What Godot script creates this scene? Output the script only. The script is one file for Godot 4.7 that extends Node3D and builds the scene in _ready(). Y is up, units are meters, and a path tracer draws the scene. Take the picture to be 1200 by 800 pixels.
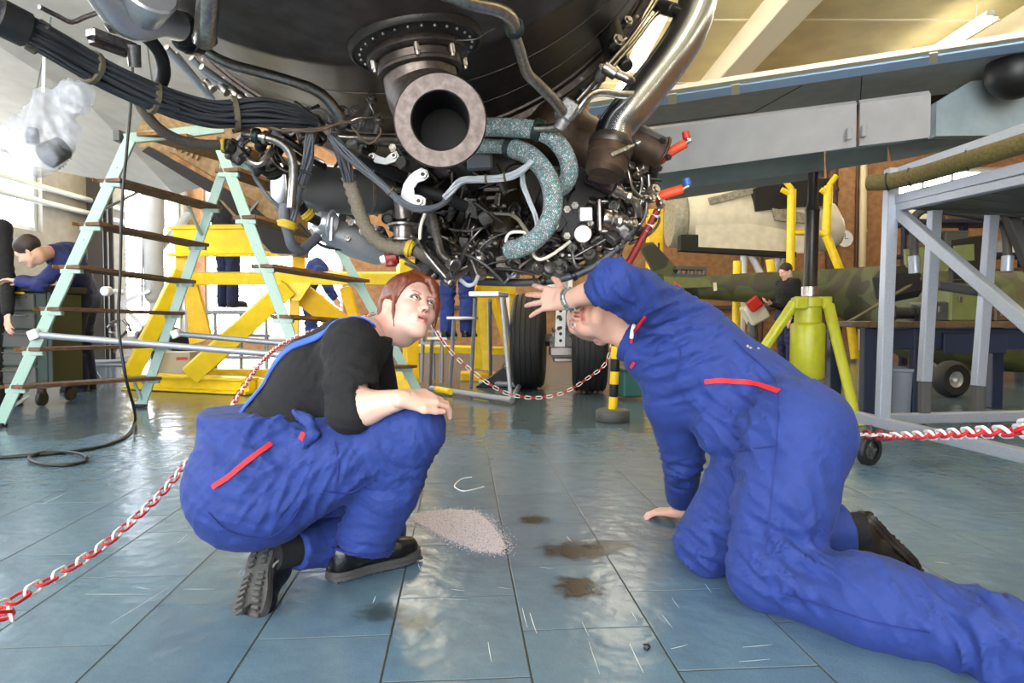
extends Node3D
# A hangar: two mechanics in blue under the belly of an aircraft engine. Metres, y up, the camera looks along -z.

const LAMP_ENERGY := 11.0
const FPX := 800.0                      # focal length, in pixels of the 1200 x 800 frame
const EYE := Vector3(0, 0.8, 0)
var cam_basis := Basis(Vector3.RIGHT, deg_to_rad(-2.0))
var M := {}
var used_names := {}

func _ready():
	var cam := Camera3D.new()
	cam.name = "camera"
	add_child(cam)
	cam.position = EYE
	cam.basis = cam_basis
	cam.fov = rad_to_deg(2.0 * atan(400.0 / FPX))
	cam.near = 0.05
	cam.far = 200.0
	var we := WorldEnvironment.new()
	we.name = "world"
	var e := Environment.new()
	e.background_mode = Environment.BG_SKY
	var sky_mat := ProceduralSkyMaterial.new()
	sky_mat.sky_top_color = Color(0.86, 0.92, 1.0)
	sky_mat.sky_horizon_color = Color(1.0, 1.0, 1.0)
	sky_mat.ground_bottom_color = Color(0.78, 0.77, 0.74)
	sky_mat.ground_horizon_color = Color(0.9, 0.9, 0.88)
	sky_mat.sky_energy_multiplier = 4.4
	sky_mat.ground_energy_multiplier = 6.5
	e.sky = Sky.new()
	e.sky.sky_material = sky_mat
	e.tonemap_mode = Environment.TONE_MAPPER_LINEAR
	e.tonemap_exposure = 0.44
	e.sdfgi_enabled = true
	e.ssao_enabled = true
	e.ssil_enabled = true
	we.environment = e
	add_child(we)
	make_materials()
	build_hall()
	build_floor()
	build_ceiling_lights()
	build_engine()
	build_woman()
	build_man()
	build_stand()
	build_yellow_frames()
	build_airframe()
	build_wing()
	build_wheels()
	build_right_side()
	build_left_side()
	build_far_people()
	build_barrier()
	build_floor_details()

# ---------------------------------------------------------------- places
func P(px: float, py: float, d: float) -> Vector3:
	return EYE + cam_basis * Vector3((px - 600.0) / FPX * d, (400.0 - py) / FPX * d, -d)

func F(px: float, py: float, h := 0.0) -> Vector3:
	var dir: Vector3 = cam_basis * Vector3((px - 600.0) / FPX, (400.0 - py) / FPX, -1.0)
	return EYE + dir * ((h - EYE.y) / dir.y)

func pts3(a: Array) -> PackedVector3Array:
	var r := PackedVector3Array()
	for k in range(0, a.size(), 3):
		r.append(P(a[k], a[k + 1], a[k + 2]))
	return r

func curve(p: PackedVector3Array, sub := 8, closed := false) -> PackedVector3Array:
	var r := PackedVector3Array()
	var n := p.size()
	var last := n if closed else n - 1
	for k in last:
		var a: Vector3 = p[(k - 1 + n) % n] if closed or k > 0 else p[0] * 2.0 - p[1]
		var b := p[k]
		var c := p[(k + 1) % n]
		var d: Vector3 = p[(k + 2) % n] if closed or k + 2 < n else p[n - 1] * 2.0 - p[n - 2]
		for s in sub:
			r.append(b.cubic_interpolate(c, a, d, float(s) / sub))
	r.append(p[0] if closed else p[n - 1])
	return r

# ---------------------------------------------------------------- mesh building
class Geo:
	var v := PackedVector3Array()
	var n := PackedVector3Array()
	var t := PackedVector2Array()
	var c := PackedColorArray()
	var i := PackedInt32Array()

	func vert(p: Vector3, nn: Vector3, uv := Vector2.ZERO) -> int:
		v.append(p)
		n.append(nn)
		t.append(uv)
		return v.size() - 1

	func tri(a: int, b: int, d: int):            # counter-clockwise from outside
		i.append(a)
		i.append(d)
		i.append(b)

	func face(a: Array):                         # flat convex polygon, counter-clockwise from outside
		var nn: Vector3 = (a[1] - a[0]).cross(a[2] - a[0]).normalized()
		var s := v.size()
		for p in a:
			vert(p, nn)
		for k in range(1, a.size() - 1):
			tri(s, s + k, s + k + 1)

	func box(ctr: Vector3, size: Vector3, b := Basis(), bev := 0.0):
		var h := size * 0.5
		bev = minf(bev, minf(h.x, minf(h.y, h.z)) * 0.9)
		var ax := [Vector3.RIGHT, Vector3.UP, Vector3.BACK]
		for k in 3:
			for s in [-1.0, 1.0]:
				var u: Vector3 = ax[(k + 1) % 3]
				var w: Vector3 = ax[(k + 2) % 3]
				var f: Vector3 = ax[k] * s * h[k]
				var hu := h[(k + 1) % 3] - bev
				var hw := h[(k + 2) % 3] - bev
				var q := [f - u * hu - w * hw, f + u * hu - w * hw, f + u * hu + w * hw, f - u * hu + w * hw]
				if s < 0:
					q.reverse()
				face(q.map(func(x): return ctr + b * x))
		if bev <= 0.0:
			return
		for k in 3:
			for su in [-1.0, 1.0]:
				for sw in [-1.0, 1.0]:
					var u: Vector3 = ax[(k + 1) % 3] * su
					var w: Vector3 = ax[(k + 2) % 3] * sw
					var hu := h[(k + 1) % 3]
					var hw := h[(k + 2) % 3]
					var l: Vector3 = ax[k] * (h[k] - bev)
					var q := [u * hu + w * (hw - bev) - l, u * hu + w * (hw - bev) + l, u * (hu - bev) + w * hw + l, u * (hu - bev) + w * hw - l]
					if (q[1] - q[0]).cross(q[2] - q[0]).dot(u + w) < 0:
						q.reverse()
					face(q.map(func(x): return ctr + b * x))
		for sx in [-1.0, 1.0]:
			for sy in [-1.0, 1.0]:
				for sz in [-1.0, 1.0]:
					var s := Vector3(sx, sy, sz)
					var q := [Vector3(h.x, h.y - bev, h.z - bev) * s, Vector3(h.x - bev, h.y, h.z - bev) * s, Vector3(h.x - bev, h.y - bev, h.z) * s]
					if (q[1] - q[0]).cross(q[2] - q[0]).dot(s) < 0:
						q.reverse()
					face(q.map(func(x): return ctr + b * x))

	static func frame(y: Vector3, hint := Vector3.UP) -> Basis:   # a basis whose y axis is the given direction
		y = y.normalized()
		if absf(y.dot(hint.normalized())) > 0.98:
			hint = Vector3.RIGHT if absf(y.x) < 0.8 else Vector3.BACK
		var x := hint.cross(y).normalized()
		return Basis(x, y, x.cross(y))

	func bar(a: Vector3, b: Vector3, w: float, h: float, hint := Vector3.UP, bev := 0.0):   # box beam: h along the hint, w across
		var f := Geo.frame(b - a, hint)
		box((a + b) * 0.5, Vector3(w, (b - a).length(), h), f, bev)

	func lathe(prof: Array, xf: Transform3D, sides := 24, smooth_deg := 40.0):   # (radius, height) from the bottom up along the outside
		var m := prof.size()
		var nor := []
		for k in m - 1:
			var d: Vector2 = prof[k + 1] - prof[k]
			nor.append(Vector2(d.y, -d.x).normalized())
		var lim := cos(deg_to_rad(smooth_deg))
		for k in m - 1:
			var n0: Vector2 = nor[k]
			var n1: Vector2 = nor[k]
			if k > 0 and n0.dot(nor[k - 1]) > lim:
				n0 = (n0 + nor[k - 1]).normalized()
			if k < m - 2 and n1.dot(nor[k + 1]) > lim:
				n1 = (n1 + nor[k + 1]).normalized()
			var s := v.size()
			for j in sides + 1:
				var an := TAU * j / sides
				var ca := cos(an)
				var sa := sin(an)
				for e in 2:
					var q: Vector2 = prof[k + e]
					var nn: Vector2 = n1 if e else n0
					vert(xf * Vector3(q.x * ca, q.y, -q.x * sa), (xf.basis * Vector3(nn.x * ca, nn.y, -nn.x * sa)).normalized(), Vector2(float(j) / sides, q.y))
			for j in sides:
				var a := s + j * 2
				tri(a, a + 2, a + 3)
				tri(a, a + 3, a + 1)

	func cyl(a: Vector3, b: Vector3, ra: float, rb: float, sides := 16, bev := 0.0):
		var l := (b - a).length()
		var pr := [Vector2(0, 0), Vector2(ra, 0), Vector2(rb, l), Vector2(0, l)]
		if bev > 0.0:
			pr = [Vector2(0, 0), Vector2(ra - bev, 0), Vector2(ra, bev), Vector2(rb, l - bev), Vector2(rb - bev, l), Vector2(0, l)]
		lathe(pr, Transform3D(Geo.frame(b - a), a), sides)

	func ring(a: Vector3, b: Vector3, r_out: float, r_in: float, sides := 24, bev := 0.0):   # a tube with a bore
		var l := (b - a).length()
		lathe([Vector2(r_in, 0), Vector2(r_out - bev, 0), Vector2(r_out, bev), Vector2(r_out, l - bev), Vector2(r_out - bev, l), Vector2(r_in, l), Vector2(r_in, 0)], Transform3D(Geo.frame(b - a), a), sides)

	func tube(p: PackedVector3Array, rad, sides := 10, caps := true, closed := false):   # rad: number or one per point
		var m := p.size()
		var up := Vector3.ZERO
		var dist := 0.0
		var s := v.size()
		for k in m:
			var d: Vector3
			if closed:
				d = (p[(k + 1) % m if k < m - 1 else 1] - p[(k - 1) if k > 0 else m - 2])
			else:
				d = p[mini(k + 1, m - 1)] - p[maxi(k - 1, 0)]
			d = d.normalized()
			if k == 0:
				up = Geo.frame(d).x
			else:
				up = (up - d * up.dot(d)).normalized()
				dist += p[k].distance_to(p[k - 1])
			var w := d.cross(up)
			var r: float = rad if rad is float else rad[k]
			for j in sides + 1:
				var an := TAU * j / sides
				var nn := up * cos(an) + w * sin(an)
				vert(p[k] + nn * r, nn, Vector2(float(j) / sides, dist))
		for k in m - 1:
			for j in sides:
				var a := s + k * (sides + 1) + j
				tri(a, a + 1, a + sides + 2)
				tri(a, a + sides + 2, a + sides + 1)
		if caps and not closed:
			for e in 2:
				var k := (m - 1) * e
				var nn := (p[k] - p[k + (1 if e == 0 else -1)]).normalized()
				var o := vert(p[k], nn)
				var st := v.size()
				for j in sides + 1:
					vert(v[s + k * (sides + 1) + j], nn)
				for j in sides:
					if e == 0:
						tri(o, st + j + 1, st + j)
					else:
						tri(o, st + j, st + j + 1)

	func ball(ctr: Vector3, r, sides := 16, b := Basis()):
		var rv: Vector3 = r if r is Vector3 else Vector3.ONE * float(r)
		var rings: int = sides / 2
		var s := v.size()
		for k in rings + 1:
			var ph := PI * k / rings
			for j in sides + 1:
				var an := TAU * j / sides
				var u := Vector3(sin(ph) * cos(an), -cos(ph), -sin(ph) * sin(an))
				vert(ctr + b * (u * rv), (b * (u / rv)).normalized(), Vector2(float(j) / sides, float(k) / rings))
		for k in rings:
			for j in sides:
				var a := s + k * (sides + 1) + j
				tri(a, a + 1, a + sides + 2)
				tri(a, a + sides + 2, a + sides + 1)

	func torus(ctr: Vector3, b: Basis, rx: float, rz: float, r: float, sides := 24, around := 8):   # lies across the basis' y axis
		var p := PackedVector3Array()
		for k in sides + 1:
			var an := TAU * k / sides
			p.append(ctr + b * Vector3(rx * cos(an), 0, rz * sin(an)))
		tube(p, r, around, false, true)

	func prism(poly: PackedVector2Array, depth: float, xf: Transform3D):   # outline in the xy plane of xf, thick along its z
		if Geometry2D.is_polygon_clockwise(poly):
			poly.reverse()
		var ix := Geometry2D.triangulate_polygon(poly)
		for e in 2:
			var z := depth * (0.5 if e else -0.5)
			var nn := (xf.basis.z * (1.0 if e else -1.0)).normalized()
			var s := v.size()
			for q in poly:
				vert(xf * Vector3(q.x, q.y, z), nn)
			for k in range(0, ix.size(), 3):
				var a := poly[ix[k]]
				var ccw: bool = (poly[ix[k + 1]] - a).cross(poly[ix[k + 2]] - a) > 0
				if ccw == (e == 1):
					tri(s + ix[k], s + ix[k + 1], s + ix[k + 2])
				else:
					tri(s + ix[k], s + ix[k + 2], s + ix[k + 1])
		for k in poly.size():
			var a := poly[k]
			var b := poly[(k + 1) % poly.size()]
			face([xf * Vector3(a.x, a.y, depth * 0.5), xf * Vector3(a.x, a.y, -depth * 0.5), xf * Vector3(b.x, b.y, -depth * 0.5), xf * Vector3(b.x, b.y, depth * 0.5)])

	func loft(rings: Array, caps := true):       # rings of equally many points, each counter-clockwise seen from the far end
		var m: int = rings[0].size()
		var s := v.size()
		for k in rings.size():
			for j in m + 1:
				var a: Vector3 = rings[k][j % m]
				var u: Vector3 = rings[k][(j + 1) % m] - rings[k][(j - 1 + m) % m]
				var w: Vector3 = rings[mini(k + 1, rings.size() - 1)][j % m] - rings[maxi(k - 1, 0)][j % m]
				vert(a, u.cross(w).normalized(), Vector2(float(j) / m, float(k)))
		for k in rings.size() - 1:
			for j in m:
				var a := s + k * (m + 1) + j
				tri(a, a + 1, a + m + 2)
				tri(a, a + m + 2, a + m + 1)
		if caps:
			var f: Array = Array(rings[0])
			f.reverse()
			fan(f)
			fan(Array(rings[rings.size() - 1]))

	func fan(a: Array):
		var ctr := Vector3.ZERO
		for p in a:
			ctr += p / float(a.size())
		for k in a.size():
			face([ctr, a[k], a[(k + 1) % a.size()]])

	func mesh() -> ArrayMesh:
		var ar := []
		ar.resize(Mesh.ARRAY_MAX)
		ar[Mesh.ARRAY_VERTEX] = v
		ar[Mesh.ARRAY_NORMAL] = n
		ar[Mesh.ARRAY_TEX_UV] = t
		if c.size() == v.size():
			ar[Mesh.ARRAY_COLOR] = c
		ar[Mesh.ARRAY_INDEX] = i
		var m := ArrayMesh.new()
		m.add_surface_from_arrays(Mesh.PRIMITIVE_TRIANGLES, ar)
		return m

# ---------------------------------------------------------------- objects
func numbered(called: String) -> String:
	var k: int = used_names.get(called, 0)
	used_names[called] = k + 1
	return called if k == 0 else "%s_%03d" % [called, k]

func tag(o: Node, label: String, category := "", group := "", kind := ""):
	if label: o.set_meta("label", label)
	if category: o.set_meta("category", category)
	if group: o.set_meta("group", group)
	if kind: o.set_meta("kind", kind)

func thing(called: String, base: Vector3, label: String, category: String, group := "") -> Node3D:
	var o := Node3D.new()
	o.name = numbered(called)
	add_child(o)
	o.position = base
	tag(o, label, category, group)
	return o

func part(parent: Node3D, called: String, g, m: Material) -> MeshInstance3D:   # shapes are given in the hall's own axes
	var o := MeshInstance3D.new()
	o.name = called
	o.mesh = g.mesh() if g is Geo else g
	o.material_override = m
	parent.add_child(o, true)
	if parent.get_parent() == self:
		o.transform = parent.transform.affine_inverse()
	return o

func solo(called: String, g, m: Material, label: String, category: String, group := "") -> MeshInstance3D:
	var o := MeshInstance3D.new()
	o.name = numbered(called)
	o.mesh = g.mesh() if g is Geo else g
	o.material_override = m
	add_child(o)
	tag(o, label, category, group)
	return o

func struct(called: String, g, m: Material, label: String, category: String) -> MeshInstance3D:
	var o := solo(called, g, m, label, category)
	o.set_meta("kind", "structure")
	return o

func dup(root: Node3D, at: Transform3D, label := "", group := "") -> Node3D:
	var r: Node3D = root.duplicate()
	r.name = numbered(String(root.name).rstrip("0123456789_"))
	add_child(r)
	r.transform = at
	if label: r.set_meta("label", label)
	if group: r.set_meta("group", group)
	return r

func hose(parent: Node3D, called: String, a: Array, wpx: float, m: Material, sub := 7, sides := 10) -> MeshInstance3D:
	var g := Geo.new()
	var p := curve(pts3(a), sub)
	var r := PackedFloat32Array()
	for q in p:
		r.append(wpx * 0.5 / FPX * -(cam_basis.inverse() * (q - EYE)).z)
	g.tube(p, r, sides)
	return part(parent, called, g, m)


# ---------------------------------------------------------------- materials
func noise_tex(freq: float, lo: Color, hi: Color, oct := 4, type := FastNoiseLite.TYPE_SIMPLEX_SMOOTH, size := 256, sd := 1, bump := 0.0) -> NoiseTexture2D:
	var n := FastNoiseLite.new()
	n.seed = sd
	n.noise_type = type
	n.frequency = freq
	n.fractal_octaves = oct
	var t := NoiseTexture2D.new()
	t.width = size
	t.height = size
	t.seamless = true
	t.noise = n
	if bump > 0.0:
		t.as_normal_map = true
		t.bump_strength = bump
	else:
		var g := Gradient.new()
		g.set_color(0, lo)
		g.set_color(1, hi)
		t.color_ramp = g
	return t

func mat(col: Color, rough := 0.6, metal := 0.0, tex: Texture2D = null, tscale := 1.0, normal: Texture2D = null, nscale := 0.5, world := true) -> StandardMaterial3D:
	var m := StandardMaterial3D.new()
	m.albedo_color = col
	m.roughness = rough
	m.metallic = metal
	if tex or normal:
		m.uv1_triplanar = true
		m.uv1_world_triplanar = world
		m.uv1_scale = Vector3.ONE * tscale
	if tex:
		m.albedo_texture = tex
	if normal:
		m.normal_enabled = true
		m.normal_texture = normal
		m.normal_scale = nscale
	return m

func make_materials():
	var W := Color.WHITE
	var blotch := noise_tex(0.012, Color(0.88, 0.88, 0.88), W, 5, FastNoiseLite.TYPE_SIMPLEX_SMOOTH, 512, 3)
	var speck := noise_tex(0.09, Color(0.92, 0.92, 0.92), W, 3, FastNoiseLite.TYPE_SIMPLEX, 256, 5)
	var grime := noise_tex(0.03, Color(0.66, 0.63, 0.60), W, 5, FastNoiseLite.TYPE_SIMPLEX_SMOOTH, 512, 9)
	var bumps := noise_tex(0.05, W, W, 4, FastNoiseLite.TYPE_SIMPLEX, 256, 11, 6.0)
	var weave := noise_tex(0.35, W, W, 2, FastNoiseLite.TYPE_SIMPLEX, 256, 12, 5.0)
	var crease := noise_tex(0.012, W, W, 4, FastNoiseLite.TYPE_SIMPLEX_SMOOTH, 512, 13, 14.0)
	M.wall = mat(Color(0.66, 0.64, 0.61), 0.8, 0, blotch, 0.5)
	M.block = mat(Color(0.60, 0.58, 0.55), 0.8, 0, blotch, 0.6)
	M.brick = mat(Color(0.65, 0.49, 0.35), 0.85, 0, brick_tex(), 0.5)
	M.ceiling = mat(Color(0.95, 0.89, 0.68), 0.75, 0, blotch, 0.15)
	M.beam = mat(Color(0.95, 0.91, 0.80), 0.7)
	M.window_frame = mat(Color(0.75, 0.77, 0.78), 0.5)
	M.glass = mat(Color(1, 1, 1, 0.06), 0.05)
	M.glass.transparency = BaseMaterial3D.TRANSPARENCY_ALPHA
	M.column = mat(Color(0.27, 0.26, 0.26), 0.6, 0.2)
	M.far_floor = mat(Color(0.345, 0.405, 0.45), 0.16, 0, blotch, 0.25, bumps, 0.035)
	M.joint = mat(Color(0.16, 0.17, 0.12), 0.8)
	for k in 4:
		var tm := mat([Color(0.36, 0.465, 0.55), Color(0.375, 0.475, 0.555), Color(0.35, 0.455, 0.54), Color(0.365, 0.465, 0.535)][k], 0.24, 0, floor_tex(), 0.62, bumps, 0.05)
		M["tile%d" % k] = tm
	M.lamp = mat(Color(1, 1, 1), 0.5)
	M.lamp.emission_enabled = true
	M.lamp.emission = Color(1.0, 0.97, 0.86)
	M.lamp.emission_energy_multiplier = 11.0
	# engine
	M.casing = mat(Color(0.36, 0.33, 0.32), 0.45, 0.6, grime, 0.7, bumps, 0.04)
	M.casing_far = mat(Color(0.36, 0.29, 0.24), 0.5, 0.6, grime, 1.5, bumps, 0.06)
	M.flange = mat(Color(0.355, 0.32, 0.305), 0.42, 0.75, grime, 2.5)
	M.nozzle = mat(Color(0.47, 0.43, 0.41), 0.45, 0.85, grime, 3.0, bumps, 0.05)
	M.bore = mat(Color(0.06, 0.052, 0.05), 0.75, 0.2)
	M.steel = mat(Color(0.84, 0.82, 0.79), 0.30, 1.0, grime, 4.0)
	M.steel_dark = mat(Color(0.60, 0.58, 0.57), 0.33, 0.9, grime, 5.0)
	M.big_pipe = mat(Color(0.76, 0.78, 0.82), 0.25, 1.0, blotch, 3.0)
	M.alu = mat(Color(0.80, 0.81, 0.82), 0.38, 0.75, speck, 3.0)
	M.cast = mat(Color(0.60, 0.60, 0.60), 0.5, 0.55, grime, 5.0, bumps, 0.1)
	M.cast_dark = mat(Color(0.26, 0.25, 0.24), 0.45, 0.5, grime, 6.0, bumps, 0.15)
	M.canister = mat(Color(0.50, 0.50, 0.51), 0.36, 0.75)
	M.lever = mat(Color(0.62, 0.62, 0.61), 0.45, 0.5)
	M.cast_mid = mat(Color(0.40, 0.39, 0.375), 0.45, 0.5, grime, 6.0, bumps, 0.2)
	M.cast_black = mat(Color(0.15, 0.145, 0.14), 0.4, 0.3, grime, 7.0, bumps, 0.15)
	M.oily = mat(Color(0.22, 0.185, 0.14), 0.3, 0.4, grime, 8.0, bumps, 0.3)
	M.rubber = mat(Color(0.085, 0.085, 0.09), 0.6, 0, speck, 3.0)
	M.tyre = mat(Color(0.10, 0.10, 0.105), 0.65, 0, speck, 2.0)
	M.wire_dark = mat(Color(0.27, 0.28, 0.30), 0.5, 0, speck, 8.0)
	M.wire_grey = mat(Color(0.35, 0.36, 0.385), 0.5, 0, speck, 8.0)
	M.wire_pale = mat(Color(0.74, 0.75, 0.77), 0.5)
	M.wire_brown = mat(Color(0.36, 0.29, 0.23), 0.6)
	M.strap = mat(Color(0.36, 0.33, 0.25), 0.7)
	M.hose_grey = mat(Color(0.42, 0.40, 0.37), 0.7, 0, grime, 8.0)
	M.hose_tan = mat(Color(0.52, 0.49, 0.42), 0.75, 0, grime, 9.0)
	M.yellow_rubber = mat(Color(0.74, 0.62, 0.13), 0.6, 0, speck, 9.0)
	M.white_wire = mat(Color(0.88, 0.86, 0.80), 0.5)
	M.braid = braid_mat()
	M.orange = mat(Color(0.80, 0.28, 0.12), 0.6, 0, speck, 5.0)
	M.red = mat(Color(0.72, 0.12, 0.09), 0.5)
	M.red_dark = mat(Color(0.50, 0.12, 0.10), 0.5, 0, speck, 5.0)
	M.blue_cap = mat(Color(0.16, 0.34, 0.62), 0.5)
	M.purple = mat(Color(0.30, 0.22, 0.28), 0.35, 0.6, grime, 5.0)
	M.teal_dark = mat(Color(0.10, 0.17, 0.16), 0.5)
	M.plate_grey = mat(Color(0.25, 0.26, 0.28), 0.6)
	# hall things
	M.green_paint = mat(Color(0.585, 0.70, 0.66), 0.42, 0, speck, 3.0)
	M.step_wood = mat(Color(0.44, 0.33, 0.24), 0.7, 0, wood_tex(), 1.2)
	M.step_edge = mat(Color(0.60, 0.43, 0.22), 0.7, 0, wood_tex(), 1.2)
	M.galv = mat(Color(0.63, 0.65, 0.69), 0.40, 0.5, speck, 3.0)
	M.yellow = mat(Color(0.98, 0.84, 0.13), 0.42, 0, blotch, 1.0)
	M.yellow_deep = mat(Color(0.96, 0.78, 0.09), 0.45, 0, blotch, 1.0)
	M.jack_yellow = mat(Color(0.74, 0.74, 0.17), 0.4, 0, blotch, 1.5)
	M.jack_shaft = mat(Color(0.17, 0.155, 0.15), 0.35, 0.4)
	M.aircraft_pale = mat(Color(0.82, 0.82, 0.81), 0.4, 0.0, blotch, 0.5)
	M.aircraft_brown = mat(Color(0.60, 0.47, 0.26), 0.55, 0, grime, 0.8)
	M.wing_grey = mat(Color(0.55, 0.57, 0.58), 0.42, 0.05, blotch, 0.9)
	M.wing_dark = mat(Color(0.60, 0.61, 0.62), 0.42, 0.05, blotch, 0.9)
	M.wing_pale = mat(Color(0.76, 0.75, 0.75), 0.4, 0.1, blotch, 0.7)
	M.wing_slate = mat(Color(0.55, 0.60, 0.62), 0.45, 0.05, blotch, 0.8)
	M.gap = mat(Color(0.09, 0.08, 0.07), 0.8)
	M.tape_blue = mat(Color(0.72, 0.84, 1.0), 0.6)
	M.tape_cream = mat(Color(0.93, 0.89, 0.80), 0.6)
	M.bench_blue = mat(Color(0.07, 0.115, 0.21), 0.5, 0, blotch, 1.0)
	M.bench_top = mat(Color(0.38, 0.29, 0.20), 0.6, 0, wood_tex(), 1.0)
	M.olive = mat(Color(0.29, 0.30, 0.17), 0.55, 0, camo_tex(), 0.28)
	M.olive_plain = mat(Color(0.42, 0.45, 0.25), 0.55, 0, blotch, 1.0)
	M.jet_white = mat(Color(0.88, 0.85, 0.77), 0.5, 0, blotch, 0.6)
	M.jet_grey = mat(Color(0.66, 0.65, 0.58), 0.55, 0, grime, 0.6)
	M.bin_grey = mat(Color(0.42, 0.44, 0.47), 0.55)
	M.lagging = mat(Color(0.42, 0.38, 0.20), 0.85, 0, grime, 3.0, bumps, 0.6)
	M.cart_green = mat(Color(0.12, 0.18, 0.16), 0.5)
	M.cart_grey = mat(Color(0.26, 0.27, 0.26), 0.5)
	M.brown_pipe = mat(Color(0.30, 0.19, 0.13), 0.6)
	M.cream_pipe = mat(Color(0.80, 0.74, 0.60), 0.6)
	M.white_paint = mat(Color(0.88, 0.88, 0.88), 0.45)
	M.bag = mat(Color(0.74, 0.75, 0.78, 0.34), 0.35)
	M.bag.transparency = BaseMaterial3D.TRANSPARENCY_ALPHA
	M.chain_white = mat(Color(0.90, 0.89, 0.88), 0.4)
	M.chain_red = mat(Color(0.72, 0.05, 0.08), 0.4)
	M.black = mat(Color(0.06, 0.06, 0.065), 0.5)
	M.post_yellow = mat(Color(0.96, 0.80, 0.10), 0.45)
	M.cable = mat(Color(0.05, 0.05, 0.055), 0.5)
	# people
	M.blue_cloth = mat(Color(0.115, 0.21, 0.49), 0.8, 0, noise_tex(0.02, Color(0.84, 0.84, 0.86), W, 5, FastNoiseLite.TYPE_SIMPLEX_SMOOTH, 512, 21), 1.6, crease, 0.55)
	M.blue_cloth.rim_enabled = true
	M.blue_cloth.rim = 0.2
	M.blue_cloth.rim_tint = 0.6
	M.blue_dark = mat(Color(0.085, 0.15, 0.42), 0.85, 0, null, 1.0)
	M.blue_strap = mat(Color(0.25, 0.40, 0.80), 0.8, 0, speck, 8.0)
	M.navy = mat(Color(0.07, 0.11, 0.27), 0.8, 0, speck, 4.0)
	M.black_cloth = mat(Color(0.055, 0.053, 0.064), 0.9, 0, speck, 2.0, crease, 0.45)
	M.red_piping = mat(Color(0.88, 0.10, 0.12), 0.7)
	M.white_cloth = mat(Color(0.86, 0.89, 0.93), 0.8)
	M.stud = mat(Color(0.85, 0.86, 0.88), 0.25, 0.9)
	M.shoe_black = mat(Color(0.055, 0.055, 0.06), 0.3, 0, speck, 5.0, bumps, 0.1)
	M.shoe_sole = mat(Color(0.30, 0.30, 0.30), 0.7, 0, grime, 8.0)
	M.boot_brown = mat(Color(0.13, 0.10, 0.085), 0.4, 0, grime, 6.0, bumps, 0.1)
	M.skin = StandardMaterial3D.new()
	M.skin.vertex_color_use_as_albedo = true
	M.skin.roughness = 0.5
	M.skin.subsurf_scatter_enabled = true
	M.skin.subsurf_scatter_strength = 0.12
	M.eye = StandardMaterial3D.new()
	M.eye.vertex_color_use_as_albedo = true
	M.eye.roughness = 0.12
	M.hair_red = mat(Color(0.43, 0.21, 0.11), 0.42, 0, speck, 14.0)
	M.hair_brown = mat(Color(0.17, 0.11, 0.075), 0.6, 0, speck, 14.0)
	M.watch = mat(Color(0.60, 0.64, 0.64), 0.35, 0.8)
	M.navy_jacket = mat(Color(0.085, 0.13, 0.34), 0.8, 0, null, 1.0)
	M.cart_green_pale = mat(Color(0.16, 0.34, 0.31), 0.5)
	M.granules = mat(Color(0.82, 0.765, 0.755), 0.9)
	M.scuff = mat(Color(0.78, 0.84, 0.86), 0.7)
	M.cover_dark = mat(Color(0.05, 0.05, 0.05), 0.5)

func brick_tex() -> Texture2D:
	return noise_tex(0.02, Color(0.80, 0.76, 0.72), Color.WHITE, 5, FastNoiseLite.TYPE_SIMPLEX_SMOOTH, 512, 31)

func floor_tex() -> Texture2D:
	if M.has("floor_picture"):
		return M.floor_picture
	var im := Image.create(1024, 1024, false, Image.FORMAT_RGB8)
	var n := FastNoiseLite.new()
	n.seed = 4
	n.frequency = 0.01
	n.fractal_octaves = 5
	var f := FastNoiseLite.new()
	f.seed = 8
	f.frequency = 0.22
	f.fractal_octaves = 2
	var src := n.get_seamless_image(1024, 1024)
	var fine := f.get_seamless_image(1024, 1024)
	for y in 1024:
		for x in 1024:
			var a := src.get_pixel(x, y).r
			var b := fine.get_pixel(x, y).r
			var k := 0.88 + 0.10 * a + 0.10 * (b - 0.5)
			im.set_pixel(x, y, Color(k * (1.0 + 0.05 * (b - 0.5)), k, k * (1.0 - 0.04 * (a - 0.5))))
	var rng := RandomNumberGenerator.new()
	rng.seed = 77
	for s in 150:                      # wear: fine rubbed streaks
		var x := rng.randf() * 1024.0
		var y := rng.randf() * 1024.0
		var an := rng.randf_range(-0.25, 0.25) if s % 3 else rng.randf() * PI
		var l := rng.randf_range(12, 70)
		var st := rng.randf_range(0.06, 0.28)
		for q in int(l):
			var px := posmod(int(x + cos(an) * q), 1024)
			var py := posmod(int(y + sin(an) * q), 1024)
			var c := im.get_pixel(px, py)
			im.set_pixel(px, py, c.lerp(Color(1, 1, 1), st * sin(PI * q / l)))
	M.floor_picture = ImageTexture.create_from_image(im)
	return M.floor_picture

func wood_tex() -> Texture2D:
	if not M.has("wood_picture"):
		M.wood_picture = noise_tex(0.03, Color(0.62, 0.55, 0.48), Color.WHITE, 4, FastNoiseLite.TYPE_SIMPLEX, 256, 15)
	return M.wood_picture

func camo_tex() -> Texture2D:
	var n := FastNoiseLite.new()
	n.seed = 23
	n.frequency = 0.009
	n.fractal_octaves = 2
	var t := NoiseTexture2D.new()
	t.width = 512
	t.height = 512
	t.seamless = true
	t.noise = n
	var g := Gradient.new()
	g.interpolation_mode = Gradient.GRADIENT_INTERPOLATE_CONSTANT
	g.set_color(0, Color(0.58, 0.55, 0.52))
	g.add_point(0.4, Color(0.95, 1.0, 0.85))
	g.set_color(g.get_point_count() - 1, Color(0.95, 1.0, 0.85))
	g.add_point(0.63, Color(0.80, 0.70, 0.60))
	t.color_ramp = g
	return t

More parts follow.
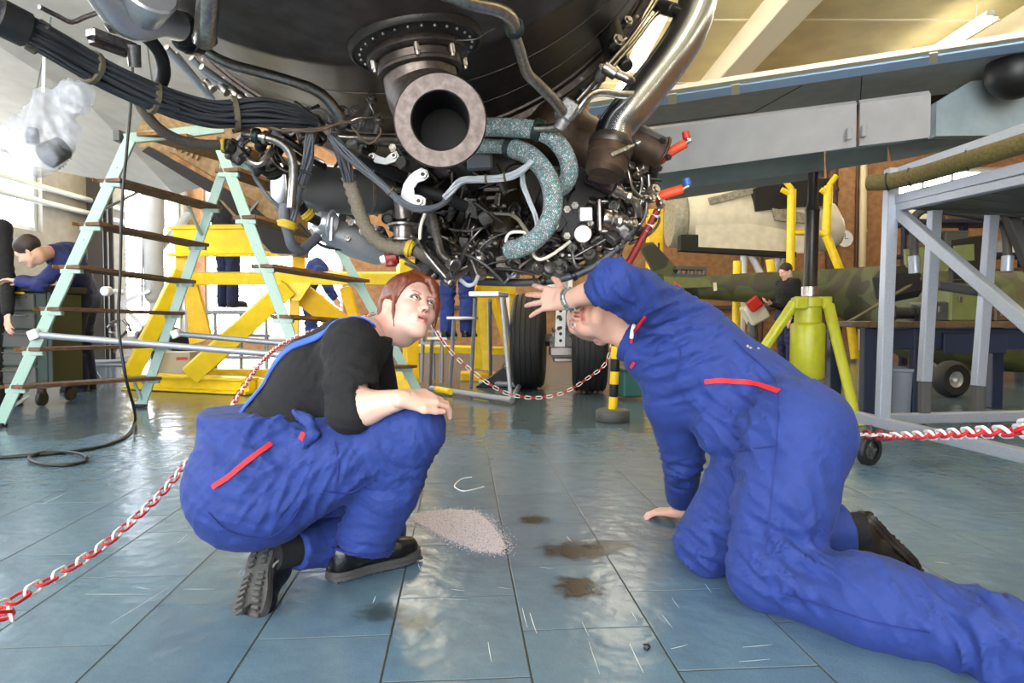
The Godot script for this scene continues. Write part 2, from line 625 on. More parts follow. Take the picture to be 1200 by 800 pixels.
func braid_mat() -> StandardMaterial3D:
	var s := 128
	var im := Image.create(s, s, false, Image.FORMAT_RGB8)
	var hm := Image.create(s, s, false, Image.FORMAT_RGB8)
	var rng := RandomNumberGenerator.new()
	rng.seed = 3
	var tone := []
	for k in 64:
		var g := rng.randf_range(0.55, 0.92)
		tone.append(Color(g * 0.98, g, g) if rng.randf() > 0.30 else Color(0.50, 0.70, 0.70) * rng.randf_range(0.8, 1.1))
	for y in s:
		for x in s:
			var u := int(floor((x + y) / 16.0))
			var w := int(floor((x - y + 128) / 16.0))
			var a := fposmod(float(x + y), 16.0) / 16.0
			var b := fposmod(float(x - y), 16.0) / 16.0
			var over := (u + w) % 2 == 0
			var h: float = sin(PI * a) if over else sin(PI * b)
			im.set_pixel(x, y, tone[posmod(u, 8) * 8 + posmod(w, 8)] * (0.5 + 0.5 * h))
			hm.set_pixel(x, y, Color(h, h, h))
	hm.bump_map_to_normal_map(4.0)
	var m := StandardMaterial3D.new()
	m.albedo_texture = ImageTexture.create_from_image(im)
	m.normal_enabled = true
	m.normal_texture = ImageTexture.create_from_image(hm)
	m.normal_scale = 1.0
	m.roughness = 0.6
	m.metallic = 0.1
	m.uv1_scale = Vector3(3, 15, 1)
	return m


# ---------------------------------------------------------------- the hall
const X_LEFT := -8.0
const X_RIGHT := 13.0
const Z_REAR := -17.0
const Z_DOOR := 7.0
const H_CEIL := 6.0

func wall_with_holes(g: Geo, a: Vector2, b: Vector2, thick: float, holes: Array):   # holes: [from, to, sill, head] along the wall from a to b
	var dir := (b - a).normalized()
	var l := (b - a).length()
	var f := Basis(Vector3(dir.x, 0, dir.y), Vector3.UP, Vector3(dir.x, 0, dir.y).cross(Vector3.UP))
	var at := 0.0
	var place := func(s0, s1, h0, h1):
		if s1 - s0 > 0.001 and h1 - h0 > 0.001:
			var m: Vector2 = a + dir * (s0 + s1) * 0.5
			g.box(Vector3(m.x, (h0 + h1) * 0.5, m.y), Vector3(s1 - s0, h1 - h0, thick), f)
	for h in holes:
		place.call(at, h[0], -0.2, H_CEIL)
		place.call(h[0], h[1], -0.2, h[2])
		place.call(h[0], h[1], h[3], H_CEIL)
		at = h[1]
	place.call(at, l, -0.2, H_CEIL)

func window_in(n: int, a: Vector3, along: Vector3, width: float, sill: float, head: float, cols: int, rows: int, label: String):
	var o := thing("window_%d" % n, a + Vector3.UP * sill, label, "window")
	o.set_meta("kind", "structure")
	var across := along.cross(Vector3.UP)
	var f := Basis(along, Vector3.UP, across)
	var c := a + along * width * 0.5 + Vector3.UP * (sill + head) * 0.5
	var h := head - sill
	var g := Geo.new()
	for s in [-1.0, 1.0]:
		g.box(c + along * s * (width * 0.5 - 0.04), Vector3(0.08, h, 0.12), f, 0.008)
		g.box(c + Vector3.UP * s * (h * 0.5 - 0.04), Vector3(width - 0.16, 0.08, 0.12), f, 0.008)
	part(o, "window_frame", g, M.window_frame)
	for k in range(1, cols):
		g = Geo.new()
		g.box(c + along * width * (float(k) / cols - 0.5), Vector3(0.06, h - 0.16, 0.09), f, 0.006)
		part(o, "mullion", g, M.window_frame)
	for k in range(1, rows):
		g = Geo.new()
		g.box(c + Vector3.UP * h * (float(k) / rows - 0.5), Vector3(width - 0.16, 0.055, 0.08), f, 0.006)
		part(o, "transom", g, M.window_frame)
	for i in cols:
		for j in rows:
			g = Geo.new()
			g.box(c + along * width * ((i + 0.5) / cols - 0.5) + Vector3.UP * h * ((j + 0.5) / rows - 0.5), Vector3(width / cols - 0.05, h / rows - 0.05, 0.006), f)
			part(o, "pane", g, M.glass)

func build_hall():
	var g := Geo.new()
	var L := Z_DOOR - Z_REAR
	# left wall, from the door end to the rear: windows out of sight beside the camera, then those in the picture
	wall_with_holes(g, Vector2(X_LEFT - 0.15, Z_DOOR), Vector2(X_LEFT - 0.15, Z_REAR - 0.3), 0.3, [[2.0, 8.5, 1.6, 4.8], [10.0, 18.7, 2.25, 4.8], [21.2, 23.7, 0.4, 4.8]])
	struct("wall_left", g, M.block, "pale grey block wall with tall windows on the left of the hall", "wall")
	window_in(1, Vector3(X_LEFT - 0.15, 0, Z_DOOR - 2.0), Vector3.FORWARD, 6.5, 1.6, 4.8, 5, 3, "tall grey framed window nearest the open hangar door, out to the left")
	window_in(2, Vector3(X_LEFT - 0.15, 0, Z_DOOR - 10.0), Vector3.FORWARD, 8.7, 2.25, 4.8, 7, 2, "bright high window above the man stooping at the tool cart")
	window_in(3, Vector3(X_LEFT - 0.15, 0, Z_DOOR - 21.2), Vector3.FORWARD, 2.5, 0.4, 4.8, 2, 4, "narrow bright window in the left wall beside the dark steel column")
	g = Geo.new()
	wall_with_holes(g, Vector2(X_LEFT, Z_REAR - 0.15), Vector2(X_RIGHT + 0.3, Z_REAR - 0.15), 0.3, [[0.35, 3.8, 0.25, 4.6], [17.5, 20.4, 3.45, 4.5]])
	struct("wall_rear", g, M.brick, "orange brown brick wall across the rear of the hall", "wall")
	window_in(4, Vector3(X_LEFT + 0.35, 0, Z_REAR - 0.15), Vector3.RIGHT, 3.45, 0.25, 4.6, 3, 4, "wide bright window in the brick rear wall behind the yellow frame")
	window_in(5, Vector3(X_LEFT + 17.5, 0, Z_REAR - 0.15), Vector3.RIGHT, 2.9, 3.45, 4.5, 4, 1, "low bright window high in the brick rear wall seen under the access stand deck")
	g = Geo.new()
	wall_with_holes(g, Vector2(X_RIGHT + 0.15, Z_REAR), Vector2(X_RIGHT + 0.15, Z_DOOR), 0.3, [])
	struct("wall_right", g, M.brick, "plain brick wall on the right of the hall", "wall")
	g = Geo.new()
	wall_with_holes(g, Vector2(X_RIGHT + 0.3, Z_DOOR + 0.15), Vector2(X_LEFT - 0.3, Z_DOOR + 0.15), 0.3, [[11.2, 19.6, -0.2, 5.4]])
	struct("wall_entrance", g, M.block, "wall with the wide open hangar door behind the viewer", "wall")
	g = Geo.new()
	g.box(Vector3((X_LEFT + X_RIGHT) * 0.5, H_CEIL + 0.1, (Z_DOOR + Z_REAR) * 0.5), Vector3(X_RIGHT - X_LEFT + 0.9, 0.2, L + 0.9))
	var ce := struct("ceiling", g, M.ceiling, "cream boarded ceiling with deep beams", "ceiling")
	for x in [-4.4, 0.0, 4.4, 8.8]:
		g = Geo.new()
		g.box(Vector3(x, H_CEIL - 0.22, (Z_DOOR + Z_REAR) * 0.5), Vector3(0.55, 0.46, L - 0.05), Basis(), 0.02)
		part(ce, "beam", g, M.beam).transform = Transform3D()
	for k in 7:
		g = Geo.new()
		g.box(Vector3((X_LEFT + X_RIGHT) * 0.5, H_CEIL - 0.012, Z_REAR + 1.7 + k * 3.2), Vector3(X_RIGHT - X_LEFT - 0.05, 0.03, 0.05))
		part(ce, "joint_strip", g, M.beam).transform = Transform3D()
	# the dark steel column and the pipes on the walls
	var wl := get_node("wall_left")
	g = Geo.new()
	g.box(Vector3(X_LEFT + 0.14, 2.9, -13.1), Vector3(0.28, 6.0, 0.06))
	for s in [-1.0, 1.0]:
		g.box(Vector3(X_LEFT + 0.14 , 2.9, -13.1 + s * 0.17), Vector3(0.30, 6.0, 0.03))
	part(wl, "steel_column", g, M.column)
	for y in [3.0, 2.75]:
		g = Geo.new()
		g.cyl(Vector3(X_LEFT + 0.08, y, 5.0), Vector3(X_LEFT + 0.08, y, -16.9), 0.05, 0.05, 10)
		part(wl, "wall_pipe", g, M.window_frame)
	var wr := get_node("wall_rear")
	for q in [[974.0, 0.16, M.brown_pipe], [1010.0, 0.11, M.cream_pipe], [893.0, 0.05, M.brown_pipe], [1003.0, 0.05, M.brown_pipe]]:
		var at := P(q[0], 372, 16.85)
		g = Geo.new()
		g.cyl(Vector3(at.x, 0, -16.9), Vector3(at.x, H_CEIL, -16.9), q[1] * 0.8, q[1] * 0.8, 12)
		for y in [0.9, 1.9, 2.9, 3.9]:
			g.cyl(Vector3(at.x, y, -16.9), Vector3(at.x, y + 0.08, -16.9), q[1] * 0.95, q[1] * 0.95, 12)
		part(wr, "wall_pipe", g, q[2])
	g = Geo.new()
	g.box(Vector3(5.5, 1.05, -16.93), Vector3(14, 0.10, 0.12), Basis(), 0.01)
	part(wr, "rail", g, M.column)
	g = Geo.new()
	var ck := P(992, 279, 16.8)
	g.lathe([Vector2(0, 0), Vector2(0.21, 0), Vector2(0.22, 0.02), Vector2(0.20, 0.05), Vector2(0.19, 0.04), Vector2(0, 0.04)], Transform3D(Basis(Vector3.RIGHT, PI * 0.5), Vector3(ck.x, ck.y, -17.0)), 24)
	var clock := thing("wall_clock", Vector3(ck.x, ck.y, -17.0), "round pale clock on the brick rear wall beside the brown pipe", "clock")
	part(clock, "dial", g, M.white_paint)
	g = Geo.new()
	g.box(Vector3(ck.x, ck.y + 0.06, -16.95), Vector3(0.012, 0.13, 0.006))
	g.box(Vector3(ck.x + 0.04, ck.y, -16.948), Vector3(0.09, 0.014, 0.006))
	part(clock, "hand", g, M.black)
	# white notice between the wheels
	g = Geo.new()
	var nt := P(657, 331, 16.7)
	g.box(Vector3(nt.x, nt.y, -16.97), Vector3(0.62, 0.75, 0.03), Basis(), 0.005)
	solo("notice_board", g, M.white_paint, "white notice sheet on the brick wall above the twin wheels", "notice")

func build_floor():
	var g := Geo.new()
	g.box(Vector3((X_LEFT + X_RIGHT) * 0.5, -0.102, (Z_DOOR + Z_REAR) * 0.5), Vector3(X_RIGHT - X_LEFT + 0.6, 0.2, Z_DOOR - Z_REAR + 0.6))
	var fl := struct("floor", g, M.far_floor, "glossy blue grey tiled hangar floor", "floor")
	var yaw := Basis(Vector3.UP, deg_to_rad(4.25))
	var tw := 0.333
	var tl := 0.45
	g = Geo.new()
	g.box(yaw * Vector3(0.154 - 0.5 * tw, -0.0115, -2.05), Vector3(tw * 26.8, 0.021, 5.1), yaw)
	part(fl, "joint_bed", g, M.joint).transform = Transform3D()
	var meshes := []
	var spare := Geo.new()
	var one := Geo.new()
	one.box(Vector3(0, -0.004, 0), Vector3(tw - 0.0045, 0.008, tl - 0.0045), yaw, 0.0009)
	var tile_mesh := one.mesh()
	var rng := RandomNumberGenerator.new()
	rng.seed = 5
	for c in range(-13, 14):
		var off := 2.388 if c % 2 == 0 else 2.388 + tl * 0.5
		for r in range(-9, 9):
			var s := off + (r + 0.5) * tl
			if s < -0.75 or s > 4.85:
				continue
			var ctr: Vector3 = yaw * Vector3(0.154 + (c + 0.5) * tw - tw, 0, -s)
			var seen := -ctr.z > 1.15 and absf(ctr.x) < -ctr.z * 0.76 + 0.25
			var dz := Vector3(0, rng.randf_range(-0.0004, 0.0004), 0)
			if seen:
				var o := part(fl, "tile", tile_mesh, M["tile%d" % rng.randi_range(0, 3)])
				o.position = ctr + dz
			else:
				spare.box(ctr + dz + Vector3(0, -0.004, 0), Vector3(tw - 0.0045, 0.008, tl - 0.0045), yaw)
	var st := part(fl, "tile_field", spare, M.tile0)
	st.transform = Transform3D()
	st.set_meta("kind", "stuff")

func build_ceiling_lights():
	var k := 0
	for x in [-6.2, -2.2, 2.35, 7.7]:
		for z in [3.0, -1.2, -5.0, -8.8, -12.4, -15.4]:
			var o := thing("ceiling_light", Vector3(x, H_CEIL, z), "white fluorescent ceiling light %s, %s" % [{-6.2: "beside the left wall", -2.2: "left of the middle beam", 2.35: "right of the middle beam", 7.7: "beyond the right hand beam"}[x], {3.0: "nearest the hangar door", -1.2: "above the viewer", -5.0: "over the stepladder end of the hall", -8.8: "over the twin wheels", -12.4: "one before the rear wall", -15.4: "against the rear wall"}[z]], "light", "fluorescent ceiling lights")
			var g := Geo.new()
			g.box(Vector3(x, H_CEIL - 0.30, z), Vector3(0.14, 0.08, 2.5), Basis(), 0.01)
			for s in [-0.9, 0.9]:
				g.cyl(Vector3(x, H_CEIL - 0.27, z + s), Vector3(x, H_CEIL, z + s), 0.012, 0.012, 8)
			part(o, "housing", g, M.white_paint)
			g = Geo.new()
			g.box(Vector3(x, H_CEIL - 0.365, z), Vector3(0.32, 0.04, 2.4), Basis(), 0.01)
			part(o, "lamp_tube", g, M.lamp)
			var a := AreaLight3D.new()
			a.name = "lamp_light"
			a.area_size = Vector2(0.32, 2.4)
			a.light_energy = LAMP_ENERGY
			a.light_color = Color(1.0, 0.95, 0.84)
			a.shadow_enabled = true
			a.area_range = 40.0
			o.add_child(a)
			a.position = Vector3(0, -0.39, 0)
			a.rotation.x = -PI * 0.5
			k += 1


# ---------------------------------------------------------------- soft bodies: tapered capsules and ellipsoids joined by a smooth minimum, meshed as surface nets
class Sdf:
	var a := PackedVector3Array()
	var ab := PackedVector3Array()
	var inv := PackedFloat32Array()
	var ra := PackedFloat32Array()
	var dr := PackedFloat32Array()
	var kk := PackedFloat32Array()
	var mode := PackedByteArray()          # 0 capsule, 1 capsule with a wide axis, 2 ellipsoid
	var cut := PackedByteArray()
	var xf: Array[Transform3D] = []
	var lo := PackedVector3Array()
	var hi := PackedVector3Array()
	var planes: Array[Plane] = []          # keeps what lies below each plane
	var plane_box: Array[AABB] = []        # ... within this box only

	func _add(p: Vector3, d: Vector3, r0: float, r1: float, k: float, m: int, x: Transform3D, l: Vector3, h: Vector3, sub: bool):
		a.append(p)
		ab.append(d)
		inv.append(1.0 / maxf(d.length_squared(), 1e-9))
		ra.append(r0)
		dr.append(r1 - r0)
		kk.append(k)
		mode.append(m)
		cut.append(1 if sub else 0)
		xf.append(x)
		lo.append(l)
		hi.append(h)

	func cap(p: Vector3, q: Vector3, r0: float, r1: float, k := 0.02, wide := Vector3.ZERO, f := 1.0, sub := false):
		var rm := maxf(r0, r1) * maxf(f, 1.0)
		var l := p.min(q) - Vector3.ONE * rm
		var h := p.max(q) + Vector3.ONE * rm
		if wide == Vector3.ZERO:
			_add(p, q - p, r0, r1, k, 0, Transform3D(), l, h, sub)
		else:
			wide = wide.normalized()
			var s := 1.0 - 1.0 / f
			var b := Basis(Vector3.RIGHT - wide * wide.x * s, Vector3.UP - wide * wide.y * s, Vector3.BACK - wide * wide.z * s)
			_add(b * p, b * (q - p), r0, r1, k, 1, Transform3D(b, Vector3.ZERO), l, h, sub)

	func chain(p: Array, r: Array, k := 0.02, wide := Vector3.ZERO, f := 1.0):
		for i in p.size() - 1:
			cap(p[i], p[i + 1], r[i], r[i + 1], k, wide, f)

	func ell(c: Vector3, rad: Vector3, k := 0.02, b := Basis(), sub := false):
		var m := maxf(rad.x, maxf(rad.y, rad.z))
		_add(rad, Vector3.ZERO, 0, 0, k, 2, Transform3D(b, c).affine_inverse(), c - Vector3.ONE * m, c + Vector3.ONE * m, sub)

	func at(p: Vector3, list: PackedInt32Array) -> float:
		var d := 1e3
		for i in list:
			var e: float
			var m := mode[i]
			if m == 2:
				var q: Vector3 = xf[i] * p / a[i]
				var k0 := q.length()
				e = k0 * (k0 - 1.0) / maxf((q / a[i]).length(), 1e-6)
			else:
				var q: Vector3 = (p if m == 0 else xf[i] * p) - a[i]
				var t := clampf(q.dot(ab[i]) * inv[i], 0.0, 1.0)
				e = (q - ab[i] * t).length() - ra[i] - dr[i] * t
			var k := kk[i]
			if cut[i]:
				e = -e
				var h := k - absf(d - e)
				d = maxf(d, e)
				if h > 0.0:
					d += h * h * 0.25 / k
			else:
				var h := k - absf(d - e)
				d = minf(d, e)
				if h > 0.0:
					d -= h * h * 0.25 / k
		for i in planes.size():
			if plane_box[i].has_point(p):
				d = maxf(d, planes[i].distance_to(p))
		return d

	func slice(point: Vector3, keep_away_from: Vector3, reach := 0.2):     # cut flat at a point, removing the side the vector points to
		planes.append(Plane(keep_away_from.normalized(), point))
		plane_box.append(AABB(point - Vector3.ONE * reach, Vector3.ONE * reach * 2.0))

	func mesh(cell: float, g: Geo) -> int:     # adds to g; returns the first vertex
		var l := Vector3.ONE * 1e9
		var h := -l
		for i in a.size():
			if not cut[i]:
				l = l.min(lo[i])
				h = h.max(hi[i])
		l -= Vector3.ONE * cell * 3.0
		h += Vector3.ONE * cell * 3.0
		var B := 6
		var nb := Vector3i(((h - l) / (cell * B)).ceil())
		var nx := nb.x * B
		var ny := nb.y * B
		var nz := nb.z * B
		var fld := PackedFloat32Array()
		fld.resize(nx * ny * nz)
		fld.fill(1.0)
		var own := PackedInt32Array()
		own.resize(nx * ny * nz)
		own.fill(-1)
		var live: Array[Vector3i] = []
		var half := cell * B * 0.5
		var reach := half * 1.7321 + cell * 2.0
		for bz in nb.z:
			for by in nb.y:
				for bx in nb.x:
					var c := l + Vector3(bx * B + B * 0.5 - 0.5, by * B + B * 0.5 - 0.5, bz * B + B * 0.5 - 0.5) * cell
					var list := PackedInt32Array()
					var any := false
					for i in a.size():
						var gap := half + cell + kk[i] * 0.6
						var li := lo[i]
						var hi_i := hi[i]
						if c.x > li.x - gap and c.y > li.y - gap and c.z > li.z - gap and c.x < hi_i.x + gap and c.y < hi_i.y + gap and c.z < hi_i.z + gap:
							list.append(i)
							any = any or cut[i] == 0
					if not any:
						continue
					var dc := at(c, list)
					if absf(dc) > reach * 1.25 + 0.01:
						if dc < 0:
							for z in B:
								for y in B:
									var o := ((bz * B + z) * ny + by * B + y) * nx + bx * B
									for x in B:
										fld[o + x] = -1.0
						continue
					live.append(Vector3i(bx, by, bz) * B)
					for z in B:
						for y in B:
							var o := ((bz * B + z) * ny + by * B + y) * nx + bx * B
							var q := l + Vector3(bx * B, by * B + y, bz * B + z) * cell
							for x in B:
								fld[o + x] = at(q, list)
								q.x += cell
		var first := g.v.size()
		var step := [1, nx, nx * ny]
		var corner := PackedInt32Array()
		for i in 8:
			corner.append((i & 1) + ((i >> 1) & 1) * nx + ((i >> 2) & 1) * nx * ny)
		var edges := []
		for i in 8:
			for b in [1, 2, 4]:
				if not i & b:
					edges.append([i, i | b])
		for blk in live:
			for z in B:
				if blk.z + z >= nz - 1: continue
				for y in B:
					if blk.y + y >= ny - 1: continue
					var o := ((blk.z + z) * ny + blk.y + y) * nx + blk.x
					for x in B:
						if blk.x + x >= nx - 1: continue
						var s := 0
						for i in 8:
							if fld[o + x + corner[i]] < 0.0:
								s += 1
						if s == 0 or s == 8:
							continue
						var sum := Vector3.ZERO
						var n := 0
						for e in edges:
							var d0 := fld[o + x + corner[e[0]]]
							var d1 := fld[o + x + corner[e[1]]]
							if (d0 < 0.0) != (d1 < 0.0):
								var t := d0 / (d0 - d1)
								var p0 := Vector3(e[0] & 1, (e[0] >> 1) & 1, (e[0] >> 2) & 1)
								var p1 := Vector3(e[1] & 1, (e[1] >> 1) & 1, (e[1] >> 2) & 1)
								sum += p0.lerp(p1, t)
								n += 1
						own[o + x] = g.vert(l + (Vector3(blk.x + x, blk.y + y, blk.z + z) + sum / n) * cell, Vector3.ZERO)
		for blk in live:
			for z in B:
				for y in B:
					var o := ((blk.z + z) * ny + blk.y + y) * nx + blk.x
					for x in B:
						var at0 := o + x
						if own[at0] < 0:
							continue
						var inside := fld[at0] < 0.0
						for ax in 3:
							if (fld[at0 + step[ax]] < 0.0) == inside:
								continue
							var su: int = step[(ax + 1) % 3]
							var sv: int = step[(ax + 2) % 3]
							var q0 := own[at0]
							var q1 := own[at0 - su]
							var q2 := own[at0 - su - sv]
							var q3 := own[at0 - sv]
							if q1 < 0 or q2 < 0 or q3 < 0:
								continue
							if inside:
								g.tri(q0, q1, q2)
								g.tri(q0, q2, q3)
							else:
								g.tri(q0, q2, q1)
								g.tri(q0, q3, q2)
		return first

static func smooth_normals(g: Geo, first := 0):
	for i in range(first, g.n.size()):
		g.n[i] = Vector3.ZERO
	for i in range(0, g.i.size(), 3):
		var x := g.i[i]
		if x < first:
			continue
		var y := g.i[i + 1]
		var z := g.i[i + 2]
		var nn := (g.v[z] - g.v[x]).cross(g.v[y] - g.v[x])
		g.n[x] += nn
		g.n[y] += nn
		g.n[z] += nn
	for i in range(first, g.n.size()):
		g.n[i] = g.n[i].normalized()

# cloth: folds = [centre, radius, direction across the folds, height, wavelength]
func crumple(g: Geo, folds: Array, base := 0.003, sd := 1):
	var noise := FastNoiseLite.new()
	noise.seed = sd
	noise.noise_type = FastNoiseLite.TYPE_SIMPLEX_SMOOTH
	noise.frequency = 1.0
	noise.fractal_octaves = 2
	smooth_normals(g)
	for i in g.v.size():
		var p := g.v[i]
		var d := base * noise.get_noise_3dv(p * 9.0)
		for f in folds:
			var q: Vector3 = p - f[0]
			var r: float = f[1]
			var l2 := q.length_squared() / (r * r)
			if l2 < 1.0:
				var u: Vector3 = f[2]
				var s := q.dot(u)
				var w := noise.get_noise_3dv((u * s + (q - u * s) * 0.22) / f[4] + f[0] * 7.0)
				d += f[3] * (1.0 - l2) * (0.7 - 2.4 * sqrt(absf(w) + 0.02))
		g.v[i] = p + g.n[i] * d
	smooth_normals(g)

func paint(g: Geo, first: int, fn: Callable):
	while g.c.size() < first:
		g.c.append(Color.WHITE)
	for i in range(first, g.v.size()):
		g.c.append(fn.call(g.v[i]))

# a hand with its own fine grid, added to a body: y along the fingers, z out of the back of the hand, x towards the thumb
func add_hand(g: Geo, xf: Transform3D, curl: Array, spread: Array, thumb: Vector3, sc: float, skin: Color, wrist_from: Vector3, cell := 0.0032):
	var s := Sdf.new()
	var kx := [0.030, 0.010, -0.010, -0.029]
	var ky := [0.091, 0.096, 0.090, 0.079]
	var ln := [[0.043, 0.026, 0.021], [0.047, 0.030, 0.022], [0.043, 0.028, 0.021], [0.034, 0.021, 0.019]]
	var tips := []
	s.cap(xf * (Vector3(0, -0.02, 0) * sc), xf * (Vector3(0, 0.02, 0) * sc), 0.021 * sc, 0.021 * sc, 0.012, xf.basis.x, 1.3)
	s.cap(wrist_from, xf * (Vector3(0, -0.01, 0) * sc), 0.025 * sc, 0.021 * sc, 0.012, xf.basis.x, 1.2)
	for f in 4:
		s.cap(xf * (Vector3(kx[f] * 0.55, 0.005, 0) * sc), xf * (Vector3(kx[f], ky[f], 0.002) * sc), 0.0135 * sc, 0.0112 * sc, 0.014)
	for f in 4:
		var b := Basis(Vector3.BACK, spread[f])
		var p := Vector3(kx[f], ky[f], 0.002)
		var an := 0.0
		var rr := [0.0098, 0.0088, 0.0080, 0.0068]
		if f == 3: rr = [0.0086, 0.0077, 0.0070, 0.0061]
		for j in 3:
			an += curl[f] * [0.75, 1.0, 0.7][j]
			var q: Vector3 = p + b * Vector3(0, cos(an), -sin(an)) * ln[f][j]
			s.cap(xf * (p * sc), xf * (q * sc), rr[j] * sc, rr[j + 1] * sc, 0.004)
			p = q
		tips.append(xf * (p * sc))
	var t0 := Vector3(0.018, 0.018, -0.006)
	var t1 := Vector3(0.042, 0.050, -0.012)
	var td := thumb.normalized()
	var t2 := t1 + td * 0.036
	var t3 := t2 + (td + Vector3(-0.15, 0.25, 0)).normalized() * 0.028
	s.cap(xf * (t0 * sc), xf * (t1 * sc), 0.0155 * sc, 0.0125 * sc, 0.014)
	s.cap(xf * (t1 * sc), xf * (t2 * sc), 0.0118 * sc, 0.0098 * sc, 0.006)
	s.cap(xf * (t2 * sc), xf * (t3 * sc), 0.0100 * sc, 0.0080 * sc, 0.004)
	tips.append(xf * (t3 * sc))
	var first := s.mesh(cell, g)
	paint(g, first, func(p: Vector3) -> Color:
		var m := 1.0
		for q in tips:
			m = minf(m, p.distance_to(q) / 0.03)
		return skin.lerp(skin * Color(1.0, 0.78, 0.74), 0.55 * (1.0 - m)))

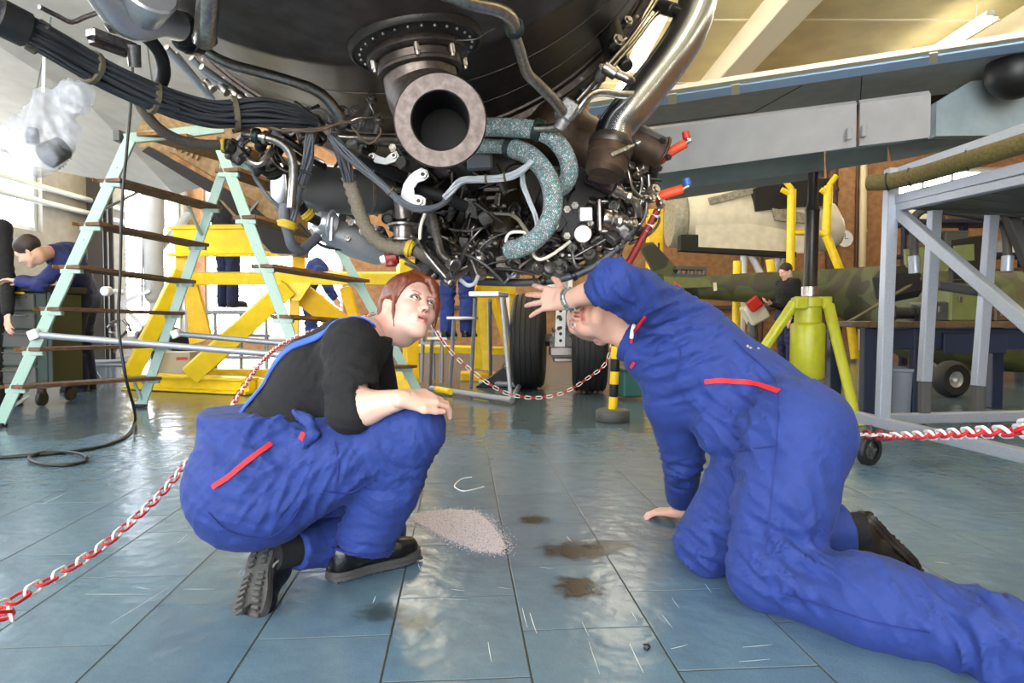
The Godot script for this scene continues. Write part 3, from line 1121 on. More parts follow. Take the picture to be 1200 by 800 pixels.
# a head: x to its own left, y to the crown, z out of the face; the origin lies between the eyes' centres
func add_head(g: Geo, xf: Transform3D, female: bool, skin: Color, neck_to: Vector3, mouth_open: float, brow: Color, cell := 0.003):
	var s := Sdf.new()
	var b := xf.basis.orthonormalized()
	var sc := xf.basis.get_scale().x
	var V := func(x, y, z): return xf * Vector3(x, y, z)
	var E := func(x, y, z, rx, ry, rz, k, sub = false, turn = Basis()): s.ell(xf * Vector3(x, y, z), Vector3(rx, ry, rz) * sc, k, b * turn, sub)
	var C := func(p, q, r0, r1, k, sub = false): s.cap(xf * p, xf * q, r0 * sc, r1 * sc, k, Vector3.ZERO, 1.0, sub)
	var jaw := 0.0 if female else 0.005
	E.call(0, 0.036, -0.018, 0.076, 0.086, 0.098, 0.02)
	E.call(0, -0.030, 0.024, 0.064 + jaw, 0.082, 0.064, 0.03)
	for q in [-1.0, 1.0]:
		C.call(Vector3(q * (0.060 + jaw), -0.055, -0.010), Vector3(q * 0.018, -0.104, 0.058), 0.017, 0.016, 0.03)
		E.call(q * 0.037, -0.035, 0.060, 0.027, 0.026, 0.024, 0.025)
	E.call(0, -0.106, 0.064, 0.020 + jaw, 0.017, 0.018, 0.022)
	C.call(Vector3(-0.040, 0.024, 0.066), Vector3(0.040, 0.024, 0.066), 0.017, 0.017, 0.02)
	for q in [-1.0, 1.0]:
		E.call(q * 0.031, 0.000, 0.094, 0.020, 0.0150, 0.022, 0.008, true)
	C.call(Vector3(0, 0.014, 0.080), Vector3(0, -0.030, 0.101), 0.0085, 0.0105, 0.012)
	E.call(0, -0.035, 0.103, 0.0125, 0.0105, 0.0115, 0.008)
	for q in [-1.0, 1.0]:
		E.call(q * 0.0125, -0.038, 0.093, 0.0085, 0.0078, 0.0115, 0.006)
	for q in [-1.0, 1.0]:
		E.call(q * 0.0062, -0.0455, 0.101, 0.0036, 0.0040, 0.0048, 0.003, true)
	E.call(0, -0.070, 0.078, 0.030, 0.020, 0.016, 0.014)
	var up := mouth_open * 0.5
	for q in [-1.0, 1.0]:
		C.call(Vector3(q * 0.024, -0.0695, 0.079), Vector3(q * 0.005, -0.0635 + up * 0.3, 0.0935), 0.0036, 0.0052, 0.005)
		C.call(Vector3(q * 0.024, -0.0700, 0.079), Vector3(q * 0.003, -0.0765 - up, 0.0920), 0.0036, 0.0062, 0.005)
	E.call(0, -0.0700 - up * 0.3, 0.092, 0.019, 0.0016 + up * 0.9, 0.012, 0.003, true)
	for q in [-1.0, 1.0]:                      # lids
		for e in [[0.0112, 0.0034], [-0.0098, 0.0026]]:
			C.call(Vector3(q * 0.0165, -0.001, 0.0785), Vector3(q * 0.026, e[0] * 0.85, 0.0875), 0.003, e[1], 0.005)
			C.call(Vector3(q * 0.026, e[0] * 0.85, 0.0875), Vector3(q * 0.037, e[0] * 0.8, 0.0860), e[1], e[1], 0.004)
			C.call(Vector3(q * 0.037, e[0] * 0.8, 0.0860), Vector3(q * 0.0465, 0.0, 0.0740), e[1], 0.003, 0.005)
	for q in [-1.0, 1.0]:                      # ears
		var t := Basis(Vector3.UP, -q * 0.42) * Basis(Vector3.RIGHT, -0.2)
		E.call(q * 0.081, -0.012, -0.016, 0.0075, 0.031, 0.019, 0.006, false, t)
		E.call(q * 0.0875, -0.010, -0.013, 0.0050, 0.018, 0.009, 0.005, true, t)
		E.call(q * 0.0790, -0.034, -0.010, 0.0065, 0.010, 0.009, 0.006)
	C.call(Vector3(0, -0.055, -0.030), xf.affine_inverse() * neck_to, 0.050 if female else 0.060, 0.054 if female else 0.066, 0.035)
	C.call(Vector3(0, -0.085, 0.030), Vector3(0, -0.10, -0.02), 0.030, 0.040, 0.03)
	var first := s.mesh(cell, g)
	var back := xf.affine_inverse()
	var lip := skin * Color(0.86, 0.50, 0.56)
	paint(g, first, func(w: Vector3) -> Color:
		var p := back * w
		var c := skin
		var ax := absf(p.x)
		var blush := 1.0 - clampf(Vector2(ax - 0.040, p.y + 0.038).length() / 0.030, 0, 1)
		if p.z > 0.03: c = c.lerp(skin * Color(1.0, 0.72, 0.70), 0.45 * blush)
		c = c.lerp(skin * Color(1.0, 0.66, 0.60), 0.6 * (1.0 - clampf((0.100 - ax) / 0.022, 0, 1)))
		if p.z > 0.095: c = c.lerp(skin * Color(1.0, 0.74, 0.70), 0.35)
		if p.z > 0.075 and ax < 0.026 and p.y < -0.059 and p.y > -0.086 - up:
			var m := clampf((0.0245 - ax) / 0.004, 0, 1) * clampf((-0.0592 - p.y) / 0.003, 0, 1) * clampf((p.y + 0.084 + up) / 0.003, 0, 1)
			c = c.lerp(lip, m)
			if absf(p.y + 0.070 + up * 0.3) < 0.0016 + up * 0.6 and ax < 0.02 and p.z < 0.092: c = lip * 0.35
		var bx := (ax - 0.012) / 0.038
		if bx > 0 and bx < 1 and p.z > 0.04:
			var by := 0.0185 + 0.008 * sin(bx * 2.3) - 0.003
			c = c.lerp(brow, 0.85 * clampf((0.0042 * (1.05 - 0.5 * bx) - absf(p.y - by)) / 0.0022, 0, 1))
		var lid := Vector2((ax - 0.031) / 0.018, (p.y) / 0.0105).length()
		if p.z > 0.066 and lid < 1.15: c = c.lerp(skin * (Color(0.50, 0.34, 0.33) if female else Color(0.75, 0.52, 0.50)), 0.7 * clampf((1.15 - lid) / 0.25, 0, 1))
		var lash := absf(Vector2((ax - 0.0315) / 0.0165, (p.y - 0.0005) / 0.0098).length() - 1.0)
		if p.z > 0.070 and p.y > -0.004 and lash < 0.34: c = c.lerp(Color(0.03, 0.018, 0.015), (1.0 if female else 0.4) * clampf(1.3 - 1.3 * lash / 0.34, 0, 1))
		if Vector2(ax - 0.0065, p.y + 0.0455).length() < 0.004 and p.z > 0.09: c = skin * Color(0.35, 0.2, 0.18)
		return c)

func eyes(parent: Node3D, xf: Transform3D, look: Vector3, iris: Color):
	for q in [-1.0, 1.0]:
		var g := Geo.new()
		var sc := xf.basis.get_scale().x
		g.ball(xf * Vector3(q * 0.031, 0.0005, 0.0748), 0.0128 * sc, 28)
		var dir := (xf.basis * look).normalized()
		for i in g.v.size():
			var d := g.n[i].dot(dir)
			g.c.append(Color(0.01, 0.01, 0.012) if d > 0.965 else (iris if d > 0.82 else Color(0.80, 0.78, 0.77)))
		part(parent, "eye", g, M.eye)


# ---------------------------------------------------------------- the engine
func bundle(parent: Node3D, called: String, a: Array, wpx, strands: int, m: Material, sub := 7, twist := 0.6, strand_px := 2.6) -> MeshInstance3D:
	# wpx: a width in pixels, or one for every point of the path
	var ctl := pts3(a)
	var p := curve(ctl, sub)
	var g := Geo.new()
	var n := p.size()
	var up := Vector3.UP
	var ups := PackedVector3Array()
	var dirs := PackedVector3Array()
	for k in n:
		var d := (p[mini(k + 1, n - 1)] - p[maxi(k - 1, 0)]).normalized()
		up = Geo.frame(d, Vector3.UP).x if k == 0 else (up - d * up.dot(d)).normalized()
		ups.append(up)
		dirs.append(d)
	var rng := RandomNumberGenerator.new()
	rng.seed = strands * 31 + int(a[0])
	for s in strands:
		var an := s * 2.39996
		var rr := sqrt((s + 0.5) / strands)
		var q := PackedVector3Array()
		var r := PackedFloat32Array()
		for k in n:
			var dep := -(cam_basis.inverse() * (p[k] - EYE)).z
			var f := float(k) / (n - 1) * (ctl.size() - 1)
			var w: float
			if wpx is Array:
				var i0 := mini(int(f), ctl.size() - 1)
				w = lerpf(wpx[i0], wpx[mini(i0 + 1, ctl.size() - 1)], f - i0)
			else:
				w = wpx
			var aa := an + twist * sin(k * 0.25 + s)
			var off := (w * 0.5 - strand_px * 0.5) / FPX * dep * rr
			q.append(p[k] + (ups[k] * cos(aa) + dirs[k].cross(ups[k]) * sin(aa)) * off)
			r.append(strand_px * 0.5 / FPX * dep)
		g.tube(q, r, 6)
	return part(parent, called, g, m)

func band(parent: Node3D, called: String, at: Vector3, dir: Vector3, r: float, len: float, m: Material) -> MeshInstance3D:
	var g := Geo.new()
	var d := dir.normalized() * len * 0.5
	g.ring(at - d, at + d, r, r * 0.8, 18, minf(len, r) * 0.15)
	return part(parent, called, g, m)

func hexnut(g: Geo, a: Vector3, dir: Vector3, r: float, h: float):
	var d := dir.normalized()
	g.cyl(a, a + d * h, r, r, 6)
	g.cyl(a + d * h, a + d * h * 1.35, r * 0.62, r * 0.55, 10)

func tie(parent: Node3D, a: Array, wpx: float, m: Material):      # a tie round a bundle: [x, y, d, x2, y2, d2] gives the place and the run
	var p := pts3(a)
	band(parent, "cable_tie", p[0], p[1] - p[0], wpx * 0.5 / FPX * a[2], 0.007, m)

func px(w: float, d: float) -> float:
	return w / FPX * d

func build_engine():
	var o := thing("aircraft_engine", P(520, 330, 2.6), "large aircraft engine with dark belly and open pipework hanging above the two mechanics", "engine")
	var g := Geo.new()
	# the barrel of the casing: its axis runs along the hall, its rim is a bolted flange
	var C := P(470, -170, 2.6)
	var back := Vector3(0, 0, -1)
	var xf := Transform3D(Basis(Vector3.RIGHT, Vector3(0, 0, 1), Vector3(0, -1, 0)), C)     # lathe height runs towards the viewer
	var R := 1.06
	g.lathe([Vector2(R, 0.0), Vector2(R, 0.72), Vector2(R + 0.004, 0.73), Vector2(R + 0.004, 0.77), Vector2(R, 0.78), Vector2(R - 0.01, 1.35), Vector2(R - 0.10, 1.75), Vector2(R - 0.35, 2.0), Vector2(0, 2.05)], xf, 96)
	part(o, "casing", g, M.casing)
	g = Geo.new()
	g.lathe([Vector2(R - 0.02, -0.05), Vector2(R + 0.034, -0.05), Vector2(R + 0.040, -0.045), Vector2(R + 0.040, -0.012), Vector2(R + 0.036, -0.006), Vector2(R + 0.014, 0.0), Vector2(R + 0.008, 0.03), Vector2(R - 0.01, 0.035)], xf, 96)
	var rim := part(o, "casing_flange", g, M.flange)
	for k in 64:
		var an := TAU * k / 64.0
		var u := Vector3(cos(an), sin(an), 0)
		if u.y > 0.2: continue
		g = Geo.new()
		hexnut(g, C + u * (R + 0.026) + Vector3(0, 0, -0.012), Vector3(0, 0, 1), 0.0085, 0.010)
		part(rim, "bolt", g, M.steel_dark)
	g = Geo.new()
	g.lathe([Vector2(0, -1.2), Vector2(R - 0.1, -1.2), Vector2(R - 0.02, -1.0), Vector2(R + 0.005, -0.3), Vector2(R + 0.0, -0.04)], xf, 72)
	g.lathe([Vector2(R + 0.005, -0.42), Vector2(R + 0.03, -0.42), Vector2(R + 0.03, -0.38), Vector2(R + 0.005, -0.37)], xf, 72)
	part(o, "rear_casing", g, M.casing_far)
	# seams of panels on the barrel
	for z in [0.25, 0.5]:
		g = Geo.new()
		g.lathe([Vector2(R - 0.002, z - 0.004), Vector2(R + 0.0015, z - 0.003), Vector2(R + 0.0015, z + 0.003), Vector2(R - 0.002, z + 0.004)], xf, 96)
		part(o, "casing_seam", g, M.casing)

	# ---- the bleed nozzle
	var base := P(487, 52, 1.80)
	var rad := Vector3(base.x - C.x, base.y - C.y, 0).normalized()
	base = C + rad * R + Vector3(0, 0, base.z - C.z)
	var f := Transform3D(Geo.frame(rad, Vector3.BACK), base)
	g = Geo.new()
	g.lathe([Vector2(0.1, -0.01), Vector2(0.176, -0.01), Vector2(0.174, 0.004), Vector2(0.168, 0.010), Vector2(0.160, 0.006), Vector2(0.135, 0.012), Vector2(0.125, 0.020), Vector2(0.1, 0.022)], f, 56)
	var np := part(o, "nozzle_base", g, M.cast_dark)
	for k in 28:
		g = Geo.new()
		var an := TAU * k / 28.0
		g.ball(f * Vector3(0.148 * cos(an), 0.011, 0.148 * sin(an)), 0.0042, 8)
		part(np, "rivet", g, M.steel)
	g = Geo.new()
	g.lathe([Vector2(0.09, 0.018), Vector2(0.128, 0.018), Vector2(0.133, 0.024), Vector2(0.133, 0.036), Vector2(0.126, 0.042), Vector2(0.112, 0.044), Vector2(0.108, 0.060), Vector2(0.112, 0.064), Vector2(0.112, 0.072), Vector2(0.1, 0.076)], f, 48)
	np = part(o, "clamp_ring", g, M.flange)
	for an in [0.2, 1.35, 2.5, 3.6, 4.8, 5.6]:
		g = Geo.new()
		hexnut(g, f * Vector3(0.122 * cos(an), 0.040, 0.122 * sin(an)), f.basis.y, 0.0085, 0.022)
		part(np, "bolt", g, M.steel)
	var face := P(516, 141, 1.60)
	var fdir := (EYE - face).normalized() + Vector3(-0.05, 0.16, 0.05)
	fdir = fdir.normalized()
	var path := curve(PackedVector3Array([base + rad * 0.05, base + rad * 0.13, face - fdir * 0.11 + rad * -0.012, face - fdir * 0.04, face - fdir * 0.016]), 8)
	var rr := PackedFloat32Array()
	for k in path.size():
		rr.append(lerpf(0.098, 0.092, float(k) / path.size()))
	g = Geo.new()
	g.tube(path, rr, 40, false)
	part(o, "nozzle_elbow", g, M.nozzle)
	g = Geo.new()
	var ff := Transform3D(Geo.frame(fdir), face - fdir * 0.020)
	g.lathe([Vector2(0.088, 0), Vector2(0.106, 0), Vector2(0.109, 0.003), Vector2(0.109, 0.017), Vector2(0.106, 0.020), Vector2(0.070, 0.020), Vector2(0.067, 0.017)], ff, 56)
	part(o, "nozzle_flange", g, M.flange)
	g = Geo.new()
	g.lathe([Vector2(0, -0.16), Vector2(0.060, -0.16), Vector2(0.067, 0.0175)].map(func(q): return q), Transform3D(ff.basis * Basis(Vector3.RIGHT, 0), ff.origin), 40)
	for k in range(0, g.i.size(), 3):            # seen from inside
		var t := g.i[k]
		g.i[k] = g.i[k + 1]
		g.i[k + 1] = t
	for k in g.n.size():
		g.n[k] = -g.n[k]
	part(o, "nozzle_bore", g, M.bore)
	# locking wire from the clamp to the pipe joint
	hose(o, "locking_wire", [535, 47, 1.66, 546, 47, 1.64, 560, 45, 1.62, 572, 37, 1.58, 580, 33, 1.56], 1.6, M.steel, 5, 6)

	# ---- rigid pipes round the nozzle
	hose(o, "pipe", [520, -8, 1.36, 552, 4, 1.40, 580, 10, 1.44, 597, 20, 1.50, 603, 36, 1.58], 17, M.steel, 8, 16)
	hose(o, "pipe", [603, 40, 1.60, 610, 62, 1.70, 618, 86, 1.81, 630, 98, 1.88, 646, 114, 1.98, 659, 130, 2.06], 13, M.steel, 8, 14)
	var q0 := P(603, 33, 1.57)
	band(o, "union_nut", q0, P(606, 46, 1.62) - q0, px(11, 1.6), px(14, 1.6), M.teal_dark)
	g = Geo.new()
	g.box(P(664, 130, 2.09), Vector3(0.055, 0.062, 0.05), Basis(Vector3.BACK, -0.6), 0.006)
	g.cyl(P(655, 152, 2.1), P(664, 136, 2.09), 0.02, 0.022, 14)
	part(o, "pipe_junction", g, M.cast)
	hose(o, "pipe", [628, 150, 2.16, 648, 149, 2.13, 664, 143, 2.11, 676, 130, 2.10, 690, 113, 2.10, 706, 108, 2.12, 728, 111, 2.14, 744, 110, 2.17, 746, 103, 2.18], 9.5, M.steel, 8, 12)
	hose(o, "pipe", [746, 104, 2.18, 738, 94, 2.2, 722, 86, 2.2], 11, M.steel_dark, 6, 12)
	g = Geo.new()
	g.cyl(P(722, 88, 2.2), P(707, 78, 2.2), 0.020, 0.020, 8, 0.003)
	g.cyl(P(707, 78, 2.2), P(702, 92, 2.24), 0.017, 0.022, 12, 0.002)
	part(o, "pipe_fitting", g, M.steel_dark)
	hose(o, "fuel_line", [676, 118, 2.25, 694, 98, 2.25, 714, 74, 2.27, 740, 44, 2.3, 766, 6, 2.35, 772, -8, 2.36], 5, M.steel, 6, 8)
	hose(o, "fuel_line", [680, 122, 2.25, 700, 99, 2.25, 720, 76, 2.27, 746, 46, 2.3, 764, 22, 2.33, 776, 12, 2.36, 786, 10, 2.38], 5, M.steel, 6, 8)
	for q in [[683, 106], [693, 101], [712, 80], [700, 92]]:
		band(o, "pipe_clip", P(q[0], q[1], 2.255), P(10, -12, 0) - P(0, 0, 0) + Vector3(0.6, 0.75, 0), 0.012, 0.012, M.rubber)
	# side pod with its cable glands on the rim's right
	g = Geo.new()
	g.cyl(P(712, 30, 2.45), P(722, 62, 2.4), 0.045, 0.04, 18, 0.005)
	g.cyl(P(722, 60, 2.38), P(735, 78, 2.3), 0.028, 0.022, 16, 0.004)
	part(o, "cable_gland", g, M.cast_dark)
	g = Geo.new()
	hexnut(g, P(733, 28, 2.32), Vector3(0.4, 0.3, 0.8), 0.018, 0.02)
	part(o, "connector", g, M.steel)
	g = Geo.new()
	hexnut(g, P(718, 52, 2.32), Vector3(0.5, 0.2, 0.8), 0.022, 0.03)
	g.cyl(P(716, 58, 2.32), P(734, 46, 2.33), 0.012, 0.012, 10)
	part(o, "connector", g, M.steel)
	g = Geo.new()
	g.cyl(P(770, 6, 2.38), P(790, 12, 2.32), 0.024, 0.024, 12, 0.003)
	g.cyl(P(790, 12, 2.32), P(800, 15, 2.30), 0.014, 0.010, 10)
	part(o, "connector", g, M.cast_dark)

	# ---- the big polished duct on the right and what it is clamped to
	hose(o, "air_duct", [822, -40, 2.42, 818, 0, 2.38, 808, 32, 2.33, 788, 66, 2.28, 762, 100, 2.24, 736, 132, 2.2, 721, 152, 2.19, 716, 172, 2.18], 45, M.big_pipe, 10, 36)
	var cl := P(716, 171, 2.18)
	var cd := (P(720, 152, 2.19) - P(714, 178, 2.17)).normalized()
	g = Geo.new()
	g.lathe([Vector2(0.058, -0.02), Vector2(0.068, -0.018), Vector2(0.073, -0.006), Vector2(0.073, 0.006), Vector2(0.068, 0.018), Vector2(0.058, 0.02)], Transform3D(Geo.frame(cd), cl), 40)
	var cr := part(o, "duct_clamp", g, M.flange)
	g = Geo.new()
	g.bar(P(716, 182, 2.1), P(739, 172, 2.12), 0.016, 0.016, Vector3.BACK, 0.003)
	g.cyl(P(736, 174, 2.1), P(750, 167, 2.13), 0.006, 0.006, 8)
	hexnut(g, P(745, 169, 2.115), Vector3(1, 0.5, 0), 0.011, 0.012)
	part(cr, "clamp_bolt", g, M.steel)
	g = Geo.new()
	g.lathe([Vector2(0, -0.115), Vector2(0.05, -0.11), Vector2(0.064, -0.095), Vector2(0.064, -0.05), Vector2(0.069, -0.045), Vector2(0.069, -0.02), Vector2(0.055, -0.018)], Transform3D(Geo.frame(cd), cl), 32)
	part(o, "duct_stub", g, M.casing_far)
	g = Geo.new()
	g.cyl(P(734, 160, 2.40), P(776, 182, 2.42), 0.062, 0.060, 28, 0.006)
	g.torus(P(774, 181, 2.42), Geo.frame(P(776, 182, 2.42) - P(734, 160, 2.40)), 0.062, 0.062, 0.006, 32, 8)
	part(o, "actuator_drum", g, M.casing_far)
	g = Geo.new()
	g.bar(P(737, 145, 2.35), P(781, 165, 2.36), 0.012, 0.02, Vector3.UP, 0.002)
	for q in [[775, 165], [781, 185], [770, 198]]:
		hexnut(g, P(q[0], q[1], 2.34), Vector3(0.6, 0.1, 0.8), 0.011, 0.014)
	part(o, "drum_bracket", g, M.cast_dark)
	hose(o, "pipe", [742, 148, 2.32, 752, 146, 2.3, 754, 136, 2.3, 748, 130, 2.3], 4, M.steel, 6, 8)

	# ---- braided hoses
	hose(o, "braided_hose", [548, 150, 2.30, 575, 149, 2.26, 604, 150, 2.22, 628, 152, 2.2], 22, M.braid, 9, 18)
	hose(o, "braided_hose", [632, 153, 2.2, 650, 164, 2.19, 664, 184, 2.2, 667, 204, 2.22, 660, 218, 2.26, 650, 222, 2.32], 21, M.braid, 9, 18)
	hose(o, "braided_hose", [545, 172, 2.38, 570, 171, 2.34, 594, 172, 2.30], 17, M.braid, 9, 18)
	hose(o, "braided_hose", [602, 174, 2.26, 622, 183, 2.22, 640, 204, 2.19, 648, 232, 2.18, 644, 258, 2.20, 630, 278, 2.24, 610, 290, 2.29, 598, 293, 2.33], 23, M.braid, 9, 18)
	var h0 := P(630, 152, 2.2)
	band(o, "hose_collar", h0, P(640, 156, 2.2) - h0, px(13, 2.2), px(13, 2.2), M.teal_dark)
	h0 = P(598, 173, 2.28)
	band(o, "hose_collar", h0, P(606, 175, 2.27) - h0, px(11.5, 2.28), px(13, 2.28), M.teal_dark)
	g = Geo.new()
	g.box(P(562, 188, 2.38), Vector3(0.09, 0.07, 0.02), Basis(Vector3.BACK, 0.05), 0.008)
	part(o, "mounting_plate", g, M.plate_grey)

	# ---- loom of black cables from the upper left
	bundle(o, "cable_loom", [-14, 12, 1.32, 40, 40, 1.4, 82, 64, 1.5, 128, 90, 1.6, 176, 112, 1.7, 200, 121, 1.76], [36, 37, 37, 36, 35, 34], 36, M.wire_dark, 6, 0.1, 5.6)
	bundle(o, "cable_loom", [194, 119, 1.75, 224, 129, 1.82, 252, 134, 1.88, 278, 133, 1.93, 310, 132, 1.98, 342, 137, 2.05, 368, 143, 2.12], [34, 36, 37, 36, 38, 32, 18], 36, M.wire_dark, 7, 0.1, 4.2)
	for q in [[14, 27, 1.36, 30, 35, 1.38, 42, 0.06, "rubber"], [44, 43, 1.42, 54, 49, 1.43, 41, 0.025, "strap"], [107, 79, 1.56, 117, 84, 1.58, 40, 0.016, "strap"], [180, 114, 1.715, 190, 117, 1.73, 38, 0.016, "strap"], [276, 133, 1.93, 286, 133, 1.94, 40, 0.017, "strap"]]:
		var s0 := P(q[0], q[1], q[2])
		band(o, "loom_strap", s0, P(q[3], q[4], q[5]) - s0, px(q[6] * 0.5, q[2]), q[7], M[q[8]])
	bundle(o, "twisted_cable", [272, 154, 1.95, 300, 148, 1.98, 330, 152, 2.0, 360, 153, 2.02, 385, 149, 2.05, 410, 143, 2.08, 424, 140, 2.1], 7, 3, M.wire_brown, 8, 2.6, 3.4)

	# ---- pipes and joints in the upper left
	hose(o, "pipe", [228, 50, 1.82, 246, 64, 1.84, 272, 76, 1.88, 305, 85, 1.93, 340, 95, 1.98, 366, 104, 2.02, 384, 117, 2.06, 398, 136, 2.1, 404, 146, 2.12], 12.5, M.steel, 8, 16)
	hose(o, "pipe", [246, -20, 1.45, 243, 10, 1.5, 241, 32, 1.56, 239, 46, 1.62], 25, M.steel, 6, 24)
	band(o, "union_nut", P(240, 46, 1.62), Vector3(-0.1, 1, 0), px(14, 1.62), px(9, 1.62), M.steel_dark)
	g = Geo.new()
	g.ball(P(218, 42, 1.78), 0.042, 20)
	g.cyl(P(216, 46, 1.77), P(212, 20, 1.72), 0.034, 0.03, 20, 0.004)
	g.cyl(P(222, 48, 1.78), P(236, 56, 1.82), 0.034, 0.024, 18, 0.004)
	part(o, "ball_joint", g, M.cast_black)
	hose(o, "air_duct", [108, -22, 1.42, 128, 6, 1.48, 142, 22, 1.52, 162, 30, 1.56, 186, 26, 1.6, 208, 30, 1.66], 34, M.alu, 8, 28)
	band(o, "duct_clamp", P(141, 22, 1.52), Vector3(0.6, -0.7, -0.2), px(20, 1.52), 0.02, M.steel)
	g = Geo.new()
	g.cyl(P(176, -12, 1.5), P(164, 18, 1.55), 0.06, 0.045, 24, 0.005)
	g.cyl(P(164, 16, 1.55), P(156, 36, 1.57), 0.04, 0.034, 20, 0.004)
	part(o, "valve_body", g, M.alu)
	g = Geo.new()
	g.bar(P(104, 38, 1.5), P(158, 58, 1.6), 0.03, 0.022, Vector3.UP, 0.004)
	g.bar(P(106, 48, 1.52), P(150, 64, 1.6), 0.02, 0.014, Vector3.UP, 0.003)
	g.cyl(P(156, 52, 1.58), P(158, 78, 1.6), 0.016, 0.014, 10)
	part(o, "valve_linkage", g, M.steel_dark)
	hose(o, "pipe", [46, 8, 1.4, 66, 18, 1.44, 84, 26, 1.48, 100, 20, 1.5, 118, 14, 1.52], 6, M.steel_dark, 6, 8)
	hose(o, "rubber_hose", [148, 30, 1.62, 172, 44, 1.66, 188, 64, 1.7, 192, 86, 1.74, 186, 104, 1.78], 15, M.rubber, 8, 14)
	hose(o, "rubber_hose", [160, 116, 1.72, 170, 132, 1.74, 186, 150, 1.78, 208, 163, 1.84, 236, 169, 1.9, 262, 170, 1.96], 12, M.hose_grey, 8, 14)
	for q in [[194, 56, 1.95, 244, 110, 2.1, 10.0], [224, 68, 2.0, 262, 106, 2.1, 8.0], [236, 78, 2.0, 284, 112, 2.15, 8.0], [206, 62, 1.98, 250, 116, 2.12, 6.0]]:
		g = Geo.new()
		g.cyl(P(q[0], q[1], q[2]), P(q[3], q[4], q[5]), px(q[6] * 0.5, q[2]), px(q[6] * 0.5, q[2]), 10)
		part(o, "control_rod", g, M.alu)
	for q in [[246, 100], [262, 104], [275, 108], [284, 116]]:
		g = Geo.new()
		g.cyl(P(q[0] - 5, q[1] - 5, 2.08), P(q[0] + 5, q[1] + 5, 2.08), 0.013, 0.016, 8, 0.002)
		part(o, "rod_end", g, M.steel)

	# ---- left cluster: flange block, pipes, canister
	g = Geo.new()
	g.box(P(276, 178, 2.0), Vector3(0.05, 0.06, 0.05), Basis(Vector3.BACK, 0.7), 0.005)
	g.cyl(P(262, 170, 1.96), P(272, 174, 1.98), 0.022, 0.022, 14, 0.003)
	for q in [[268, 184], [284, 170], [280, 188], [270, 168]]:
		hexnut(g, P(q[0], q[1], 1.965), Vector3(0, 0, 1), 0.008, 0.012)
	part(o, "flange_block", g, M.cast_dark)
	band(o, "hose_end", P(262, 170, 1.955), Vector3(1, -0.1, -0.1), px(8, 1.95), 0.012, M.yellow_rubber)
	hose(o, "pipe", [284, 156, 2.0, 306, 160, 2.0, 328, 167, 2.02, 341, 182, 2.04, 344, 204, 2.06, 342, 232, 2.08, 341, 244, 2.08], 10, M.steel, 8, 14)
	band(o, "union_nut", P(300, 159, 2.0), Vector3(1, -0.2, 0), px(9, 2.0), 0.02, M.teal_dark)
	band(o, "union_nut", P(311, 161, 2.0), Vector3(1, -0.25, 0), px(8, 2.0), 0.012, M.steel)
	hose(o, "pipe", [286, 176, 2.02, 292, 188, 2.02, 304, 192, 2.02, 313, 184, 2.03, 319, 176, 2.05], 8, M.steel, 8, 12)
	hose(o, "pipe", [286, 188, 2.08, 296, 198, 2.08, 300, 210, 2.1, 316, 232, 2.12, 328, 243, 2.14], 5, M.wire_grey, 8, 8)
	hose(o, "pipe", [330, 160, 2.12, 348, 172, 2.14, 366, 186, 2.18, 380, 196, 2.22], 9, M.cast_black, 6, 12)
	hose(o, "pipe", [300, 192, 2.06, 312, 204, 2.1, 326, 202, 2.12, 336, 196, 2.14], 6, M.cast_black, 6, 10)
	g = Geo.new()
	g.cyl(P(298, 202, 2.1), P(306, 194, 2.08), 0.018, 0.018, 12, 0.003)
	g.cyl(P(316, 192, 2.16), P(322, 204, 2.2), 0.028, 0.03, 14, 0.004)
	g.box(P(320, 188, 2.15), Vector3(0.04, 0.03, 0.03), Basis(Vector3.BACK, 0.5), 0.004)
	part(o, "solenoid_valve", g, M.cast_dark)
	var ca := P(324, 219, 2.36)
	var cb := P(462, 228, 2.62)
	var cf := Transform3D(Geo.frame(cb - ca), ca)
	var cll := (cb - ca).length()
	g = Geo.new()
	g.lathe([Vector2(0, 0.006), Vector2(0.070, 0.0), Vector2(0.080, 0.004), Vector2(0.083, 0.012), Vector2(0.083, cll * 0.72), Vector2(0.078, cll * 0.86), Vector2(0.058, cll * 0.97), Vector2(0, cll)], cf, 48)
	var can := part(o, "starter_canister", g, M.canister)
	for z in [0.03, 0.10, 0.74]:
		g = Geo.new()
		g.lathe([Vector2(0.080, z * cll - 0.008), Vector2(0.0855, z * cll - 0.006), Vector2(0.0855, z * cll + 0.006), Vector2(0.080, z * cll + 0.008)], cf, 48)
		part(can, "band", g, M.steel)
	# wires running down beside the canister
	bundle(o, "cable_bundle", [366, 150, 2.05, 363, 166, 2.07, 361, 184, 2.1, 356, 206, 2.12, 348, 230, 2.14, 342, 254, 2.16, 339, 264, 2.16], [12, 14, 16, 15, 14, 13, 12], 16, M.wire_grey, 7, 0.3, 3.4)
	bundle(o, "cable_bundle", [388, 158, 2.12, 398, 174, 2.14, 404, 192, 2.16, 409, 212, 2.18], [12, 18, 18, 13], 16, M.wire_dark, 7, 0.3, 3.4)
	bundle(o, "cable_bundle", [386, 158, 2.10, 404, 178, 2.12, 426, 198, 2.14, 448, 216, 2.15, 470, 236, 2.16, 490, 245, 2.17, 510, 243, 2.18, 524, 234, 2.19, 530, 222, 2.2], [10, 13, 12, 10, 10, 10, 9, 8, 8], 14, M.wire_grey, 7, 0.4, 2.8)
	bundle(o, "cable_bundle", [520, 232, 2.18, 530, 222, 2.18, 540, 213, 2.18, 556, 210, 2.18, 580, 209, 2.17, 600, 206, 2.16, 614, 198, 2.15, 623, 188, 2.15], [8, 9, 10, 10, 10, 10, 9, 8], 12, M.wire_pale, 7, 0.5, 2.8)
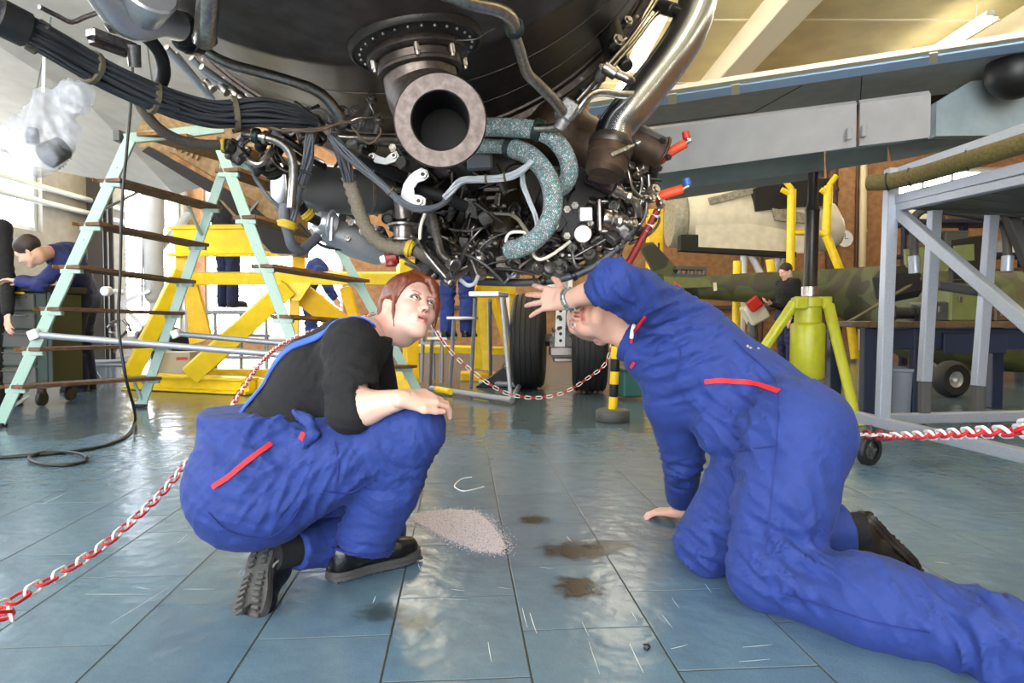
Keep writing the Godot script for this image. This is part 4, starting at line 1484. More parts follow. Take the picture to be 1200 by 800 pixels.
	bundle(o, "cable_bundle", [612, 200, 2.2, 613, 216, 2.22, 620, 234, 2.24, 627, 252, 2.26, 629, 266, 2.28, 624, 274, 2.3], 7, 6, M.wire_pale, 7, 0.5, 2.6)
	tie(o, [353, 216, 2.13, 350, 226, 2.14], 17, M.strap)
	tie(o, [346, 238, 2.15, 344, 246, 2.15], 15, M.strap)
	tie(o, [458, 224, 2.155, 466, 231, 2.16], 13, M.strap)
	tie(o, [570, 210, 2.175, 580, 209, 2.17], 12, M.strap)
	tie(o, [592, 207, 2.165, 600, 206, 2.16], 12, M.strap)
	# yellow sleeves, dark bends
	for q in [[337, 263, 2.15, 334, 272, 2.15, 22], [361, 251, 2.3, 366, 256, 2.31, 15], [480, 291, 2.28, 486, 293, 2.28, 19]]:
		var s0 := P(q[0], q[1], q[2])
		var ylo := band(o, "yellow_sleeve", s0, P(q[3], q[4], q[5]) - s0, px(q[6] * 0.5, q[2]), px(10, q[2]), M.yellow_rubber)
		g = Geo.new()
		g.torus(s0, Geo.frame(P(q[3], q[4], q[5]) - s0), px(q[6] * 0.5, q[2]), px(q[6] * 0.5, q[2]), 0.005, 20, 6)
		part(ylo, "bead", g, M.yellow_rubber)
	hose(o, "rubber_hose", [333, 238, 2.13, 333, 256, 2.14, 338, 274, 2.16, 342, 287, 2.18, 352, 294, 2.22, 362, 287, 2.26, 372, 278, 2.3], 12, M.wire_grey, 8, 12)
	hose(o, "rubber_hose", [350, 238, 2.26, 358, 250, 2.3, 370, 258, 2.34, 384, 262, 2.38], 12, M.cast_black, 8, 12)
	hose(o, "drain_pipe", [350, 262, 2.4, 366, 280, 2.42, 384, 290, 2.44, 408, 292, 2.46], 4, M.rubber, 7, 8)
	g = Geo.new()
	g.cyl(P(372, 258, 2.36), P(392, 264, 2.40), 0.034, 0.040, 20, 0.004)
	g.cyl(P(366, 272, 2.36), P(378, 266, 2.38), 0.02, 0.024, 14, 0.003)
	g.torus(P(388, 262, 2.39), Geo.frame(Vector3(1, -0.2, 0)), 0.043, 0.043, 0.007, 24, 8)
	g.cyl(P(389, 255, 2.36), P(388, 282, 2.36), 0.008, 0.008, 8)
	part(o, "pump_inlet", g, M.alu)
	g = Geo.new()
	g.lathe([Vector2(0, 0), Vector2(0.036, 0.0), Vector2(0.05, 0.05), Vector2(0.062, 0.13), Vector2(0.058, 0.24), Vector2(0.03, 0.30), Vector2(0, 0.31)], Transform3D(Geo.frame(P(470, 300, 2.62) - P(376, 266, 2.42)), P(376, 268, 2.42)), 32)
	part(o, "pump_housing", g, M.alu)
	for q in [[412, 262], [425, 272], [408, 280], [440, 268]]:
		g = Geo.new()
		hexnut(g, P(q[0], q[1], 2.42), Vector3(0, 0.2, 1), 0.012, 0.016)
		part(o, "bolt", g, M.steel)
	# ribbed tan hose with yellow cuff, its tail
	var ribbed := curve(pts3([408, 206, 2.2, 412, 220, 2.21, 417, 236, 2.22, 424, 256, 2.24, 434, 274, 2.26, 448, 286, 2.28, 464, 291, 2.29, 480, 291, 2.3]), 10)
	var rad2 := PackedFloat32Array()
	for k in ribbed.size():
		rad2.append(px(8.0, 2.25) * (1.0 + (0.10 if k % 6 < 3 else -0.06)))
	g = Geo.new()
	g.tube(ribbed, rad2, 16)
	part(o, "ribbed_hose", g, M.hose_tan)
	hose(o, "rubber_hose", [484, 292, 2.29, 494, 298, 2.3, 508, 308, 2.34, 520, 318, 2.4], 14, M.hose_grey, 7, 12)
	g = Geo.new()
	g.cyl(P(470, 228, 2.34), P(473, 256, 2.36), 0.028, 0.028, 18, 0.003)
	g.cyl(P(473, 262, 2.34), P(473, 266, 2.34), 0.054, 0.054, 28, 0.003)
	g.cyl(P(473, 266, 2.34), P(473, 280, 2.34), 0.034, 0.034, 22)
	g.cyl(P(473, 280, 2.34), P(473, 284, 2.34), 0.056, 0.056, 28, 0.003)
	part(o, "flanged_spool", g, M.steel_dark)
	g = Geo.new()
	g.cyl(P(452, 303, 2.32), P(466, 300, 2.32), 0.024, 0.026, 14, 0.003)
	g.cyl(P(458, 297, 2.32), P(459, 312, 2.32), 0.02, 0.02, 12, 0.003)
	var red := part(o, "drain_valve", g, M.red_dark)
	g = Geo.new()
	g.cyl(P(446, 305, 2.32), P(453, 303, 2.32), 0.014, 0.016, 12, 0.002)
	part(red, "valve_tip", g, M.white_paint)
	# light alloy levers
	var lever := func(list: Array, d: float, holes: Array):
		var poly := PackedVector2Array()
		var c0 := P(list[0], list[1], d)
		for k in range(0, list.size(), 2):
			var w := P(list[k], list[k + 1], d) - c0
			poly.append(Vector2(w.x, w.y))
		var gg := Geo.new()
		gg.prism(poly, 0.012, Transform3D(Basis(), c0))
		var lv := part(o, "bell_crank", gg, M.lever)
		for q in holes:
			gg = Geo.new()
			gg.ring(P(q[0], q[1], d) + Vector3(0, 0, 0.002), P(q[0], q[1], d) + Vector3(0, 0, 0.014), px(q[2], d), px(q[2] * 0.6, d), 16, 0.001)
			part(lv, "bush", gg, M.steel)
			gg = Geo.new()
			gg.cyl(P(q[0], q[1], d) + Vector3(0, 0, 0.004), P(q[0], q[1], d) + Vector3(0, 0, 0.009), px(q[2] * 0.6, d), px(q[2] * 0.6, d), 12)
			part(lv, "pivot", gg, M.cast_black)
	lever.call([486, 201, 494, 197, 501, 200, 503, 207, 497, 212, 490, 214, 485, 221, 486, 228, 493, 229, 499, 233, 498, 240, 491, 243, 482, 241, 474, 236, 470, 228, 473, 216, 480, 206], 2.24, [[496, 205, 4.5], [491, 236, 4.5]])
	lever.call([432, 183, 437, 179, 444, 183, 452, 186, 458, 180, 465, 177, 468, 183, 463, 190, 452, 193, 440, 191], 2.3, [[436, 184, 3.5], [462, 183, 3.5]])
	hose(o, "pipe", [394, 160, 2.2, 420, 161, 2.22, 446, 162, 2.25, 478, 164, 2.3], 9, M.steel, 6, 12)
	g = Geo.new()
	g.cyl(P(470, 190, 2.25), P(486, 194, 2.28), 0.024, 0.03, 18, 0.003)
	g.cyl(P(474, 191, 2.22), P(470, 190, 2.2), 0.018, 0.018, 16)
	part(o, "pipe_fitting", g, M.cast_dark)
	for q in [[409, 140, 2.1, 418, 132, 2.12], [424, 150, 2.12, 436, 118, 2.14], [440, 156, 2.14, 444, 142, 2.12]]:
		g = Geo.new()
		g.cyl(P(q[0], q[1], q[2]), P(q[3], q[4], q[5]), 0.008, 0.01, 8)
		hexnut(g, P(q[3], q[4], q[5]), Vector3(0, 0.4, 1), 0.016, 0.02)
		part(o, "link_bolt", g, M.steel_dark)
	hose(o, "bonding_wire", [406, 145, 2.08, 420, 138, 2.08, 438, 136, 2.1, 434, 122, 2.12], 2.5, M.steel, 6, 6)
	hose(o, "bonding_wire", [412, 148, 2.08, 424, 162, 2.1, 434, 168, 2.12, 446, 156, 2.13, 442, 142, 2.13], 3, M.wire_brown, 6, 6)
	hose(o, "rubber_hose", [420, 176, 2.3, 436, 188, 2.34, 455, 200, 2.4, 470, 206, 2.46], 16, M.rubber, 6, 14)
	hose(o, "rubber_hose", [484, 218, 2.32, 500, 224, 2.34, 520, 230, 2.36, 545, 242, 2.42], 14, M.rubber, 6, 14)
	band(o, "hose_clip", P(524, 231, 2.36), Vector3(1, -0.4, 0), px(9, 2.36), 0.02, M.steel)

	# ---- gearbox under the belly: a cast body, dark and oily
	var s := Sdf.new()
	s.chain([P(470, 235, 2.78), P(520, 262, 2.80), P(580, 270, 2.82), P(650, 264, 2.80), P(706, 240, 2.76), P(745, 200, 2.70)], [0.10, 0.16, 0.18, 0.175, 0.13, 0.09], 0.05)
	s.chain([P(500, 190, 2.86), P(580, 205, 2.9), P(680, 195, 2.85)], [0.10, 0.16, 0.14], 0.05)
	s.cap(P(655, 236, 2.5), P(672, 240, 2.7), 0.09, 0.11, 0.03)
	s.cap(P(540, 300, 2.7), P(660, 300, 2.68), 0.07, 0.07, 0.03)
	s.ell(P(545, 245, 2.62), Vector3(0.13, 0.14, 0.14), 0.03, Basis(), true)
	g = Geo.new()
	s.mesh(0.014, g)
	crumple(g, [], 0.006, 6)
	part(o, "gearbox", g, M.cast_black)
	s = Sdf.new()
	s.chain([P(612, 176, 2.80), P(655, 152, 2.68), P(694, 176, 2.64), P(704, 208, 2.64)], [0.10, 0.11, 0.10, 0.075], 0.05)
	g = Geo.new()
	s.mesh(0.014, g)
	smooth_normals(g)
	part(o, "bleed_plenum", g, M.casing_far)
	g = Geo.new()
	for k in 7:
		g.box(P(578 + k * 3.5, 224 + k * 9.5, 2.56), Vector3(0.07 + 0.012 * sin(k * 2.1), 0.018, 0.08), Basis(Vector3.BACK, 0.06 * sin(k * 1.7)), 0.004)
	g.cyl(P(596, 214, 2.56), P(602, 232, 2.52), 0.05, 0.045, 20, 0.005)
	g.cyl(P(592, 256, 2.54), P(590, 276, 2.54), 0.045, 0.05, 18, 0.005)
	g.box(P(596, 310, 2.5), Vector3(0.10, 0.06, 0.06), Basis(Vector3.BACK, 0.05), 0.006)
	g.bar(P(606, 292, 2.48), P(607, 326, 2.5), 0.012, 0.016, Vector3.BACK, 0.002)
	part(o, "fuel_control_unit", g, M.oily)
	g = Geo.new()
	g.cyl(P(627, 214, 2.58), P(632, 218, 2.46), 0.075, 0.070, 28, 0.006)
	g.torus(P(631, 217, 2.48), Geo.frame(P(632, 218, 2.46) - P(627, 214, 2.58)), 0.05, 0.05, 0.008, 28, 8)
	part(o, "pump_cover", g, M.oily)
	# triangular black castings with their bolts
	for tri in [[660, 248, 30.0, 0.3], [684, 222, 34.0, 0.1], [672, 262, 26.0, -0.3]]:
		g = Geo.new()
		var c0 := P(tri[0], tri[1], 2.42)
		var poly := PackedVector2Array()
		for k in 24:
			var an: float = TAU * k / 24.0 + tri[3]
			var rr0 := px(tri[2], 2.42) * (0.62 + 0.30 * cos(3.0 * an))
			poly.append(Vector2(cos(an), sin(an)) * rr0)
		g.prism(poly, 0.035, Transform3D(Basis(Vector3.UP, 0.15), c0))
		var tc := part(o, "cover_casting", g, M.cast_black)
		for k in 3:
			g = Geo.new()
			var an := TAU * k / 3.0
			hexnut(g, c0 + Vector3(cos(an), sin(an), 0) * px(tri[2] * 0.68, 2.42) + Vector3(0, 0, 0.016), Vector3(0.15, 0, 1), 0.013, 0.014)
			part(tc, "bolt", g, M.steel)
	g = Geo.new()
	g.cyl(P(682, 274, 2.44), P(683, 274, 2.36), 0.036, 0.033, 26, 0.004)
	var cap := part(o, "round_plug", g, M.steel_dark)
	g = Geo.new()
	for k in 12:
		var an := TAU * k / 12.0
		g.box(P(683, 274, 2.358) + Vector3(cos(an), sin(an), 0) * 0.022, Vector3(0.012, 0.005, 0.006), Basis(Vector3.BACK, an), 0.001)
	g.cyl(P(683, 274, 2.36), P(683, 274, 2.345), 0.010, 0.009, 6)
	part(cap, "serration", g, M.steel)
	# filter run on the right
	g = Geo.new()
	g.box(P(686, 252, 2.38), Vector3(0.045, 0.05, 0.05), Basis(Vector3.BACK, 0.03), 0.004)
	part(o, "filter_block", g, M.alu)
	g = Geo.new()
	g.box(P(701, 254, 2.40), Vector3(0.014, 0.115, 0.09), Basis(Vector3.BACK, 0.03), 0.004)
	for y in [236, 271]:
		hexnut(g, P(703, y, 2.38), Vector3(1, 0, 0.2), 0.010, 0.02)
	part(o, "filter_flange", g, M.steel_dark)
	g = Geo.new()
	var fx := Transform3D(Geo.frame(P(740, 262, 2.44) - P(704, 255, 2.40)), P(704, 255, 2.40))
	g.lathe([Vector2(0, 0), Vector2(0.030, 0), Vector2(0.033, 0.004), Vector2(0.033, 0.03), Vector2(0.037, 0.034), Vector2(0.037, 0.05), Vector2(0.030, 0.055), Vector2(0.036, 0.065), Vector2(0.024, 0.10), Vector2(0.016, 0.118), Vector2(0, 0.12)], fx, 26)
	part(o, "filter_bowl", g, M.steel)
	g = Geo.new()
	g.box(P(728, 268, 2.42), Vector3(0.05, 0.03, 0.04), Basis(Vector3.BACK, -0.7), 0.004)
	g.cyl(P(730, 272, 2.4), P(736, 278, 2.38), 0.016, 0.014, 12, 0.002)
	part(o, "filter_outlet", g, M.cast)
	# purple tinted block with its union
	g = Geo.new()
	g.bar(P(688, 206, 2.36), P(720, 221, 2.36), 0.05, 0.045, Vector3.UP, 0.006)
	part(o, "heat_tinted_block", g, M.purple)
	g = Geo.new()
	g.cyl(P(718, 221, 2.34), P(727, 226, 2.35), 0.026, 0.026, 6, 0.003)
	g.cyl(P(727, 226, 2.35), P(735, 230, 2.36), 0.016, 0.016, 14)
	g.cyl(P(734, 230, 2.36), P(739, 232, 2.36), 0.022, 0.022, 6, 0.002)
	part(o, "union_nut", g, M.steel)
	hose(o, "pipe", [738, 232, 2.36, 744, 236, 2.37, 747, 244, 2.38, 748, 252, 2.4], 9, M.steel, 6, 12)
	for q in [[732, 190, 2.4, 737, 205, 2.38, 742, 222, 2.4, 752, 230, 2.42, 760, 222, 2.44, 760, 205, 2.44], [746, 196, 2.42, 752, 210, 2.42, 750, 226, 2.44, 744, 238, 2.44], [758, 228, 2.42, 757, 248, 2.44, 750, 262, 2.46, 740, 262, 2.46], [752, 234, 2.4, 744, 256, 2.42, 730, 270, 2.44]]:
		hose(o, "fuel_line", q, 4, M.steel, 6, 8)
	for q in [[736, 196, 0.016], [745, 206, 0.014], [764, 224, 0.02], [752, 198, 0.018], [760, 234, 0.016], [772, 240, 0.015], [738, 262, 0.02]]:
		g = Geo.new()
		hexnut(g, P(q[0], q[1], 2.42), Vector3(0.5, 0.2, 0.8), q[2], 0.022)
		part(o, "pipe_fitting", g, M.steel)
	# orange protective sleeves with their caps, and the red strut
	for q in [[772, 189, 2.45, 786, 178, 2.43, 803, 168, 2.42, 11.0, "red", 804, 159], [768, 232, 2.45, 782, 227, 2.43, 800, 222, 2.42, 12.0, "blue_cap", 805, 214]]:
		hose(o, "orange_sleeve", q.slice(0, 9), q[9], M.orange, 8, 14)
		g = Geo.new()
		g.cyl(P(q[6], q[7], q[8]), P(q[6] + 6, q[7] - 4, q[8]), 0.009, 0.009, 10)
		g.cyl(P(q[6] + 6, q[7] - 3, q[8]), P(q[11], q[12] + 2, q[8]), 0.010, 0.010, 10)
		part(o, "pipe_end", g, M.steel)
		g = Geo.new()
		g.cyl(P(q[11] + 1, q[12] + 4, q[8]), P(q[11] - 1, q[12] - 5, q[8]), 0.014, 0.013, 14, 0.003)
		part(o, "blanking_cap", g, M[q[10]])
	hose(o, "pipe", [762, 224, 2.44, 772, 232, 2.43, 774, 240, 2.43, 771, 248, 2.43], 5, M.steel, 6, 10)
	g = Geo.new()
	g.cyl(P(771, 246, 2.43), P(737, 308, 2.5), 0.0125, 0.0135, 16, 0.002)
	part(o, "red_strut", g, M.red_dark)
	for q in [[768, 252, "white_paint"], [766, 256, "rubber"], [762, 263, "white_paint"], [758, 270, "steel"]]:
		band(o, "strut_band", P(q[0], q[1], 2.432 + (q[1] - 246) * 0.0011), Vector3(0.45, 0.83, -0.06), 0.0142, 0.016, M[q[2]])
	# hose round the lower edge
	hose(o, "rubber_hose", [560, 330, 2.62, 610, 331, 2.56, 650, 328, 2.52, 684, 318, 2.5, 710, 302, 2.48, 734, 278, 2.46, 746, 262, 2.46], 9, M.wire_dark, 8, 12)
	for q in [[636, 329], [672, 323], [700, 309], [722, 291]]:
		band(o, "hose_clip", P(q[0], q[1], 2.5), Vector3(0.8, 0.5, 0), px(6.5, 2.5), 0.016, M.cast_black)
	# white wires and small bright lines
	hose(o, "white_wire", [598, 290, 2.36, 593, 282, 2.34, 598, 273, 2.33, 612, 272, 2.33, 624, 278, 2.33, 630, 274, 2.32], 4, M.white_wire, 8, 8)
	hose(o, "white_wire", [626, 288, 2.34, 625, 298, 2.33, 632, 304, 2.32, 644, 300, 2.33, 656, 292, 2.35, 668, 283, 2.38], 4, M.white_wire, 8, 8)
	hose(o, "fuel_line", [600, 252, 2.36, 608, 258, 2.34, 618, 272, 2.33, 624, 276, 2.33], 5, M.hose_tan, 7, 8)
	hose(o, "fuel_line", [497, 228, 2.4, 506, 250, 2.38, 512, 276, 2.36, 518, 298, 2.34, 532, 308, 2.32], 10, M.steel_dark, 8, 12)
	hose(o, "fuel_line", [478, 270, 2.34, 494, 290, 2.3, 512, 312, 2.27, 527, 330, 2.25], 6, M.steel, 8, 10)
	hose(o, "fuel_line", [552, 312, 2.36, 540, 322, 2.3, 530, 331, 2.26], 5, M.steel_dark, 6, 8)
	hose(o, "fuel_line", [548, 286, 2.4, 542, 300, 2.38, 536, 318, 2.34, 532, 326, 2.3], 5, M.steel_dark, 6, 8)
	hose(o, "white_wire", [498, 250, 2.3, 493, 265, 2.3, 492, 280, 2.32], 4, M.white_wire, 6, 8)
	hose(o, "drain_pipe", [540, 328, 2.34, 548, 334, 2.32, 556, 332, 2.34, 560, 324, 2.38], 5, M.wire_pale, 6, 8)
	for q in [[531, 309, 2.31, 8.0], [527, 331, 2.25, 6.0]]:
		g = Geo.new()
		g.ring(P(q[0] - 3, q[1] - 2, q[2] + 0.01), P(q[0] + 3, q[1] + 2, q[2] - 0.01), px(q[3], q[2]), px(q[3] * 0.55, q[2]), 18, 0.002)
		part(o, "pipe_eye", g, M.steel)
	hose(o, "air_duct", [505, 178, 2.6, 530, 186, 2.6, 548, 200, 2.62, 560, 216, 2.66], 26, M.cast_black, 6, 18)

	# ---- small fittings all over the accessory side, each its own piece
	var rng := RandomNumberGenerator.new()
	rng.seed = 2024
	var mats := [M.cast_dark, M.cast, M.oily, M.steel, M.cast, M.steel_dark, M.cast_dark, M.oily, M.cast_mid, M.cast_mid, M.cast_black]
	var zones := [[500, 720, 280, 326, 2.50, 150], [645, 755, 200, 300, 2.50, 130], [575, 640, 205, 300, 2.56, 60], [470, 560, 200, 320, 2.66, 70], [380, 480, 170, 300, 2.60, 50], [285, 360, 150, 205, 2.16, 26], [345, 430, 130, 175, 2.2, 18]]
	for z in zones:
		for k in z[5]:
			var x := rng.randf_range(z[0], z[1])
			var y := rng.randf_range(z[2], z[3])
			var low: float = 326.0 - maxf(0.0, (x - 640.0) * (x - 640.0) * 0.0042) if x > 640 else (326.0 if x > 500 else 200.0 + (x - 285.0) * 0.55)
			if y > low - 3.0:
				continue
			var d: float = z[4] + rng.randf_range(-0.05, 0.06)
			var c := P(x, y, d)
			var dir := Vector3(rng.randf_range(-0.7, 0.7), rng.randf_range(-0.6, 0.6), rng.randf_range(0.3, 1.0)).normalized()
			var m: Material = mats[rng.randi_range(0, mats.size() - 1)]
			g = Geo.new()
			match rng.randi_range(0, 6):
				0:
					var r := rng.randf_range(0.012, 0.030)
					g.cyl(c - dir * 0.06, c, r, r, 14, 0.003)
					g.cyl(c, c + dir * 0.012, r * 0.6, r * 0.55, 12, 0.002)
					part(o, "boss", g, m)
				1:
					hexnut(g, c - dir * 0.01, dir, rng.randf_range(0.009, 0.016), 0.018)
					part(o, "bolt", g, M.steel if rng.randf() < 0.6 else m)
				2:
					g.box(c, Vector3(rng.randf_range(0.02, 0.06), rng.randf_range(0.015, 0.04), rng.randf_range(0.03, 0.08)), Geo.frame(dir, Vector3(rng.randf(), 1, 0.3)), 0.004)
					part(o, "bracket", g, m)
				3, 4:
					var e := Vector3(rng.randf_range(-0.1, 0.1), rng.randf_range(-0.07, 0.07), rng.randf_range(-0.04, 0.03))
					var w := Vector3(rng.randf_range(-0.05, 0.05), rng.randf_range(-0.05, 0.05), 0.03)
					g.tube(curve(PackedVector3Array([c - e, c - e * 0.4 + w, c + e * 0.4 + w, c + e]), 5), rng.randf_range(0.0035, 0.007), 8)
					part(o, "small_pipe", g, m)
				5:
					var r := rng.randf_range(0.014, 0.026)
					g.lathe([Vector2(0, 0), Vector2(r, 0), Vector2(r, 0.01), Vector2(r * 0.75, 0.014), Vector2(r * 0.75, 0.028), Vector2(r * 0.9, 0.032), Vector2(r * 0.9, 0.044), Vector2(r * 0.4, 0.05), Vector2(0, 0.05)], Transform3D(Geo.frame(dir), c - dir * 0.02), 14)
					part(o, "connector", g, m)
				6:
					g.torus(c, Geo.frame(dir), 0.018, 0.018, 0.004, 18, 6)
					g.cyl(c - dir * 0.04, c - dir * 0.005, 0.015, 0.015, 12)
					part(o, "port", g, m)


# ---------------------------------------------------------------- the two mechanics
func head_frame(origin: Vector3, left: Vector3, face: Vector3, sc := 1.0) -> Transform3D:
	var f := face.normalized()
	var l := (left - f * left.dot(f)).normalized()
	return Transform3D(Basis(l, f.cross(l), f).scaled(Vector3.ONE * sc), origin)

# a work shoe: from heel to toe along -> the sole's plane has the normal up
func shoe(parent: Node3D, heel: Vector3, toe: Vector3, up: Vector3, sole_mat: Material, top_mat: Material, ankle: Vector3, bend := 0.0) -> Node3D:
	var y := (toe - heel)
	var l := y.length()
	y = y / l
	up = (up - y * up.dot(y)).normalized()
	var x := y.cross(up)
	var xf := Transform3D(Basis(x, up, -y), heel)     # local: x across, y up from the sole, -z to the toe
	var s := Sdf.new()
	var V := func(px, py, t): return xf * Vector3(px, py + (bend * maxf(0.0, t - 0.68) ** 2 * 4.0), -t * l)
	s.cap(V.call(0, 0.055, 0.14), V.call(0, 0.052, 0.45), 0.037, 0.038, 0.02)
	s.cap(V.call(0, 0.050, 0.45), V.call(0.004, 0.044, 0.72), 0.038, 0.040, 0.02)
	s.cap(V.call(0.004, 0.046, 0.72), V.call(0.004, 0.044, 0.86), 0.042, 0.036, 0.02)
	s.cap(V.call(0, 0.045, 0.13), V.call(0, 0.09, 0.12), 0.036, 0.036, 0.02)
	s.cap(V.call(0, 0.075, 0.20), ankle, 0.042, 0.040, 0.025)
	s.cap(V.call(0, 0.085, 0.25), V.call(0, 0.060, 0.52), 0.034, 0.030, 0.02)
	s.slice(V.call(0, 0.022, 0.4), -up, 0.30)
	var g := Geo.new()
	s.mesh(0.0055, g)
	smooth_normals(g)
	var o := part(parent, "shoe", g, top_mat)
	# the sole: an outline in plan, two layers and blocks of tread
	var outline := func(grow: float) -> PackedVector2Array:
		var r := PackedVector2Array()
		var t := [0.0, 0.03, 0.1, 0.22, 0.36, 0.5, 0.64, 0.78, 0.9, 0.97, 1.0]
		var w := [0.014, 0.029, 0.040, 0.042, 0.038, 0.043, 0.053, 0.056, 0.047, 0.029, 0.011]
		for i in t.size():
			r.append(Vector2(w[i] + grow, t[i] * l))
		for i in range(t.size() - 1, -1, -1):
			r.append(Vector2(-w[i] - grow, t[i] * l))
		return r
	g = Geo.new()
	var layer := func(y0: float, y1: float, grow: float):
		var p: PackedVector2Array = outline.call(grow)
		var lower := []
		var upper := []
		for q in p:
			lower.append(V.call(q.x, y0, q.y / l))
			upper.append(V.call(q.x, y1, q.y / l))
		g.loft([lower, upper])
	layer.call(0.009, 0.021, 0.003)
	layer.call(0.021, 0.035, 0.0)
	o = part(parent, "shoe_sole", g, sole_mat)
	var tread := Geo.new()
	for k in 13:
		var t := 0.05 + 0.9 * k / 12.0
		if k == 4: continue
		var w: float = 0.034 if k < 4 else 0.036 + 0.008 * sin((t - 0.3) * 3.2)
		for q in [-1.0, 1.0]:
			var f := xf.basis * Basis(Vector3.UP, q * 0.35)
			tread.box(V.call(q * w * 0.62, 0.0045, t), Vector3(w * 0.62, 0.009, l * 0.042), f, 0.0015)
	part(o, "tread", tread, sole_mat)
	var laces := Geo.new()
	for k in 4:
		var t := 0.36 + 0.075 * k
		var hh := 0.105 - 0.010 * k
		laces.tube(curve(PackedVector3Array([V.call(-0.028, hh - 0.018, t), V.call(0, hh, t + 0.01), V.call(0.028, hh - 0.018, t)]), 4), 0.0026, 6)
	part(parent, "lace", laces, M.black)
	return o

func ribbon(parent: Node3D, called: String, surf: Geo, path: PackedVector3Array, width: float, thick: float, m: Material, lift := 0.002, snap := false) -> MeshInstance3D:
	# a band laid on a cloth surface
	var g := Geo.new()
	var left := PackedVector3Array()
	var right := PackedVector3Array()
	var nors := PackedVector3Array()
	var sm := PackedVector3Array()
	if snap:                                    # for bands along an outline: the nearest point of the cloth
		for p in path:
			var best := 1e9
			var bi := 0
			for i in surf.v.size():
				var dd := surf.v[i].distance_squared_to(p)
				if dd < best:
					best = dd
					bi = i
			sm.append(surf.v[bi])
			nors.append(surf.n[bi])
		for r in 3:
			var sm2 := sm.duplicate()
			var n2 := nors.duplicate()
			for k in range(1, sm.size() - 1):
				sm[k] = (sm2[k - 1] + sm2[k] * 2.0 + sm2[k + 1]) / 4.0
				nors[k] = (n2[k - 1] + n2[k] * 2.0 + n2[k + 1]).normalized()
	else:                                       # else where the line of sight meets the cloth
		var dist := PackedFloat32Array()
		var dirs := PackedVector3Array()
		for p in path:
			var dir := (p - EYE).normalized()
			var near := 1e9
			var hits := []
			for i in surf.v.size():
				var q := surf.v[i] - EYE
				var t := q.dot(dir)
				if surf.n[i].dot(dir) < 0.1 and (q - dir * t).length_squared() < 0.0003 and t < near + 0.05:
					if t < near - 0.05: hits.clear()
					near = minf(near, t)
					hits.append(i)
			if hits.is_empty():
				continue
			var nn := Vector3.ZERO
			var far := 0.0
			for i in hits:
				nn += surf.n[i]
				far += ((surf.v[i] - EYE).dot(dir) * 0.35 + near * 0.65) / hits.size()
			dist.append(far)
			dirs.append(dir)
			nors.append(nn.normalized())
		for r in 6:
			var d2 := dist.duplicate()
			for k in range(1, dist.size() - 1):
				dist[k] = (d2[k - 1] + d2[k] * 2.0 + d2[k + 1]) / 4.0
		for k in dist.size():
			sm.append(EYE + dirs[k] * dist[k])
	for k in sm.size():
		var d := (sm[mini(k + 1, sm.size() - 1)] - sm[maxi(k - 1, 0)]).normalized()
		var w := nors[k].cross(d).normalized() * width * 0.5
		left.append(sm[k] - w + nors[k] * lift)
		right.append(sm[k] + w + nors[k] * lift)
	var rings := []
	for k in sm.size():
		var u := nors[k] * thick
		rings.append([left[k] - u, right[k] - u, right[k] + u, left[k] + u])
	for k in sm.size() - 1:
		for j in 4:
			var a: Vector3 = rings[k][j]
			var b: Vector3 = rings[k][(j + 1) % 4]
			g.face([b, a, rings[k + 1][j], rings[k + 1][(j + 1) % 4]])
	g.face(rings[0])
	var e: Array = rings[rings.size() - 1].duplicate()
	e.reverse()
	g.face(e)
	return part(parent, called, g, m)

